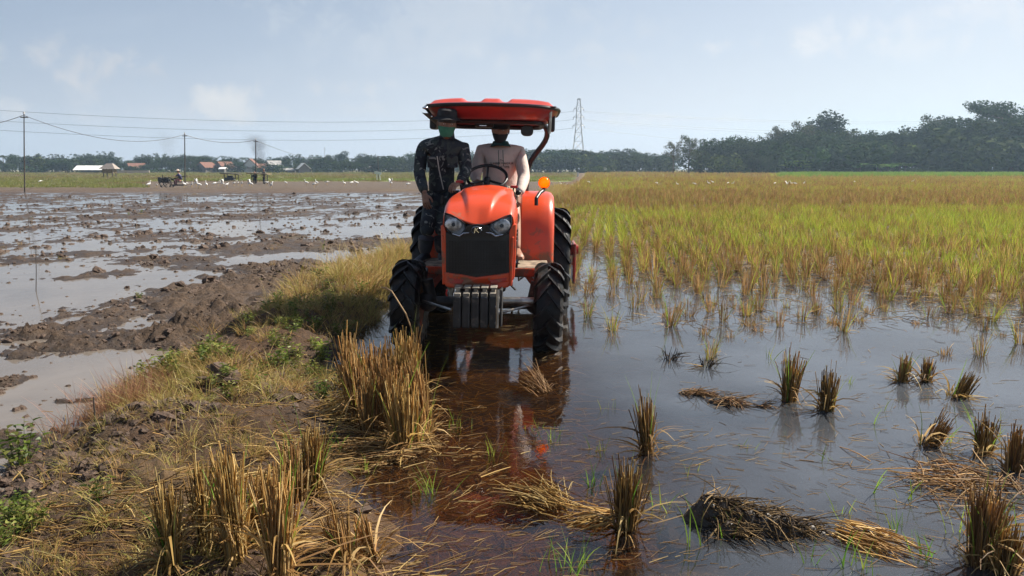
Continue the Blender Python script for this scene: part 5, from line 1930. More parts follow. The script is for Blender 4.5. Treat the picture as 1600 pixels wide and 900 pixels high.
def bank_grass():
    pts, kd, sz = [], [], []

    def patch(px, py, rx, ry, n, kinds, s0=1.0, z=.18):
        c = G(px, py, z)
        xs, ys_ = c.x + gr.normal(0, rx, n), np.maximum(c.y + gr.normal(0, ry, n), 1.0)
        for x, y, zz in zip(xs, ys_, height(xs, ys_)):
            if zz < -0.005:
                continue
            pts.append((x, y, zz - .005))
            kd.append(kinds[gr.integers(0, len(kinds))])
            sz.append(s0 * gr.uniform(.7, 1.25))
    patch(612, 520, .16, .5, 110, [2, 0, 0], 1.15)
    patch(622, 552, .10, .22, 90, [0, 2, 5, 0], 1.35)
    patch(585, 470, .2, .5, 110, [0, 2, 0], 1.1)
    patch(600, 410, .30, 1.5, 300, [0, 0, 0, 1, 2, 0], 1.45)       # golden grass beside the wheel
    patch(540, 425, .35, .9, 140, [0, 1, 0], 1.25)
    patch(500, 470, .42, .7, 200, [2, 3, 2, 0, 1], .8)           # shaded weeds on the bank
    patch(450, 510, .25, .35, 40, [2, 3, 1], .6)
    patch(335, 590, .50, .28, 150, [0, 1, 1, 1, 2], .75)           # olive and straw top of the near bank
    patch(255, 640, .30, .22, 40, [2, 0, 1], .5)
    patch(290, 560, .20, .12, 50, [2, 2, 3], .8)
    patch(350, 603, .07, .08, 7, [3], .6)                       # round-leaved weed
    patch(190, 605, .14, .18, 40, [4], .8)                       # reddish haze of fine grass
    patch(240, 575, .25, .12, 30, [4, 1], .8)
    patch(100, 690, .4, .12, 20, [1, 2], .5)
    patch(50, 780, .35, .15, 30, [1, 3, 1], .6)
    patch(120, 860, .5, .12, 90, [1, 1, 2], .6)
    patch(360, 700, .4, .25, 60, [1, 0], .6)
    patch(480, 560, .3, .3, 50, [1, 2, 3], .8)
    ys_ = np.repeat(np.arange(11, 60, .16), 3)                      # thin fringe along the bank into the distance
    xs = np.interp(ys_, BANK_Y, BANK_X) + gr.normal(0, 1, len(ys_)) * (.26 + .004 * ys_)
    for x, y, zz in zip(xs, ys_, height(xs, ys_)):
        if True:
            pts.append((x, y, zz - .01))
            kd.append([0, 1, 2][gr.integers(0, 3)])
            sz.append(gr.uniform(.8, 1.5) * (1 + y / 50))
    # scattered weeds in the mud
    ys_ = 5 + 26 * gr.uniform(size=420) ** 1.5
    xs = -gr.uniform(.25, .85, 420) * ys_ - .5
    for x, y, zz, tt, nn in zip(xs, ys_, height(xs, ys_), bank_t(xs, ys_), vnoise(xs / 1.5, ys_ / 1.5, 8)):
        if tt > -1.1 or zz < .012 or nn < .15:
            continue
        pts.append((x, y, zz))
        kd.append([2, 1, 3][gr.integers(0, 3)])
        sz.append(gr.uniform(.35, .7))
    n = len(pts)
    scatter("grass", "dry golden grass and low green weeds growing over the earth bank", pts, gr.uniform(0, 6.28, n), sz, kd, grass_kinds)


bank_grass()

# far left: weedy regrowth and bunds, a low fuzz over the bands
_n = 9000
_y = 62 * np.exp(gr.uniform(size=_n) * math.log(330 / 62))
_px = gr.uniform(-120, 900, _n)
_x = (_px - 800) / FPX * _y
_k = (bank_t(_x, _y) < -1.0) & ~((_px > 230) & (_y < 92))
_x, _y = _x[_k], _y[_k]
_q = vnoise(_x / 25, _y / 9, 91)
fz_pts = np.stack([_x, _y, np.full(len(_x), .03)], 1)
fz_k = np.where(_q > .1, 0, np.where(_q > -.3, 1, 2))
fz_s = gr.uniform(.7, 1.5, len(_x)) * (_y / 75) ** .5
far_kinds = [grass_mesh("weed", 61, 40, .20, .45, [(.17, .20, .05), (.22, .22, .06)], .03, .4, .3, segs=2), grass_mesh("weed", 62, 40, .16, .45, [(.24, .17, .08), (.20, .14, .07)], .03, .5, .3, segs=2), grass_mesh("weed", 63, 40, .18, .45, [(.22, .19, .06), (.18, .16, .05)], .03, .4, .3, segs=2)]
scatter("weeds", "low weeds and old stubble over the far fields behind the mud", fz_pts, gr.uniform(0, 6.28, len(fz_pts)), fz_s, fz_k, far_kinds)


# ---- loose straw: floating on the pool, sunk in it, strewn over the bank
FLOAT = [(760, 790, .35, .30, 60, .6), (690, 770, .25, .25, 66, .8), (950, 690, .5, .25, 110, .2), (1080, 700, .35, .12, 49, .3), (1130, 720, .35, .10, 38, -.2),
                                  (1290, 770, .28, .3, 71, 2.3), (1330, 840, .3, .2, 60, 2.4), (1400, 700, .5, .3, 104, None), (1500, 740, .4, .25, 143, .3), (1560, 780, .3, .25, 88, .4),
                                  (1350, 600, .6, .5, 33, None), (1450, 640, .6, .5, 132, .2), (1150, 500, 1.4, .8, 71, None), (1000, 480, .6, .8, 33, None), (1350, 520, 1.2, .8, 104, None),
                                  (620, 870, .35, .15, 88, .4), (700, 850, .4, .15, 60, .2), (860, 560, .15, .3, 27, .9), (900, 800, .3, .2, 60, .5), (1000, 780, .3, .2, 71, .2), (1020, 870, .35, .1, 60, .3),
                                  (730, 525, .35, .5, 143, .1), (790, 510, .3, .5, 99, .1)]
STREWN = [(120, 860, .35, .12, 173, .1, DRYP), (200, 820, .45, .2, 146, .2, DRYP), (300, 850, .4, .18, 187, .4, DRYP), (420, 760, .35, .3, 187, .5, DRYP), (440, 700, .3, .2, 112, .3, DRYP),
                                       (520, 650, .35, .35, 187, .3, DRYP), (600, 690, .28, .22, 149, .5, DRYP), (650, 670, .16, .2, 63, 1.3, DRYP), (350, 640, .5, .4, 112, None, DRYP), (460, 880, .4, .08, 112, .4, DRYP),
                                       (60, 760, .4, .2, 69, None, DRYP), (480, 560, .3, .4, 63, None, DRYP), (560, 590, .25, .3, 69, .2, DRYP)]


def litter():
    g = np.random.default_rng(33)
    B, D, Ln, W, Bd, C = [], [], [], [], [], []

    def put(x, y, z, n_al=None, l0=.05, l1=.22, w=.006, pal=STRAW_D, up=.05):
        n = len(x)
        a = g.uniform(0, 6.28, n) if n_al is None else n_al + g.normal(0, .35, n)
        B.append(np.stack([x, y, z], 1))
        D.append(np.stack([np.cos(a), np.sin(a), g.normal(0, up, n)], 1))
        Ln.append(g.uniform(l0, l1, n))
        W.append(w * g.uniform(.6, 1.3, n))
        Bd.append(np.stack([g.normal(0, .12, n), g.normal(0, .12, n), -np.abs(g.normal(0, up, n))], 1))
        C.append(pick(pal, n, g))

    # straw sunk on the pool bed
    n = 2600
    y = g.uniform(2.4, 6.6, n)
    x = np.where(g.uniform(size=n) < .8, g.uniform(-1.0, .5, n), g.uniform(-.9, .75, n) * y)
    k = bank_t(x, y) > .55
    x, y = x[k], y[k]
    put(x, y, np.minimum(np.maximum(height(x, y), -.11) + g.uniform(.005, .05, len(x)), -.012), None, .06, .26, .0055, STRAW, .03)
    # floating: thin drifts
    for px, py, rx, ry, n, al in FLOAT:
        c = G(px, py)
        x, y = c.x + g.normal(0, rx, n), c.y + g.normal(0, ry, n)
        k = (bank_t(x, y) > .2) & (y > 1.2)
        x, y = x[k], y[k]
        put(x, y, np.maximum(height(x, y), 0) + g.uniform(.001, .006, len(x)), al, .025, .13, .0028, DRYP + STRAW_D, .02)
    # strewn over bank and its foot
    for px, py, rx, ry, n, al, pal in STREWN:
        c = G(px, py, .06)
        x, y = c.x + g.normal(0, rx, n), np.maximum(c.y + g.normal(0, ry, n), 1.2)
        put(x, y, np.maximum(height(x, y), 0) + g.uniform(.0, .03, n), al, .04, .20, .0062, pal, .22)
    # tumbled straw between the stubble tufts
    n = 7000
    y = 7.5 + 16 * g.uniform(size=n) ** 1.6
    x = .7 + g.uniform(size=n) * (.74 * y - .7)
    k = g.uniform(size=n) < shore(x, y) + .08
    x, y = x[k], y[k]
    put(x, y, np.maximum(height(x, y), 0) + g.uniform(.0, .06, len(x)), None, .10, .34, .007, STRAW_D + STRAW[:2], .25)
    V, F, Cc = blades(np.concatenate(B), np.concatenate(D), np.concatenate(Ln), np.concatenate(W), np.concatenate(Bd), 2, .7, np.concatenate(C), 3, g)
    tag(link("straw_litter", mesh_arrays("straw_litter", V, F, M_STRAW, Cc)), "loose straw floating on the pool and strewn over the bank", None, None, "stuff")


litter()

# ------------------------------------------------------------------ trees
LEAFG = [(0.022, 0.040, 0.012), (0.030, 0.050, 0.015), (0.018, 0.034, 0.011), (0.040, 0.060, 0.019)]
LEAFY = [(0.050, 0.078, 0.020), (0.038, 0.064, 0.018), (0.060, 0.080, 0.026)]
LEAFO = [(0.085, 0.095, 0.04), (0.10, 0.10, 0.05), (0.065, 0.08, 0.035)]


def leaf_cloud(g, centres, radii, n, size, pal, squash=1.0, shell=.55):
    """leaf clumps through the volume of several lobes, denser to the outside"""
    centres, radii = np.asarray(centres, float), np.asarray(radii, float)
    w_ = radii ** 2
    k = g.choice(len(centres), n, p=w_ / w_.sum())
    v = g.normal(size=(n, 3))
    v /= np.linalg.norm(v, axis=1, keepdims=True)
    r = radii[k] * (shell + (1.08 - shell) * g.uniform(size=n) ** .6) * (1 + .16 * g.normal(size=n))
    p = centres[k] + v * r[:, None] * np.array([1, 1, squash])
    nrm = v * .6 + g.normal(size=(n, 3)) * .8 + np.array([0, 0, .3])
    nrm /= np.linalg.norm(nrm, axis=1, keepdims=True)
    t = np.cross(nrm, g.normal(size=(n, 3)))
    t /= np.linalg.norm(t, axis=1, keepdims=True)
    b = np.cross(nrm, t)
    s = size * g.uniform(.5, 1.3, n)[:, None]
    q = np.stack([p - t * s, p + b * s * .55 + nrm * s * .15, p + t * s, p - b * s * .55 + nrm * s * .15], 1)
    lobe = g.uniform(.8, 1.2, len(centres))[k]
    c = pick(pal, n, g, .16) * lobe[:, None]
    return q.reshape(-1, 3), np.arange(4 * n).reshape(n, 4), np.repeat(c, 4, 0)


def trunk_mb(g, h, r, limbs, spread, hb=.4, n=9):
    m = MB()
    top = Vector((g.normal(0, .03) * h, g.normal(0, .03) * h, h))
    pts = [Vector((0, 0, -.4)), Vector((0, 0, h * .25)) + Vector((g.normal(0, .01) * h, g.normal(0, .01) * h, 0)), Vector((top.x * .6, top.y * .6, h * .62)), top]
    m.tube(pts, [r * 1.35, r, r * .7, r * .25], n)
    tips = []
    for k in range(limbs):
        a = 2.4 * k + g.uniform(0, .8)
        q = hb + (0.9 - hb) * (k + .3) / limbs
        b = pts[1].lerp(pts[3], q)
        e = b + Vector((math.cos(a), math.sin(a), .55 + .5 * q)) * spread * g.uniform(.6, 1.1) * (1.1 - .4 * q)
        m.tube([b, (b + e) / 2 + Vector((0, 0, -.06 * spread)), e], [r * .45, r * .3, r * .1], 6)
        tips.append(e)
    return m, tips, top


TREES = {}


def tree_proto(kind, seed):
    g = np.random.default_rng(seed)
    if kind == "round":
        h = 11.0
        m, tips, top = trunk_mb(g, h * .75, .24, 7, 3.2)
        cs = [(t.x, t.y, t.z) for t in tips] + [(top.x, top.y, top.z)] + [(g.normal(0, 1.9), g.normal(0, 1.9), g.uniform(3.0, 9)) for _ in range(9)]
        rs = [g.uniform(1.2, 2.1) for _ in cs]
        crown = leaf_cloud(g, cs, rs, 3600, .30, LEAFG)
    elif kind == "tall":
        h = 14.0
        m, tips, top = trunk_mb(g, h * .85, .26, 9, 2.6, .3)
        cs = [(t.x, t.y, t.z) for t in tips] + [(top.x, top.y, top.z - .3)] + [(g.normal(0, 1.2), g.normal(0, 1.2), g.uniform(4, 12)) for _ in range(8)]
        rs = [g.uniform(.9, 1.8) for _ in cs]
        crown = leaf_cloud(g, cs, rs, 3400, .30, LEAFG)
    elif kind == "sparse":
        h = 12.0
        m, tips, top = trunk_mb(g, h * .88, .22, 13, 3.0, .2)
        cs = [(t.x, t.y, t.z) for t in tips] + [(t.x * .6, t.y * .6, t.z - .5) for t in tips]
        rs = [g.uniform(.5, 1.15) for _ in cs]
        crown = leaf_cloud(g, cs, rs, 1500, .24, LEAFO, shell=.2)
    elif kind == "bamboo":
        m = MB()
        cs, rs = [], []
        for k in range(26):
            a, rr = g.uniform(0, 6.28), g.uniform(.1, 1.2)
            b = Vector((math.cos(a) * rr, math.sin(a) * rr, -.3))
            hh = g.uniform(7, 12.5)
            o = Vector((math.cos(a), math.sin(a), 0)) * g.uniform(.6, 3.2)
            pts = [b, b + Vector((0, 0, hh * .5)) + o * .15, b + Vector((0, 0, hh * .88)) + o * .55, b + Vector((0, 0, hh)) + o]
            m.tube(pts, [.06, .05, .03, .012], 5)
            for q in (.35, .5, .62, .74, .86, .96):
                p = pts[1].lerp(pts[3], (q - .35) / .61) if q > .35 else pts[1]
                cs.append((p.x + g.normal(0, .3), p.y + g.normal(0, .3), p.z))
                rs.append(g.uniform(.45, .95) * (1.25 - .55 * q))
        crown = leaf_cloud(g, cs, rs, 4200, .27, LEAFY + LEAFG, .9, .15)
    elif kind == "palm":
        h = 10.0
        m = MB()
        m.tube([(0, 0, -.3), (.15, .1, h * .4), (.35, .1, h * .8), (.45, .1, h)], [.22, .16, .13, .12], 8)
        B, D, Ln, W, Bd = [], [], [], [], []
        for k in range(22):
            a, e = 2.4 * k, g.uniform(-.1, 1.1)
            d = np.array([math.cos(a), math.sin(a), e])
            d /= np.linalg.norm(d)
            ln = g.uniform(2.4, 3.4)
            for j in range(15):
                q = .12 + .88 * j / 14
                p = np.array([.45, .1, h]) + d * ln * q + np.array([0, 0, -.42 * ln * q * q])
                for s in (-1, 1):
                    sd = np.cross(d, [0, 0, 1.0])
                    B.append(p)
                    D.append(sd * s + d * .6 + np.array([0, 0, -.25]))
                    Ln.append(.75 * (1 - .55 * abs(q - .45)))
                    W.append(.10)
                    Bd.append((0, 0, -.35))
        crown = blades(B, D, Ln, W, np.array(Bd), 2, .2, pick(LEAFG + LEAFY, len(B), g), 2, g)
    elif kind == "umbrella":
        h = 19.0
        m = MB()
        m.tube([(0, 0, -.5), (.1, 0, 4), (.3, .2, 8)], [.75, .55, .45], 10)
        cs, rs = [], []
        for k in range(15):
            a = 2.4 * k
            ln = g.uniform(5, 11.5)
            e = Vector((math.cos(a) * ln, math.sin(a) * ln * .8, g.uniform(13.0, 18.0) - ln * .22))
            b = Vector((.3, .2, 7.5))
            md = b.lerp(e, .5) + Vector((0, 0, 2.0))
            m.tube([b, md, e], [.32, .18, .05], 6)
            for q in (.62, .8, .95, 1.08):
                p = md.lerp(e, (q - .5) * 2)
                cs.append((p.x, p.y, p.z + .5))
                rs.append(g.uniform(1.3, 2.2))
        crown = leaf_cloud(g, cs, rs, 6500, .30, LEAFG, .42, .3)
    elif kind == "banana":
        m = MB()
        B, D, Ln, W, Bd = [], [], [], [], []
        for t in range(4):
            ox, oy = g.normal(0, 1.1), g.normal(0, .8)
            hh = g.uniform(1.6, 2.4)
            m.tube([(ox, oy, -.2), (ox, oy, hh)], [.14, .09], 8)
            for k in range(9):
                a = 2.4 * k + t
                B.append((ox, oy, hh))
                D.append((math.cos(a) * .6, math.sin(a) * .6, 1.0))
                Ln.append(g.uniform(1.5, 2.2))
                W.append(.55)
                Bd.append((math.cos(a) * .35, math.sin(a) * .35, -.55))
        crown = blades(B, D, Ln, W, np.array(Bd), 5, .25, pick([(0.16, 0.27, .05), (0.21, 0.31, 0.07), (0.12, 0.22, .04)], len(B), g), 2, g)
    else:   # bush
        m = MB().tube([(0, 0, -.3), (0, 0, 1.0)], [.1, .04], 6)
        cs = [(g.normal(0, 1.6), g.normal(0, 1.0), g.uniform(.4, 2.2)) for _ in range(9)]
        crown = leaf_cloud(g, cs, [g.uniform(.7, 1.2) for _ in cs], 1300, .24, LEAFG + LEAFY)
    tm = m.mesh("trunk", M_BARK)
    tm.polygons.foreach_set("use_smooth", [True] * len(tm.polygons))
    cm = mesh_arrays("crown", *crown[:2], M_CROWN, crown[2], smooth=False)
    return tm, cm


for kind, names_, n_ in (("round", 0, 3), ("tall", 10, 2), ("sparse", 20, 2), ("bamboo", 30, 2), ("palm", 40, 2), ("umbrella", 50, 1), ("banana", 60, 2), ("bush", 70, 2)):
    TREES[kind] = [tree_proto(kind, 500 + names_ + i) for i in range(n_)]
HT = {"round": 10.5, "tall": 13.5, "sparse": 12.0, "bamboo": 11.5, "palm": 12.0, "umbrella": 18.5, "banana": 3.6, "bush": 2.6}
NAME = {"round": "broadleaf_tree", "tall": "tall_tree", "sparse": "sparse_tree", "bamboo": "bamboo_clump", "palm": "coconut_palm", "umbrella": "rain_tree", "banana": "banana_plant", "bush": "bush"}
CAT = {"bamboo": "bamboo", "palm": "palm", "banana": "banana plant", "bush": "bush"}
tg = np.random.default_rng(77)


def plural(k):
    n = NAME[k].replace("_", " ")
    return n + ("es" if n.endswith("sh") else "s")


def plant(kind, px, top_py, Y, label, group=None, wide=1.0):
    """tree whose foot stands on the field at depth Y and whose top is seen at top_py"""
    f = P(px, 270, Y)
    top = P(px, top_py, Y)
    hgt = max(1.0, top.z)
    s = hgt / HT[kind]
    t, c = TREES[kind][tg.integers(0, len(TREES[kind]))]
    e = empty(NAME[kind], (f.x, Y, 0.0), (0, 0, tg.uniform(0, 6.28)))
    e.scale = (s * wide, s * wide, s)
    tag(e, label, CAT.get(kind, "tree"), group)
    link("trunk", t, e)
    link("crown", c, e)
    return e


def skyline(px, pts):
    return float(np.interp(px, [p[0] for p in pts], [p[1] for p in pts]))


LEFT_SKY = [(-60, 247), (0, 245), (60, 244), (95, 244), (140, 243), (165, 241), (200, 247), (250, 244), (300, 244), (330, 243), (370, 246), (420, 248), (450, 246), (500, 241), (535, 243), (560, 245), (590, 243), (640, 243), (690, 240), (760, 240), (820, 238),
            (880, 234), (920, 233), (945, 236), (960, 239), (985, 237), (1030, 240)]
SEG = [(-80, 130, "beside the first tall pole"), (130, 270, "behind the white roofed shed"), (270, 480, "behind the village roofs"), (480, 660, "between village and tractor"),
       (660, 860, "behind the tractor's two people"), (860, 1045, "below the lattice pylon")]


def seg_of(px):
    for a, b, t in SEG:
        if a <= px < b:
            return t
    return SEG[-1][2]


for row, Y0, up in ((0, 325, 0.0), (1, 308, 4.0), (2, 296, 10)):
    px = -70.0
    while px < 1040:
        k = ("round", "bamboo", "round", "tall", "round", "palm", "bamboo")[tg.integers(0, 7)] if row < 2 else ("round", "bamboo", "bush", "round")[tg.integers(0, 4)]
        top = skyline(px, LEFT_SKY) + up + tg.uniform(-3.5, 4.0)
        if k in ("tall", "palm"):
            top -= 2.0
        look = {"round": "hazy rounded tree", "bamboo": "hazy feathery bamboo", "tall": "hazy tall narrow tree", "palm": "hazy coconut palm", "bush": "low hazy bush"}[k]
        where = ("at the far tree line's back ", "in the far tree line's middle ", "at the far tree line's front ")[row]
        plant(k, px + tg.uniform(-5, 5), min(top, 262), Y0 + tg.uniform(-6, 6), look + " " + where.strip() + " " + seg_of(px), "%s %s" % (plural(k), where.strip() + " " + seg_of(px)), 1.7 if k == "round" else 1.45)
        px += tg.uniform(12, 20) if row < 2 else tg.uniform(15, 26)

# nearer wood on the right
RIGHT_SKY = [(1088, 222), (1110, 219), (1130, 213), (1165, 212), (1195, 212), (1215, 206), (1232, 204), (1262, 206), (1275, 200), (1290, 195), (1305, 200), (1330, 204), (1350, 208), (1372, 203), (1385, 196), (1400, 200), (1420, 204), (1432, 198), (1450, 188),
             (1465, 182), (1485, 190), (1510, 196), (1540, 186), (1580, 182), (1660, 176)]
for row, Y0, up in ((0, 262, 0.0), (1, 246, 7.0), (2, 234, 26)):
    px = 1092.0
    while px < 1690:
        k = ("round", "tall", "round", "bamboo", "round")[tg.integers(0, 5)] if row < 2 else ("round", "bush", "bush", "bamboo")[tg.integers(0, 4)]
        top = skyline(px, RIGHT_SKY) + up + tg.uniform(-1, 11)
        look = {"round": "dark rounded tree", "tall": "tall leafy tree", "bamboo": "feathery bamboo clump", "bush": "dark bush"}[k]
        where = ("at the back of the nearer wood", "in the middle of the nearer wood", "along the field side of the nearer wood")[row]
        part_ = "right of the thin pair" if px < 1230 else "below the tallest crown" if px < 1370 else "beside the spreading rain tree"
        plant(k, px + tg.uniform(-5, 5), top, Y0 + tg.uniform(-6, 6), look + " " + where + " " + part_.replace("right of", "next to"), "%s %s %s" % (plural(k), where, part_.replace("right of", "next to")), 1.3 if k != "tall" else 1.35)
        px += tg.uniform(17, 27) if row < 2 else tg.uniform(20, 36)
plant("sparse", 1052, 219, 242, "smaller of two thin crowned trees standing apart at the field edge", None, 1.1)
plant("sparse", 1076, 211, 240, "taller of two thin crowned trees standing apart at the field edge", None, 1.15)
plant("tall", 1290, 178, 268, "tallest dark tree rising above the middle of the nearer wood", None, 1.5)
plant("sparse", 1252, 190, 262, "open crowned tree with sky showing through beside the tallest tree", None, 1.2)
plant("sparse", 1212, 196, 262, "thin tree top poking above the wood near its low end", None, .9)
plant("sparse", 1455, 180, 258, "open leafed tree just before the spreading rain tree", None, 1.2)
plant("umbrella", 1592, 150, 236, "wide flat crowned rain tree spreading over the end of the wood", None, 1.35)
plant("umbrella", 1560, 172, 246, "lower rain tree with layered branches reaching out beneath the widest crown", None, 1.2)
plant("round", 1580, 186, 226, "very dark broad tree under the rain tree at the border of the photo", None, 1.7)
plant("round", 1545, 196, 228, "dark broad tree in front of the rain tree's trunk", None, 1.5)
for i, (px, py, Y) in enumerate(((1236, 250, 226), (1250, 247, 226), (1345, 252, 224), (1368, 253, 224), (1392, 253, 224), (1408, 251, 225), (1120, 254, 232))):
    plant("banana", px, py, Y, ("pale green banana plant before the wood, first of a pair", "pale green banana plant before the wood, second of a pair", "banana plant at the near end of a light green row", "second banana plant in the light green row before the wood",
                                "third banana plant in the light green row before the wood", "banana plant at the far end of the light green row", "lone pale banana plant next to the thin crowned trees")[i], "banana plants before the wood", 1.5)
for i, (px, Y) in enumerate(((925, 262), (945, 262), (1430, 215), (1460, 215), (1500, 214), (1530, 214))):
    plant("bush", px, 262 if i < 2 else 264.5, Y, "light green bush at the field edge " + ("near the white roofed hut by the pylon" if i < 2 else "under the spreading rain tree"), "bushes near the pylon hut" if i < 2 else "bushes under the rain tree", 2.0)


def undergrowth():
    g = np.random.default_rng(88)
    parts = []
    for Y, x0, x1, hh, n in ((296, -270, 75, 4.0, 9000), (228, 62, 190, 3.4, 5000)):
        x = g.uniform(x0, x1, n)
        hz = hh * (.6 + .5 * fbm(x / 9, x * 0, 5, 3))
        z = g.uniform(0, 1, n) ** .8 * hz
        p = np.stack([x, Y + g.normal(0, 2.2, n), z], 1)
        t = g.normal(size=(n, 3))
        t /= np.linalg.norm(t, axis=1, keepdims=True)
        b = np.cross(t, g.normal(size=(n, 3)))
        b /= np.linalg.norm(b, axis=1, keepdims=True)
        s = g.uniform(.25, .6, n)[:, None] * (Y / 330)
        q = np.stack([p - t * s, p + b * s * .6, p + t * s, p - b * s * .6], 1)
        parts.append((q.reshape(-1, 3), np.arange(4 * n).reshape(n, 4), np.repeat(pick(LEAFG, n, g), 4, 0)))
    tag(link("undergrowth", mesh_arrays("undergrowth", *join(*parts)[:2], M_CROWN, join(*parts)[2], smooth=False)), "dark undergrowth closing the foot of the tree lines", None, None, "stuff")


undergrowth()

# ------------------------------------------------------------------ buildings of the village
M_WALL_W = mat("whitewash", (0.66, 0.66, 0.64), 0.85, var=0.1)
M_WALL_G = mat("grey_render", (0.16, 0.15, 0.14), 0.9, var=0.2)
M_TILE = mat("red_roof_tile", (0.19, 0.085, 0.055), 0.85, var=0.25, scale=3)
M_SHEET = mat("white_roof_sheet", (0.80, 0.79, 0.76), 0.4, var=0.12, scale=.8)
M_SHEET_G = mat("grey_roof_sheet", (0.32, 0.31, 0.30), 0.6, var=0.2, scale=.8)
M_TIMBER = mat("weathered_timber", (0.12, 0.09, 0.07), 0.9, var=0.3)
M_THATCH = mat("thatch", (0.22, 0.17, 0.10), 0.95, var=0.3, scale=6)
M_OPEN = mat("dark_opening", (0.02, 0.02, 0.022), 0.8)


def house(name, px, Y, w_, d_, wall, roof, label, mw, mr, yaw=0.0, category="house", base=0.0, open_=False):
    Y, w_, d_, wall, roof = Y * .793, w_ * .70, d_ * .70, wall * .72, roof * .68
    f = P(px, 270, Y)
    e = empty(name, (f.x, Y, base), (0, 0, yaw))
    tag(e, label, category)
    if open_:
        for x in (-.46, -.15, .15, .46):
            for y in (-.45, .45):
                MB().box((x * w_, y * d_, wall / 2), (.16, .16, wall)).build("post", M_TIMBER, e)
        MB().box((0, d_ * .42, wall * .45), (w_ * .92, .12, wall * .9)).build("wall", M_OPEN, e)
    else:
        wm = MB()
        wm.box((0, 0, wall / 2), (w_, d_, wall))
        wm.prism([(-w_ / 2, -d_ / 2 + .02, wall), (-w_ / 2, d_ / 2 - .02, wall), (-w_ / 2, 0, wall + roof * .94)], w_, 0)
        wl = wm.build("wall", mw, e)
        for k in (-.28, .22):
            MB().box((k * w_, -d_ / 2 - .01, wall * .55), (w_ * .14, .06, wall * .4)).build("window", M_OPEN, e)
        MB().box((-.03 * w_, -d_ / 2 - .01, wall * .38), (w_ * .11, .06, wall * .76)).build("door", M_TIMBER, e)
    for s in (-1, 1):
        o = .45
        a = [(-w_ / 2 - o, s * (d_ / 2 + o), wall - .18), (w_ / 2 + o, s * (d_ / 2 + o), wall - .18), (w_ / 2 + o, 0, wall + roof), (-w_ / 2 - o, 0, wall + roof)]
        MB().prism(a, .14, 2).build("roof", mr, e)
    return e


house("shed", 143, 352, 13.0, 9.0, 1.8, 2.1, "long low open shed with a bright white sheet roof in front of the far trees", M_WALL_G, M_SHEET, R(6), "shed", 0, True)
house("house", 323, 372, 7.5, 8, 3.0, 2.9, "house with a bright red tiled roof behind the second tall pole", M_WALL_G, M_TILE, R(60))
house("house", 352, 376, 8.0, 8, 3.0, 3.2, "house with a faded red roof between the second and third tall poles", M_WALL_G, M_TILE, R(55))
house("house", 393, 371, 3.6, 7, 4.2, 3.6, "narrow house with a steep white gable beside the third tall pole", M_WALL_W, M_TILE, R(90))
house("house", 404, 373, 9, 7, 2.8, 2.2, "long house with a dull red roof right behind the third tall pole", M_WALL_G, M_TILE, R(5))
house("house", 429, 378, 7, 7, 3.6, 3.2, "house with a pale grey roof below the smoke plume", M_WALL_W, M_SHEET_G, R(40))
house("house", 474, 368, 5.0, 6, 2.4, 3.0, "small house with a shining white roof slope standing apart from the village", M_WALL_G, M_SHEET, R(-58))
house("house", 450, 370, 8, 5, 1.6, 1.0, "low outbuilding with a flat pale roof at the edge of the village", M_WALL_G, M_SHEET_G, R(4))
house("house", 349, 364, 2.4, 3, 2.3, .7, "tiny kiosk with a white roof in front of the red roofed houses", M_WALL_G, M_SHEET, 0)
house("house", 214, 380, 8, 7, 2.8, 2.6, "brown roofed house half hidden in trees past the white shed", M_WALL_G, M_TILE, R(35))
house("house", 306, 372, 2.6, 3, 1.9, .6, "little white roofed hut at the village edge before the red roof", M_WALL_G, M_SHEET, 0)
house("house", 578, 380, 7, 5, 2.6, 1.4, "cream walled house in the trees between village and tractor", mat("cream_wall", (.5, .46, .34), .9), M_SHEET_G, R(5))
house("hut", 940, 335, 3.6, 3.2, 1.7, .9, "small hut with a white roof at the foot of the trees near the pylon", M_WALL_G, M_SHEET, R(8), "hut")
f_ = P(205, 270, 268)
wl_ = MB().box((0, 0, .55), (13, .3, 1.0)).build("wall", mat("pinkish_wall", (.42, .33, .28), .9, var=.2), None)
wl_.location = (f_.x, 268, 0)
tag(wl_, "long low pinkish boundary wall beside the white roofed shed", "wall")

# ------------------------------------------------------------------ lattice pylon and lines
M_GALV = mat("galvanised_steel", (0.40, 0.40, 0.41), 0.5, metal=0.6, var=0.1)
PY = 440.0


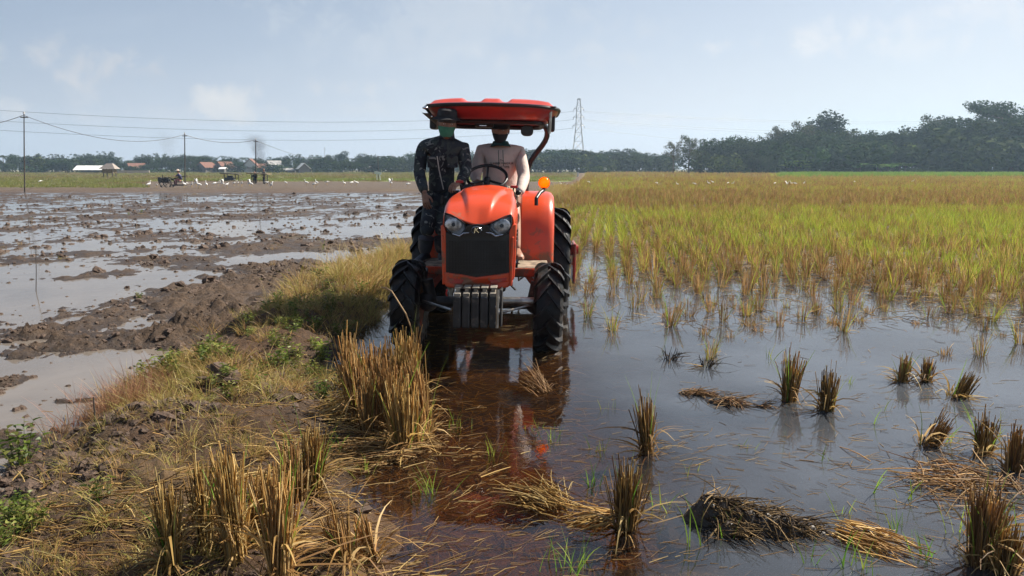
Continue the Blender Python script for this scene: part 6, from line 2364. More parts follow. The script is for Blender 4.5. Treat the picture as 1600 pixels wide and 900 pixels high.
def pylon():
    f = P(903, 270, PY)
    top = P(903.5, 154, PY).z
    e = empty("lattice_pylon", (f.x, PY, 0))
    tag(e, "tall grey lattice power pylon rising behind the far tree line", "pylon")
    hw = lambda z: float(np.interp(z, [0, top * .62, top * .86, top], [4.4, 1.55, 1.25, .75]))
    for sx in (-1, 1):
        for sy in (-1, 1):
            MB().tube([(sx * hw(z), sy * hw(z), z) for z in (-.5, top * .62, top * .86, top)], .15, 4).build("tower_leg", M_GALV, e)
    lv = [0, 6, 12, 17.5, 22.5, 27, 31, 34.5, 38, 41.3, top - .2]
    for a, b in zip(lv[:-1], lv[1:]):
        m = MB()
        for s in (-1, 1):
            for ax in (0, 1):
                def q(u, z):
                    return (u * hw(z), s * hw(z), z) if ax == 0 else (s * hw(z), u * hw(z), z)
                m.tube([q(-1, a), q(1, b)], .065, 4)
                m.tube([q(1, a), q(-1, b)], .065, 4)
                m.tube([q(-1, b), q(1, b)], .065, 4)
        m.build("bracing", M_GALV, e)["kind"] = "stuff"
    arms = []
    for py, ln in ((170, 2.9), (183, 3.1), (196.5, 3.3)):
        z = P(903, py, PY).z
        for s in (-1, 1):
            tip = (s * (hw(z) + ln * .55), 0, z)
            m = MB()
            for sy in (-1, 1):
                m.tube([(s * hw(z), sy * hw(z), z), tip], .11, 4)
                m.tube([(s * hw(z + 1.5), sy * hw(z), z + 1.5), tip], .09, 4)
            m.build("cross_arm", M_GALV, e)
            MB().tube([tip, (tip[0], 0, z - 1.4)], .12, 5).build("insulator", M_TIMBER, e)
            arms.append(Vector((f.x + tip[0], PY, z - 1.4)))
    MB().box((0, 0, top), (1.5, 1.5, .12)).build("tower_cap", M_GALV, e)
    return arms


ARMS = pylon()
M_WIRE = mat("line_wire", (0.10, 0.10, 0.11), 0.5, var=.1)


def wire(name, a, b, sag, r, label, group=None, n=26, cat="power line"):
    a, b = Vector(a), Vector(b)
    pts = [a.lerp(b, k / n) + Vector((0, 0, -4 * sag * (k / n) * (1 - k / n))) for k in range(n + 1)]
    ra = [r * (0.4 + 0.6 * p.y / max(a.y, b.y)) for p in pts]
    o = MB().tube(pts, ra, 5).build(name, M_WIRE, None)
    return tag(o, label, cat, group)


ends_l = [(-340, 147, "uppermost"), (-340, 165, "middle"), (-340, 180, "lowest")]
for i, (ex, ey, nm) in enumerate(ends_l):
    wire("power_line", ARMS[2 * i], P(ex, ey, 230), 7.2, .075, nm + " high voltage wire sagging across the sky behind the canopy towards the pylon")
for i, (ex, ey, nm) in enumerate(((1560, 186, "uppermost"), (1480, 203, "middle"), (1330, 226, "lowest"))):
    wire("power_line", ARMS[2 * i + 1], P(ex, ey, 640), 4.0, .075, nm + " high voltage wire running from the pylon over the nearer wood")
for i, (ex, ey, nm) in enumerate(((1600, 187, "second uppermost"), (1500, 207, "second middle"))):
    wire("power_line", ARMS[2 * i + 1] + Vector((0, 2, -.6)), P(ex, ey + 2, 640), 4.2, .05, nm + " thin wire running from the pylon over the nearer wood")

M_POLE = mat("dark_pole_wood", (0.075, 0.062, 0.052), 0.9, var=.3, scale=3)
poles = []
for px, base, top, lab in ((38, 300, 178, "first and nearest tall thin pole at the mud's far edge, near the picture border"),
                           (289, 288, 209, "second thin pole standing beside the walking tractor and egrets"),
                           (400, 286.5, 218, "third thin pole standing against the flat roofed field shelter")):
    b = G(px, base, 0.05)
    t = P(px - .5, top, b.y)
    e = empty("utility_pole", (b.x, b.y, 0))
    tag(e, lab, "pole")
    MB().tube([(0, 0, -.3), ((t.x - b.x) * .5, 0, t.z * .5), (t.x - b.x, 0, t.z)], [.052 * b.y / 60, .046 * b.y / 60, .036 * b.y / 60], 8).build("mast", M_POLE, e, smooth=True)
    MB().box((t.x - b.x, 0, t.z - .22), (.5, .08, .07)).build("crossbar", M_POLE, e)
    MB().tube([(t.x - b.x, 0, t.z), (t.x - b.x, 0, t.z + .14)], .05, 6).build("insulator", M_WALL_W, e)
    poles.append(t)
wire("cable", P(-160, 196, 45), poles[0] + Vector((0, 0, -.06)), .55, .022, "slack low cable coming in to the first tall pole", cat="cable")
wire("cable", poles[0] + Vector((0, 0, -.1)), poles[1] + Vector((0, 0, -.05)), 1.15, .024, "slack low cable hanging between the first and second tall poles", cat="cable")
wire("cable", poles[1] + Vector((0, 0, -.1)), poles[2] + Vector((0, 0, -.05)), .5, .028, "low cable between the second and third tall poles", cat="cable")
wire("cable", poles[2] + Vector((0, 0, -.1)), P(512, 243, 330), 1.6, .04, "low cable running from the third tall pole to a thin mast in the trees", cat="cable")
e = empty("radio_mast", (P(507, 270, 330).x, 330, 0))
tag(e, "thin leaning mast sticking out of the far trees", "mast")
MB().tube([(0, 0, 0), (.5, 0, P(507, 230, 330).z)], .09, 5).build("mast", M_GALV, e)
MB().box((.45, 0, P(507, 233, 330).z), (1.4, .1, .1)).build("crossbar", M_GALV, e)


# ------------------------------------------------------------------ smoke
def smoke(name, px, py, Y, w_, h_, dens, label, colour):
    c = P(px, py, Y)
    m = bpy.data.materials.new(name)
    m.use_nodes = True
    t = NT(m.node_tree)
    t.n.remove(t.n["Principled BSDF"])
    pos = t.add("ShaderNodeTexCoord").outputs["Object"]
    sp = t.add("ShaderNodeSeparateXYZ")
    t.l.new(pos, sp.inputs[0])
    # the plume leans and widens as it rises
    lean = t.math("MULTIPLY", sp.outputs["Z"], -0.28 * w_ / h_)
    x = t.math("SUBTRACT", sp.outputs["X"], lean)
    hz = t.math("ADD", t.math("DIVIDE", sp.outputs["Z"], h_), .5)
    wd = t.math("MULTIPLY_ADD", hz, .30 * w_, .10 * w_)
    r = t.math("DIVIDE", t.math("SQRT", t.math("ADD", t.math("MULTIPLY", x, x), t.math("MULTIPLY", sp.outputs["Y"], sp.outputs["Y"]))), wd)
    n = t.noise(pos, 5.0 / w_, 4.0, .6, .6)
    f = t.math("SUBTRACT", t.math("MULTIPLY_ADD", n, 2.6, -.35), r)
    m1 = t.ramp(f, -.15, .7)
    m2 = t.math("MULTIPLY", t.ramp(hz, .0, .1), t.ramp(hz, .98, .60))
    v = t.add("ShaderNodeVolumePrincipled")
    v.inputs["Color"].default_value = (*colour, 1)
    t.set(v.inputs["Density"], t.math("MULTIPLY", t.math("MULTIPLY", m1, m2), dens))
    t.l.new(v.outputs[0], t.n["Material Output"].inputs["Volume"])
    o = MB().box((0, 0, 0), (w_ * 1.1, w_ * .9, h_)).build(name, m)
    o.location = c
    tag(o, label, "smoke", kind="stuff")


smoke("smoke", 404, 234, 310, 14, 15, .16, "small dark smoke plume rising behind the third tall pole", (.16, .16, .18))
smoke("smoke", 262, 228, 315, 16, 15, .035, "faint grey smoke drifting over the trees past the shed", (.25, .25, .27))

# ------------------------------------------------------------------ egrets
M_WHITE = mat("white_feathers", (0.82, 0.81, 0.78), 0.8, var=.05)
M_BEAK = mat("yellow_beak", (0.5, 0.33, 0.05), 0.5)


def egret_mesh(seed, wings=False, stoop=0.0):
    g = np.random.default_rng(seed)
    m = MB()
    # one body: tail, back, breast, S-shaped neck, head
    pts = [(.26, 0, .30), (.18, 0, .33), (.04, 0, .37), (-.08, 0, .40), (-.15, 0, .47), (-.12, 0, .56 - stoop * .2), (-.17 - stoop * .2, 0, .66 - stoop * .35), (-.22 - stoop * .2, 0, .68 - stoop * .38)]
    m.tube(pts, [.012, .05, .085, .075, .035, .022, .028, .018], 10)
    nb = len(m.f)
    m.tube([(pts[-1][0] + .01, 0, pts[-1][2]), (pts[-1][0] - .11, 0, pts[-1][2] - .02)], [.014, .003], 6)
    for s in (-1, 1):
        m.tube([(.0, s * .03, .32), (.02, s * .035, .16), (-.01, s * .04, .0), (-.07, s * .04, .0)], .009, 5)
    if wings:
        nl = len(m.f)
        for s in (-1, 1):
            rr = []
            for q, ch, z in ((0, .18, .42), (.35, .22, .62), (.7, .17, .78), (1.0, .05, .74)):
                y = s * (.05 + .42 * q)
                rr.append([(-.08 + .1 * q, y, z), (-.02 + ch * .5, y, z + .012), (-.06 + ch, y, z - .01), (-.02 + ch * .5, y, z - .010)])
            m.rings(rr)
    me = m.mesh("egret", [M_WHITE, M_BEAK])
    for i, p in enumerate(me.polygons):
        p.use_smooth = True
        if i >= nb and not (wings and i >= nl):
            p.material_index = 1
    return me


EG = [egret_mesh(1), egret_mesh(2, False, .7), egret_mesh(3, True), egret_mesh(4, False, .3)]
eg_rng = np.random.default_rng(4)
EGRETS_L = [(233, 294, 0), (245, 294, 3), (291, 292, 1), (307, 291, 2), (311, 296, 0), (323, 295, 0), (335, 291, 1), (341, 290, 0), (347, 292, 2), (355, 295, 3), (366, 291, 1), (372, 290, 2), (378, 291, 0), (390, 291, 2), (393, 293, 0), (417, 291, 1), (424, 295, 2),
            (447, 290, 3), (479, 290, 0), (491, 293, 1), (495, 290, 0), (511, 289, 1), (538, 290, 0), (549, 290, 1), (557, 290, 3), (610, 291, 2), (637, 292, 1), (63, 287, 1), (288, 295, 0), (300, 295, 0)]
EGRETS_R = [(876, 294, 0), (879, 294, 0), (884, 295, 3), (920, 290, 1), (1026, 292, 1), (1058, 293, 0), (1085, 293, 1), (1107, 292, 0), (1113, 290, 3), (1137, 291, 1), (1145, 292, 0), (1210, 292, 1), (1230, 293, 2), (1236, 292, 0), (1242, 293, 1), (1256, 291, 0), (1335, 289, 1), (1426, 288, 0)]
for lst, wh in ((EGRETS_L, "ploughed strip beside the walking tractor and poles"), (EGRETS_R, "stubble field in front of the nearer wood")):
    for px, py, k in lst:
        b = G(px, py, 0.06)
        zz = ground_z(b.x, b.y) if lst is EGRETS_L else 0.16
        o = link("egret", EG[k], None, (b.x, b.y, zz))
        s = eg_rng.uniform(.9, 1.2) * (.76 if lst is EGRETS_L else .6)
        o.scale = (s, s, s)
        o.rotation_euler = (0, 0, eg_rng.choice([0, math.pi]) + eg_rng.normal(0, .6))
        pose = {0: "white egret standing upright on the ", 1: "white egret stooping to feed on the ", 2: "white egret with wings lifted on the ", 3: "white egret with half bent neck on the "}[k]
        tag(o, pose + wh, "egret", {0: "upright", 1: "stooping", 2: "wing lifting", 3: "half bent"}[k] + " egrets on the " + wh)


# ------------------------------------------------------------------ far people, machines and shelters
def figure(name_pts, label, skin, shirt, trousers, loc, yaw, hat=None):
    """small far person: one skinned body with shirt, trousers and hat on it"""
    J = {k: Vector(v) for k, v in name_pts.items()}
    E = [("head", "neck"), ("neck", "chest"), ("chest", "hip"), ("chest", "sl"), ("sl", "el"), ("el", "hl"), ("chest", "sr"), ("sr", "er"), ("er", "hr"), ("hip", "kl"), ("kl", "fl"), ("hip", "kr"), ("kr", "fr")]
    rad = dict(head=.085, neck=.05, chest=.12, hip=.11, sl=.05, el=.038, hl=.035, sr=.05, er=.038, hr=.035, kl=.055, fl=.04, kr=.055, fr=.04)
    ks = list(J)
    v, f = skin_arrays([(*J[k], rad[k]) for k in ks], [(ks.index(a), ks.index(b)) for a, b in E], ks.index("hip"), 1)
    b = MB().add(v, f)
    b.ball(J["head"], (.085, .10, .12), 12, 8)
    o = b.build("person", skin, None, smooth=True)
    o.location = loc
    o.rotation_euler = (0, 0, yaw)
    tag(o, label, "person")
    t = ["hip", "chest", "sl", "el", "sr", "er"]
    v, f = skin_arrays([(*J[k], rad[k] * 1.35) for k in t], [(0, 1), (1, 2), (2, 3), (1, 4), (4, 5)], 0, 1)
    MB().add(v, f).build("shirt", shirt, o, smooth=True)
    t = ["hip", "kl", "fl", "kr", "fr"]
    v, f = skin_arrays([(*J[k], rad[k] * 1.3) for k in t], [(0, 1), (1, 2), (0, 3), (3, 4)], 0, 1)
    MB().add(v, f).build("trousers", trousers, o, smooth=True)
    if hat:
        rr = [[J["head"] + Vector((r * math.cos(a), r * math.sin(a), z)) for a in (2 * math.pi * k / 14 for k in range(14))] for z, r in ((.04, .22), (.08, .12), (.17, .03))]
        MB().rings(rr).build("hat", hat, o, smooth=True)
    return o


M_BLUE = mat("blue_shirt", (.05, .055, .12), .9)
M_PINK = mat("pink_cloth", (.38, .16, .15), .9)
M_DARKC = mat("dark_cloth", (.03, .03, .035), .9)


def walking_tractor():
    b = G(262, 294.5, .05)
    z = ground_z(b.x, b.y)
    s = 1.0
    e = empty("walking_tractor", (b.x, b.y, z), (0, 0, R(8)))
    e.scale = (s, s, s)
    tag(e, "dark two wheeled walking tractor ploughing among the egrets", "tractor")
    for y in (-.45, .45):
        w_ = MB().lathe([(-.05, .40), (-.05, .46), (.05, .46), (.05, .40)], "y", (0, y, .42), 20).build("cage_wheel", M_IRON, e)
        m = MB()
        for k in range(10):
            a = 2 * math.pi * k / 10
            m.box((.43 * math.cos(a), y, .42 + .43 * math.sin(a)), (.10, .26, .03), (0, -a, 0))
        for k in range(5):
            a = 2 * math.pi * k / 5
            m.tube([(0, y, .42), (.42 * math.cos(a), y, .42 + .42 * math.sin(a))], .018, 5)
        m.build("wheel_blade", M_IRON, w_)
    m = MB()
    m.box((-.25, 0, .62), (.75, .42, .36))
    m.box((-.55, 0, .72), (.22, .34, .30))
    m.build("engine", M_BLACKM, e, bevel=.03)
    MB().tube([(-.35, .12, .8), (-.35, .12, 1.05)], .04, 8).build("exhaust", M_IRON, e)
    for y in (-.25, .25):
        MB().tube([(0, y * .6, .55), (.7, y, .80), (1.5, y * 1.2, .98)], .025, 8).build("handlebar", M_IRON, e)
    MB().box((.9, 0, .25), (.9, .9, .10)).build("plough_frame", M_IRON, e)
    MB().box((.95, 0, .50), (.35, .4, .08)).build("seat", M_BLACK, e)
    w0 = e.matrix_basis
    p = (b.x + 1.02 * s, b.y + .1, z)
    figure(dict(head=(-.14, 0, 1.36), neck=(-.10, 0, 1.22), chest=(-.05, 0, 1.02), hip=(.08, 0, .66), sl=(-.08, -.18, 1.12), el=(-.26, -.26, .92), hl=(-.42, -.26, .98), sr=(-.08, .18, 1.12), er=(-.26, .26, .92), hr=(-.42, .26, .98),
                kl=(-.34, -.14, .68), fl=(-.36, -.14, .28), kr=(-.34, .14, .68), fr=(-.36, .14, .28)),
           "farmer in blue shirt and pale hat riding the walking tractor", M_SKIN2, M_BLUE, M_PINK, p, R(8), mat("pale_hat", (.45, .38, .32), .9)).scale = (s, s, s)


walking_tractor()


def shelter(px, py, top_py, w_, label, mr=M_THATCH, cat="shelter"):
    b = G(px, py, .04)
    t = P(px, top_py, b.y).z
    e = empty("field_shelter", (b.x, b.y, 0))
    tag(e, label, cat)
    for x in (-.42, .42):
        for y in (-.5, .5):
            MB().tube([(x * w_, y, -.1), (x * w_, y, t)], .05, 6).build("post", M_POLE, e)
    MB().box((0, 0, t), (w_ * 1.35, 1.7, .10), (0, R(3), 0)).build("roof", mr, e)
    MB().box((0, .1, .45), (w_ * .8, .9, .06)).build("bench", M_POLE, e)
    return b, t


sb, st_ = shelter(406, 287.5, 271.2, 1.55, "flat roofed open field shelter beside the third tall pole")
figure(dict(head=(0, 0, 1.22), neck=(0, 0, 1.08), chest=(0, 0, .90), hip=(0, 0, .54), sl=(-.18, 0, .98), el=(-.24, -.1, .74), hl=(-.16, -.3, .62), sr=(.18, 0, .98), er=(.24, -.1, .74), hr=(.16, -.3, .62),
            kl=(-.12, -.4, .56), fl=(-.12, -.45, .1), kr=(.12, -.4, .56), fr=(.12, -.45, .1)), "person in dark clothes sitting under the flat roofed field shelter", M_SKIN, M_DARKC, M_DARKC, (sb.x - .5, sb.y, 0), R(20))
figure(dict(head=(0, 0, 1.52), neck=(0, 0, 1.38), chest=(0, 0, 1.18), hip=(0, 0, .85), sl=(-.18, 0, 1.3), el=(-.24, -.05, 1.02), hl=(-.22, -.15, .8), sr=(.18, 0, 1.3), er=(.24, -.05, 1.02), hr=(.22, -.15, .8),
            kl=(-.1, -.03, .45), fl=(-.1, 0, .04), kr=(.1, -.03, .45), fr=(.1, 0, .04)), "person standing at the post of the flat roofed field shelter", M_SKIN, M_WALL_G, M_DARKC, (sb.x + .55, sb.y - .2, 0), R(-30))
sb2, _ = shelter(362, 283.2, 271.4, 1.7, "low bench with a thin roof in the green field before the red roofs", M_POLE)
MB_ = MB().box((0, 0, .25), (1.1, .7, .5)).box((.1, 0, .6), (.6, .5, .25))
o_ = MB_.build("sack_heap", M_DARKC, None, bevel=.1)
o_.location = (sb2.x, sb2.y - .6, .03)
tag(o_, "dark heap of sacks lying under the thin roofed bench", "sacks")
# little stilted hut far off
hb = G(172, 277.5, .04)
e_ = empty("stilt_hut", (hb.x, hb.y, 0))
tag(e_, "tiny grey thatched hut on stilts in the far field past the shed", "hut")
for x in (-.8, .8):
    for y in (-.6, .6):
        MB().tube([(x, y, 0), (x, y, 2.0)], .10, 5).build("stilt", M_POLE, e_)
MB().box((0, 0, 1.2), (1.9, 1.4, .7)).build("wall", M_THATCH, e_)
MB().rings([[(-1.5, -1.0, 1.6), (1.5, -1.0, 1.6), (1.5, 1.0, 1.6), (-1.5, 1.0, 1.6)], [(-.3, -.2, 2.6), (.7, -.2, 2.6), (.7, .2, 2.6), (-.3, .2, 2.6)]]).build("roof", mat("grey_thatch", (.30, .26, .23), .95), e_)
# white bird scarer and marker posts
for px, py, top, lab in ((589, 283, 267, "white cloth bird scarer on crossed sticks in the far green field"), (903, 276.5, 270.5, "small white marker post at the field edge below the pylon"),
                         (1226, 271.8, 266.5, "small white marker post at the field edge before the nearer wood"), (591.5, 282, 243, "thin bare stick standing behind the white bird scarer")):
    b = G(px, py, .03)
    z = P(px, top, b.y).z
    bare = "bare stick" in lab
    e = empty("marker_post" if "marker" in lab else "bare_stick" if bare else "bird_scarer", (b.x, b.y, 0))
    tag(e, lab, "post" if "marker" in lab else "stick" if bare else "scarecrow")
    r = .05 * b.y / 90
    MB().tube([(0, 0, -.1), (0, 0, z)], r if not ("marker" in lab) else r * 2.2, 6).build("stick", M_POLE if bare else M_WALL_W, e)
    if "scarer" in lab and not bare:
        MB().tube([(.5, 0, -.1), (.3, 0, z * .9)], r, 6).build("stick", M_WALL_W, e)
        MB().box((.15, 0, z * .8), (.9, .05, .35), (0, R(8), 0)).build("cloth", M_WALL_W, e)
    elif "marker" in lab:
        MB().box((0, 0, z), (r * 5, r * 5, r * 3)).build("post_cap", M_WALL_W, e)

# ------------------------------------------------------------------ near things in mud and pool
def mud_heap(px, py, rx, ry, h, yaw, seed, label, pal, n=260, lobes=None):
    c = G(px, py)
    g = np.random.default_rng(seed)
    nn, mm = 64, 26
    lobes = lobes or [(0, 0, 1, 1, 1)]
    e = empty("mud_heap", (c.x, c.y, 0), (0, 0, yaw))
    tag(e, label, "mud heap")
    X, Y = np.meshgrid(np.linspace(-1.25, 1.25, nn), np.linspace(-1.25, 1.25, mm))
    Z = np.zeros_like(X)
    for lx, ly, sx, sy, sh in lobes:
        Z = np.maximum(Z, sh * np.exp(-(((X - lx) / sx) ** 2 + ((Y - ly) / sy) ** 2) ** 1.6 * 1.6))
    Z = h * (Z * (1 + .30 * fbm(X * 3 + seed, Y * 2, seed, 4)) + .16 * (Z > .08) * fbm(X * 9, Y * 5, seed + 3, 3)) - .035
    V = np.stack([X * rx, Y * ry, Z], -1).reshape(-1, 3)
    idx = np.arange(nn * mm).reshape(mm, nn)
    F = np.stack([idx[:-1, :-1], idx[:-1, 1:], idx[1:, 1:], idx[1:, :-1]], -1).reshape(-1, 4)
    link("mud", mesh_arrays("mud", V, F, M_CLAY), e)
    k = g.integers(0, len(V), n * 3)
    p = V[k][V[k][:, 2] > .0][:n]
    m = len(p)
    a = g.normal(0, .9, m)
    d = np.stack([np.cos(a), np.sin(a), g.normal(0.05, .25, m)], 1)
    v, f, cc = blades(p + np.array([0, 0, .004]), d, g.uniform(.05, .20, m), g.uniform(.004, .009, m), np.stack([g.normal(0, .3, m), g.normal(0, .3, m), -np.abs(g.normal(.15, .3, m))], 1), 3, .5, pick(pal, m, g), 3, g)
    link("straw", mesh_arrays("straw", v, f, M_DEBRIS, cc), e)
    return e


M_CLAY = mat("wet_clay", (0.045, 0.032, 0.022), 0.45, var=.4, scale=20, bump=.6, bscale=60)
mud_heap(1172, 822, .29, .15, .15, R(-9), 3, "dark heap of mud and matted straw lying in the near part of the pool", [(0.14, .09, .04), (0.09, .06, .03), (0.28, .19, .09), (0.06, .04, .025)], 620,
         [(-.55, .25, .45, .55, 1.0), (0, .05, .5, .5, .8), (.35, -.25, .45, .4, .75), (.85, -.1, .35, .22, .42), (-.3, -.4, .4, .4, .55)])
mud_heap(1085, 616, .22, .07, .045, R(-8), 5, "near half of a floating raft of brown straw in the pool", [(0.22, .12, .06), (0.16, .09, .045), (0.30, .19, .09)], 300)
mud_heap(1150, 632, .26, .07, .065, R(-14), 6, "far half of a floating raft of straw with dark mud on its end", [(0.22, .13, .065), (0.30, .20, .10), (0.12, .08, .04)], 380, [(-.3, 0, .6, .8, 1), (.6, 0, .4, .6, .6)])
mud_heap(1040, 890, .22, .06, .03, R(5), 8, "thin dark clot of straw and mud at the lower edge of the pool", [(0.12, .09, .06), (0.3, .24, .16), (0.08, .06, .04)], 200)


def straw_sheaf(px, py, n, ln, az, lift, spread, seed, label, pal, fan=.35):
    c = G(px, py)
    g = np.random.default_rng(seed)
    a = az + g.normal(0, fan, n)
    base = np.stack([c.x + g.normal(0, spread, n), c.y + g.normal(0, spread, n), np.maximum(g.normal(.02, .02, n), -.01)], 1)
    d = np.stack([np.cos(a), np.sin(a), np.abs(g.normal(lift, lift * .6, n))], 1)
    v, f, cc = blades(base, d, g.uniform(.5, 1.1, n) * ln, g.uniform(.005, .009, n), np.stack([g.normal(0, .15, n), g.normal(0, .15, n), -np.abs(g.normal(.25, .25, n))], 1), 4, .5, pick(pal, n, g), 3, g)
    o = link("straw_sheaf", mesh_arrays("straw_sheaf", v, f, M_STRAW, cc))
    return tag(o, label, "straw")


straw_sheaf(850, 612, 60, .34, R(125), .55, .05, 1, "loose sheaf of straw leaning up out of the water before the tractor's weights", STRAW_D)
straw_sheaf(868, 790, 150, .30, R(125), .10, .055, 2, "flattened fan of straw lying in the water beside the tractor's reflection", STRAW)
straw_sheaf(620, 705, 240, .34, R(200), .22, .09, 3, "tangle of fallen straw spilling from the foot of the golden clump", STRAW)
straw_sheaf(505, 650, 170, .36, R(15), .30, .10, 4, "pale straw lying slantwise between the bank and the golden clump", STRAW)
straw_sheaf(400, 790, 260, .32, R(150), .40, .12, 5, "matted heap of pale straw bending over the bank foot", STRAW, .8)
straw_sheaf(460, 840, 200, .28, R(60), .5, .09, 6, "brown matted straw between the stubble tufts of the bank foot", STRAW_D, 1.0)
straw_sheaf(1330, 838, 120, .30, R(-40), .05, .05, 7, "pale strip of sodden straw floating in the near corner of the pool", STRAW)
straw_sheaf(1520, 760, 190, .32, R(170), .12, .14, 8, "mat of brown straw floating round the stubble tufts at the pool side", STRAW_D, 1.2)
straw_sheaf(950, 815, 60, .26, R(170), .08, .03, 9, "bundle of reddish straw lying behind the dark brown tuft in the pool", STRAW)
for px, py, lab, sd_ in ((1047, 562, "first of two small black stubble stumps sticking out of open water", 1), (1103, 574, "second of two small black stubble stumps sticking out of open water", 2)):
    p = G(px, py)
    o = link("stubble_stump", stub_mesh("stubble_stump", 900 + sd_, .085, .03, 26, 0, .1, (.25, 0), 10, [(.03, .024, .018), (.05, .036, .025)], fallen=4, spread=.5), None, (p.x, p.y, -.01))
    tag(o, lab, "stubble stump")


# green rice shoots standing in the pool, each its own plant
SHOOTS = [(715, 668, 42, 9, "by the water side of the golden clump"), (775, 712, 48, 11, "in the middle of the brown reflected patch"), (675, 770, 62, 13, "at the shore side of the brown reflected patch"), (835, 672, 26, 8, "past the far corner of the brown patch"), (866, 688, 40, 14, "beside the tractor lane, with many thin blades"),
          (935, 706, 40, 6, "left of the lone tuft in mid pool"), (930, 760, 58, 9, "next to the dark brown tuft"), (1035, 790, 44, 10, "on the far side of the mud heap's end"), (890, 890, 80, 22, "at the lower edge below the flattened straw fan"), (1092, 850, 110, 4, "in front of the mud heap, tallest blade"),
          (1130, 835, 70, 7, "close in front of the mud heap"), (1320, 805, 50, 8, "in the open water past the mud heap"), (1405, 830, 55, 12, "beside the floating strip of pale straw"), (1366, 770, 90, 3, "as one tall thin stalk in open water"), (1375, 640, 40, 4, "near the leaning tuft, thin and bare"), (1380, 665, 40, 6, "on a scrap of floating straw"),
          (1440, 870, 60, 14, "in the near corner before the largest tuft"), (1345, 890, 90, 16, "at the lower edge between heap and corner"), (1430, 780, 60, 6, "before the wet straw mat"), (1262, 880, 60, 6, "at the lower edge below the mud heap's tail"), (560, 745, 60, 6, "between the golden clump and the bank foot"), (520, 700, 40, 6, "where straw meets water behind the bank foot"),
          (1590, 880, 110, 8, "at the border beside the largest tuft"), (1545, 690, 60, 8, "rising from the green edged tuft's mat"), (170, 810, 60, 6, "on bare mud of the bank"), (375, 560, 20, 5, "on the bank crest in shade"), (505, 390, 34, 3, "thin stick like blade before the mud water"), (520, 455, 66, 4, "tall blade on the shaded bank"), (1205, 560, 40, 7, "behind the tuft with tall thin shoots"), (1330, 600, 34, 6, "in open water between the tuft pairs"), (1160, 700, 30, 5, "in open water over floating straw"), (1480, 690, 54, 7, "between the hard leaning and the green edged tuft"), (1300, 720, 34, 4, "in open water below the square topped tuft"), (1075, 740, 36, 5, "among floating straw past the lone tuft"), (945, 640, 26, 5, "at the clear lane's edge past the lone tuft"), (1500, 830, 64, 8, "just in front of the wet straw mat")]
for i, (px, py, hp, n, wh) in enumerate(SHOOTS):
    p = G(px, py)
    gz = ground_z(p.x, p.y)
    p = G(px, py, max(gz, 0))
    D = p.y * _cp + (EYE - p.z) * _sp
    h = hp / FPX * D
    g = np.random.default_rng(600 + i)
    a, k = g.uniform(0, 6.28, n), np.abs(g.normal(0, .22, n))
    base = np.stack([g.normal(0, .022 + .001 * n, n), g.normal(0, .022 + .001 * n, n), np.full(n, -.04)], 1)
    v, f, cc = blades(base, np.stack([np.cos(a) * k, np.sin(a) * k, np.ones(n)], 1), g.uniform(.5, 1.0, n) * (h + .04), g.uniform(.004, .0085, n), np.stack([np.cos(a) * .2, np.sin(a) * .2, -np.abs(g.normal(0, .15, n))], 1), 4, .15, pick(GREEN, n, g), 2, g)
    o = link("rice_shoot", mesh_arrays("rice_shoot", v, f, M_GREEN, cc), None, (p.x, p.y, max(gz, -.01)))
    tag(o, "green rice shoots standing " + wh, "rice shoot", "young rice shoots in and round the pool")

# sticks, a weed and bent stalks
for px, py, top, tx, lab in ((55, 455, 388, 56, "thin bare stick standing in the muddy water, nearest the border"), (45, 375, 338, 44, "thin bare stick standing in muddy water farther out"), (517, 437, 405, 517, "short dark stick at the golden grass edge"), (406, 350, 325, 406, "thin stick far out in the muddy water"),
                             (146, 695, 620, 146, "dry upright stalk on the near bank's crest"), (545, 425, 402, 545, "thin dark stick in the golden grass")):
    b = G(px, py, .0)
    t = P(tx, top, b.y)
    o = MB().tube([(b.x, b.y, -.1), ((b.x + t.x) / 2 + .01, b.y, t.z * .5), (t.x, b.y, t.z)], [.0055, .0045, .004], 6).build("stick", M_POLE, None, smooth=True)
    tag(o, lab, "stick")
o = MB().tube([G(660, 560, .1), P(634, 490, 5.6), P(612, 455, 5.75), P(603, 450, 5.78), P(595, 449, 5.8)], [.006, .006, .006, .011, .004], 7).build("dry_stalk", mat("dry_stalk", (.34, .22, .11), .8), None, smooth=True)
tag(o, "long bent dry stalk leaning in front of the tractor's shaded front wheel", "stalk")
p = G(30, 715, .05)
o = link("weed_plant", leafy_mesh("weed_plant", 71, 16, .26, WEED, .018, .042), None, (p.x, p.y, ground_z(p.x, p.y)))
tag(o, "bushy green weed with small leaves at the mud's edge near the border", "weed")
p = G(505, 530, .2)
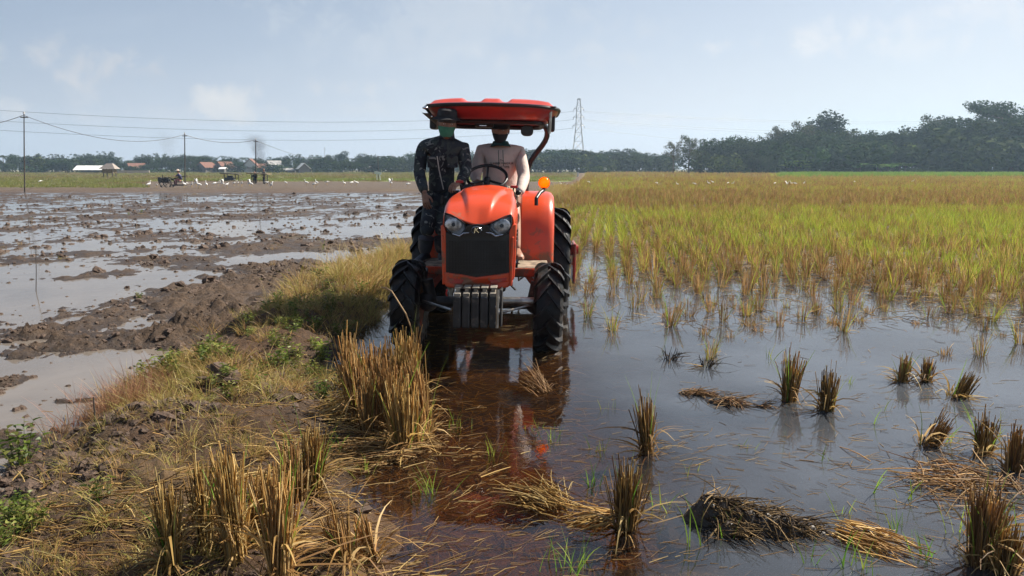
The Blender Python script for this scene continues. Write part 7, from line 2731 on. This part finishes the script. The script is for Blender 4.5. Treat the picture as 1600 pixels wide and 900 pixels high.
o = link("weed_plant", leafy_mesh("weed_plant", 72, 5, .20, [(.22, .32, .05)], .022, .05), None, (p.x, p.y, ground_z(p.x, p.y)))
tag(o, "small bright green weed catching light in the bank's shade", "weed")


def clods():
    """broken lumps of mud over the ploughed left field"""
    g = np.random.default_rng(9)
    n = 34000
    u = g.uniform(size=n)
    y = 3.2 * np.exp(u * math.log(48 / 3.2))
    x = -g.uniform(0.1, .80, n) * y - 1.0
    t = bank_t(x, y)
    z = height(x, y)
    lone = (t < -.9) & (z > -.045) & (z <= -.012) & (g.uniform(size=n) < .10)
    keep = lone | (t < -.5) & (z > -.012) & (g.uniform(size=n) < np.clip(.35 + .9 * fbm(x / .9, y / 1.4, 17, 3), 0.03, 1))
    x, y, z = x[keep], y[keep], np.maximum(z[keep], -.006)
    # crumbling earth of the near bank
    nb = 10000
    yb = g.uniform(1.6, 9.0, nb)
    xb = np.interp(yb, BANK_Y, BANK_X) + g.normal(-.1, .5, nb) * np.interp(yb, BANK_Y, BANK_W)
    kb = fbm(xb * 1.3, yb * 1.3, 57, 3) > -.05
    xb, yb = xb[kb], yb[kb]
    x, y, z = np.concatenate([x, xb]), np.concatenate([y, yb]), np.concatenate([z, height(xb, yb)])
    n = len(x)
    ms = []
    for k in range(4):
        m = MB().ball((0, 0, 0), (1, .8, .62), 9, 7)
        v = np.array(m.v)
        q = 1 + .75 * fbm(v[:, 0] * 1.6 + k * 9 + v[:, 2], v[:, 1] * 1.4 + v[:, 2], 7 + k, 3)
        m.v = [tuple(a) for a in v * q[:, None]]
        me = m.mesh("mud_clods", M_MUDC)
        ms.append(me)
    sz = np.exp(g.normal(math.log(.014), .65, n)) * np.clip(y / 9, .8, 1.8)
    scatter("mud_clods", "broken crumbs and clods of wet mud over the ploughed field", np.stack([x, y, z - .002], 1), g.uniform(0, 6.28, n), np.clip(sz, .006, .14), g.integers(0, 4, n), ms, g.normal(0, .3, (n, 2)))


M_MUDC = mat("mud_lump", (0.088, 0.053, 0.033), 0.75, var=.3, scale=6, bump=.4, bscale=25)
clods()
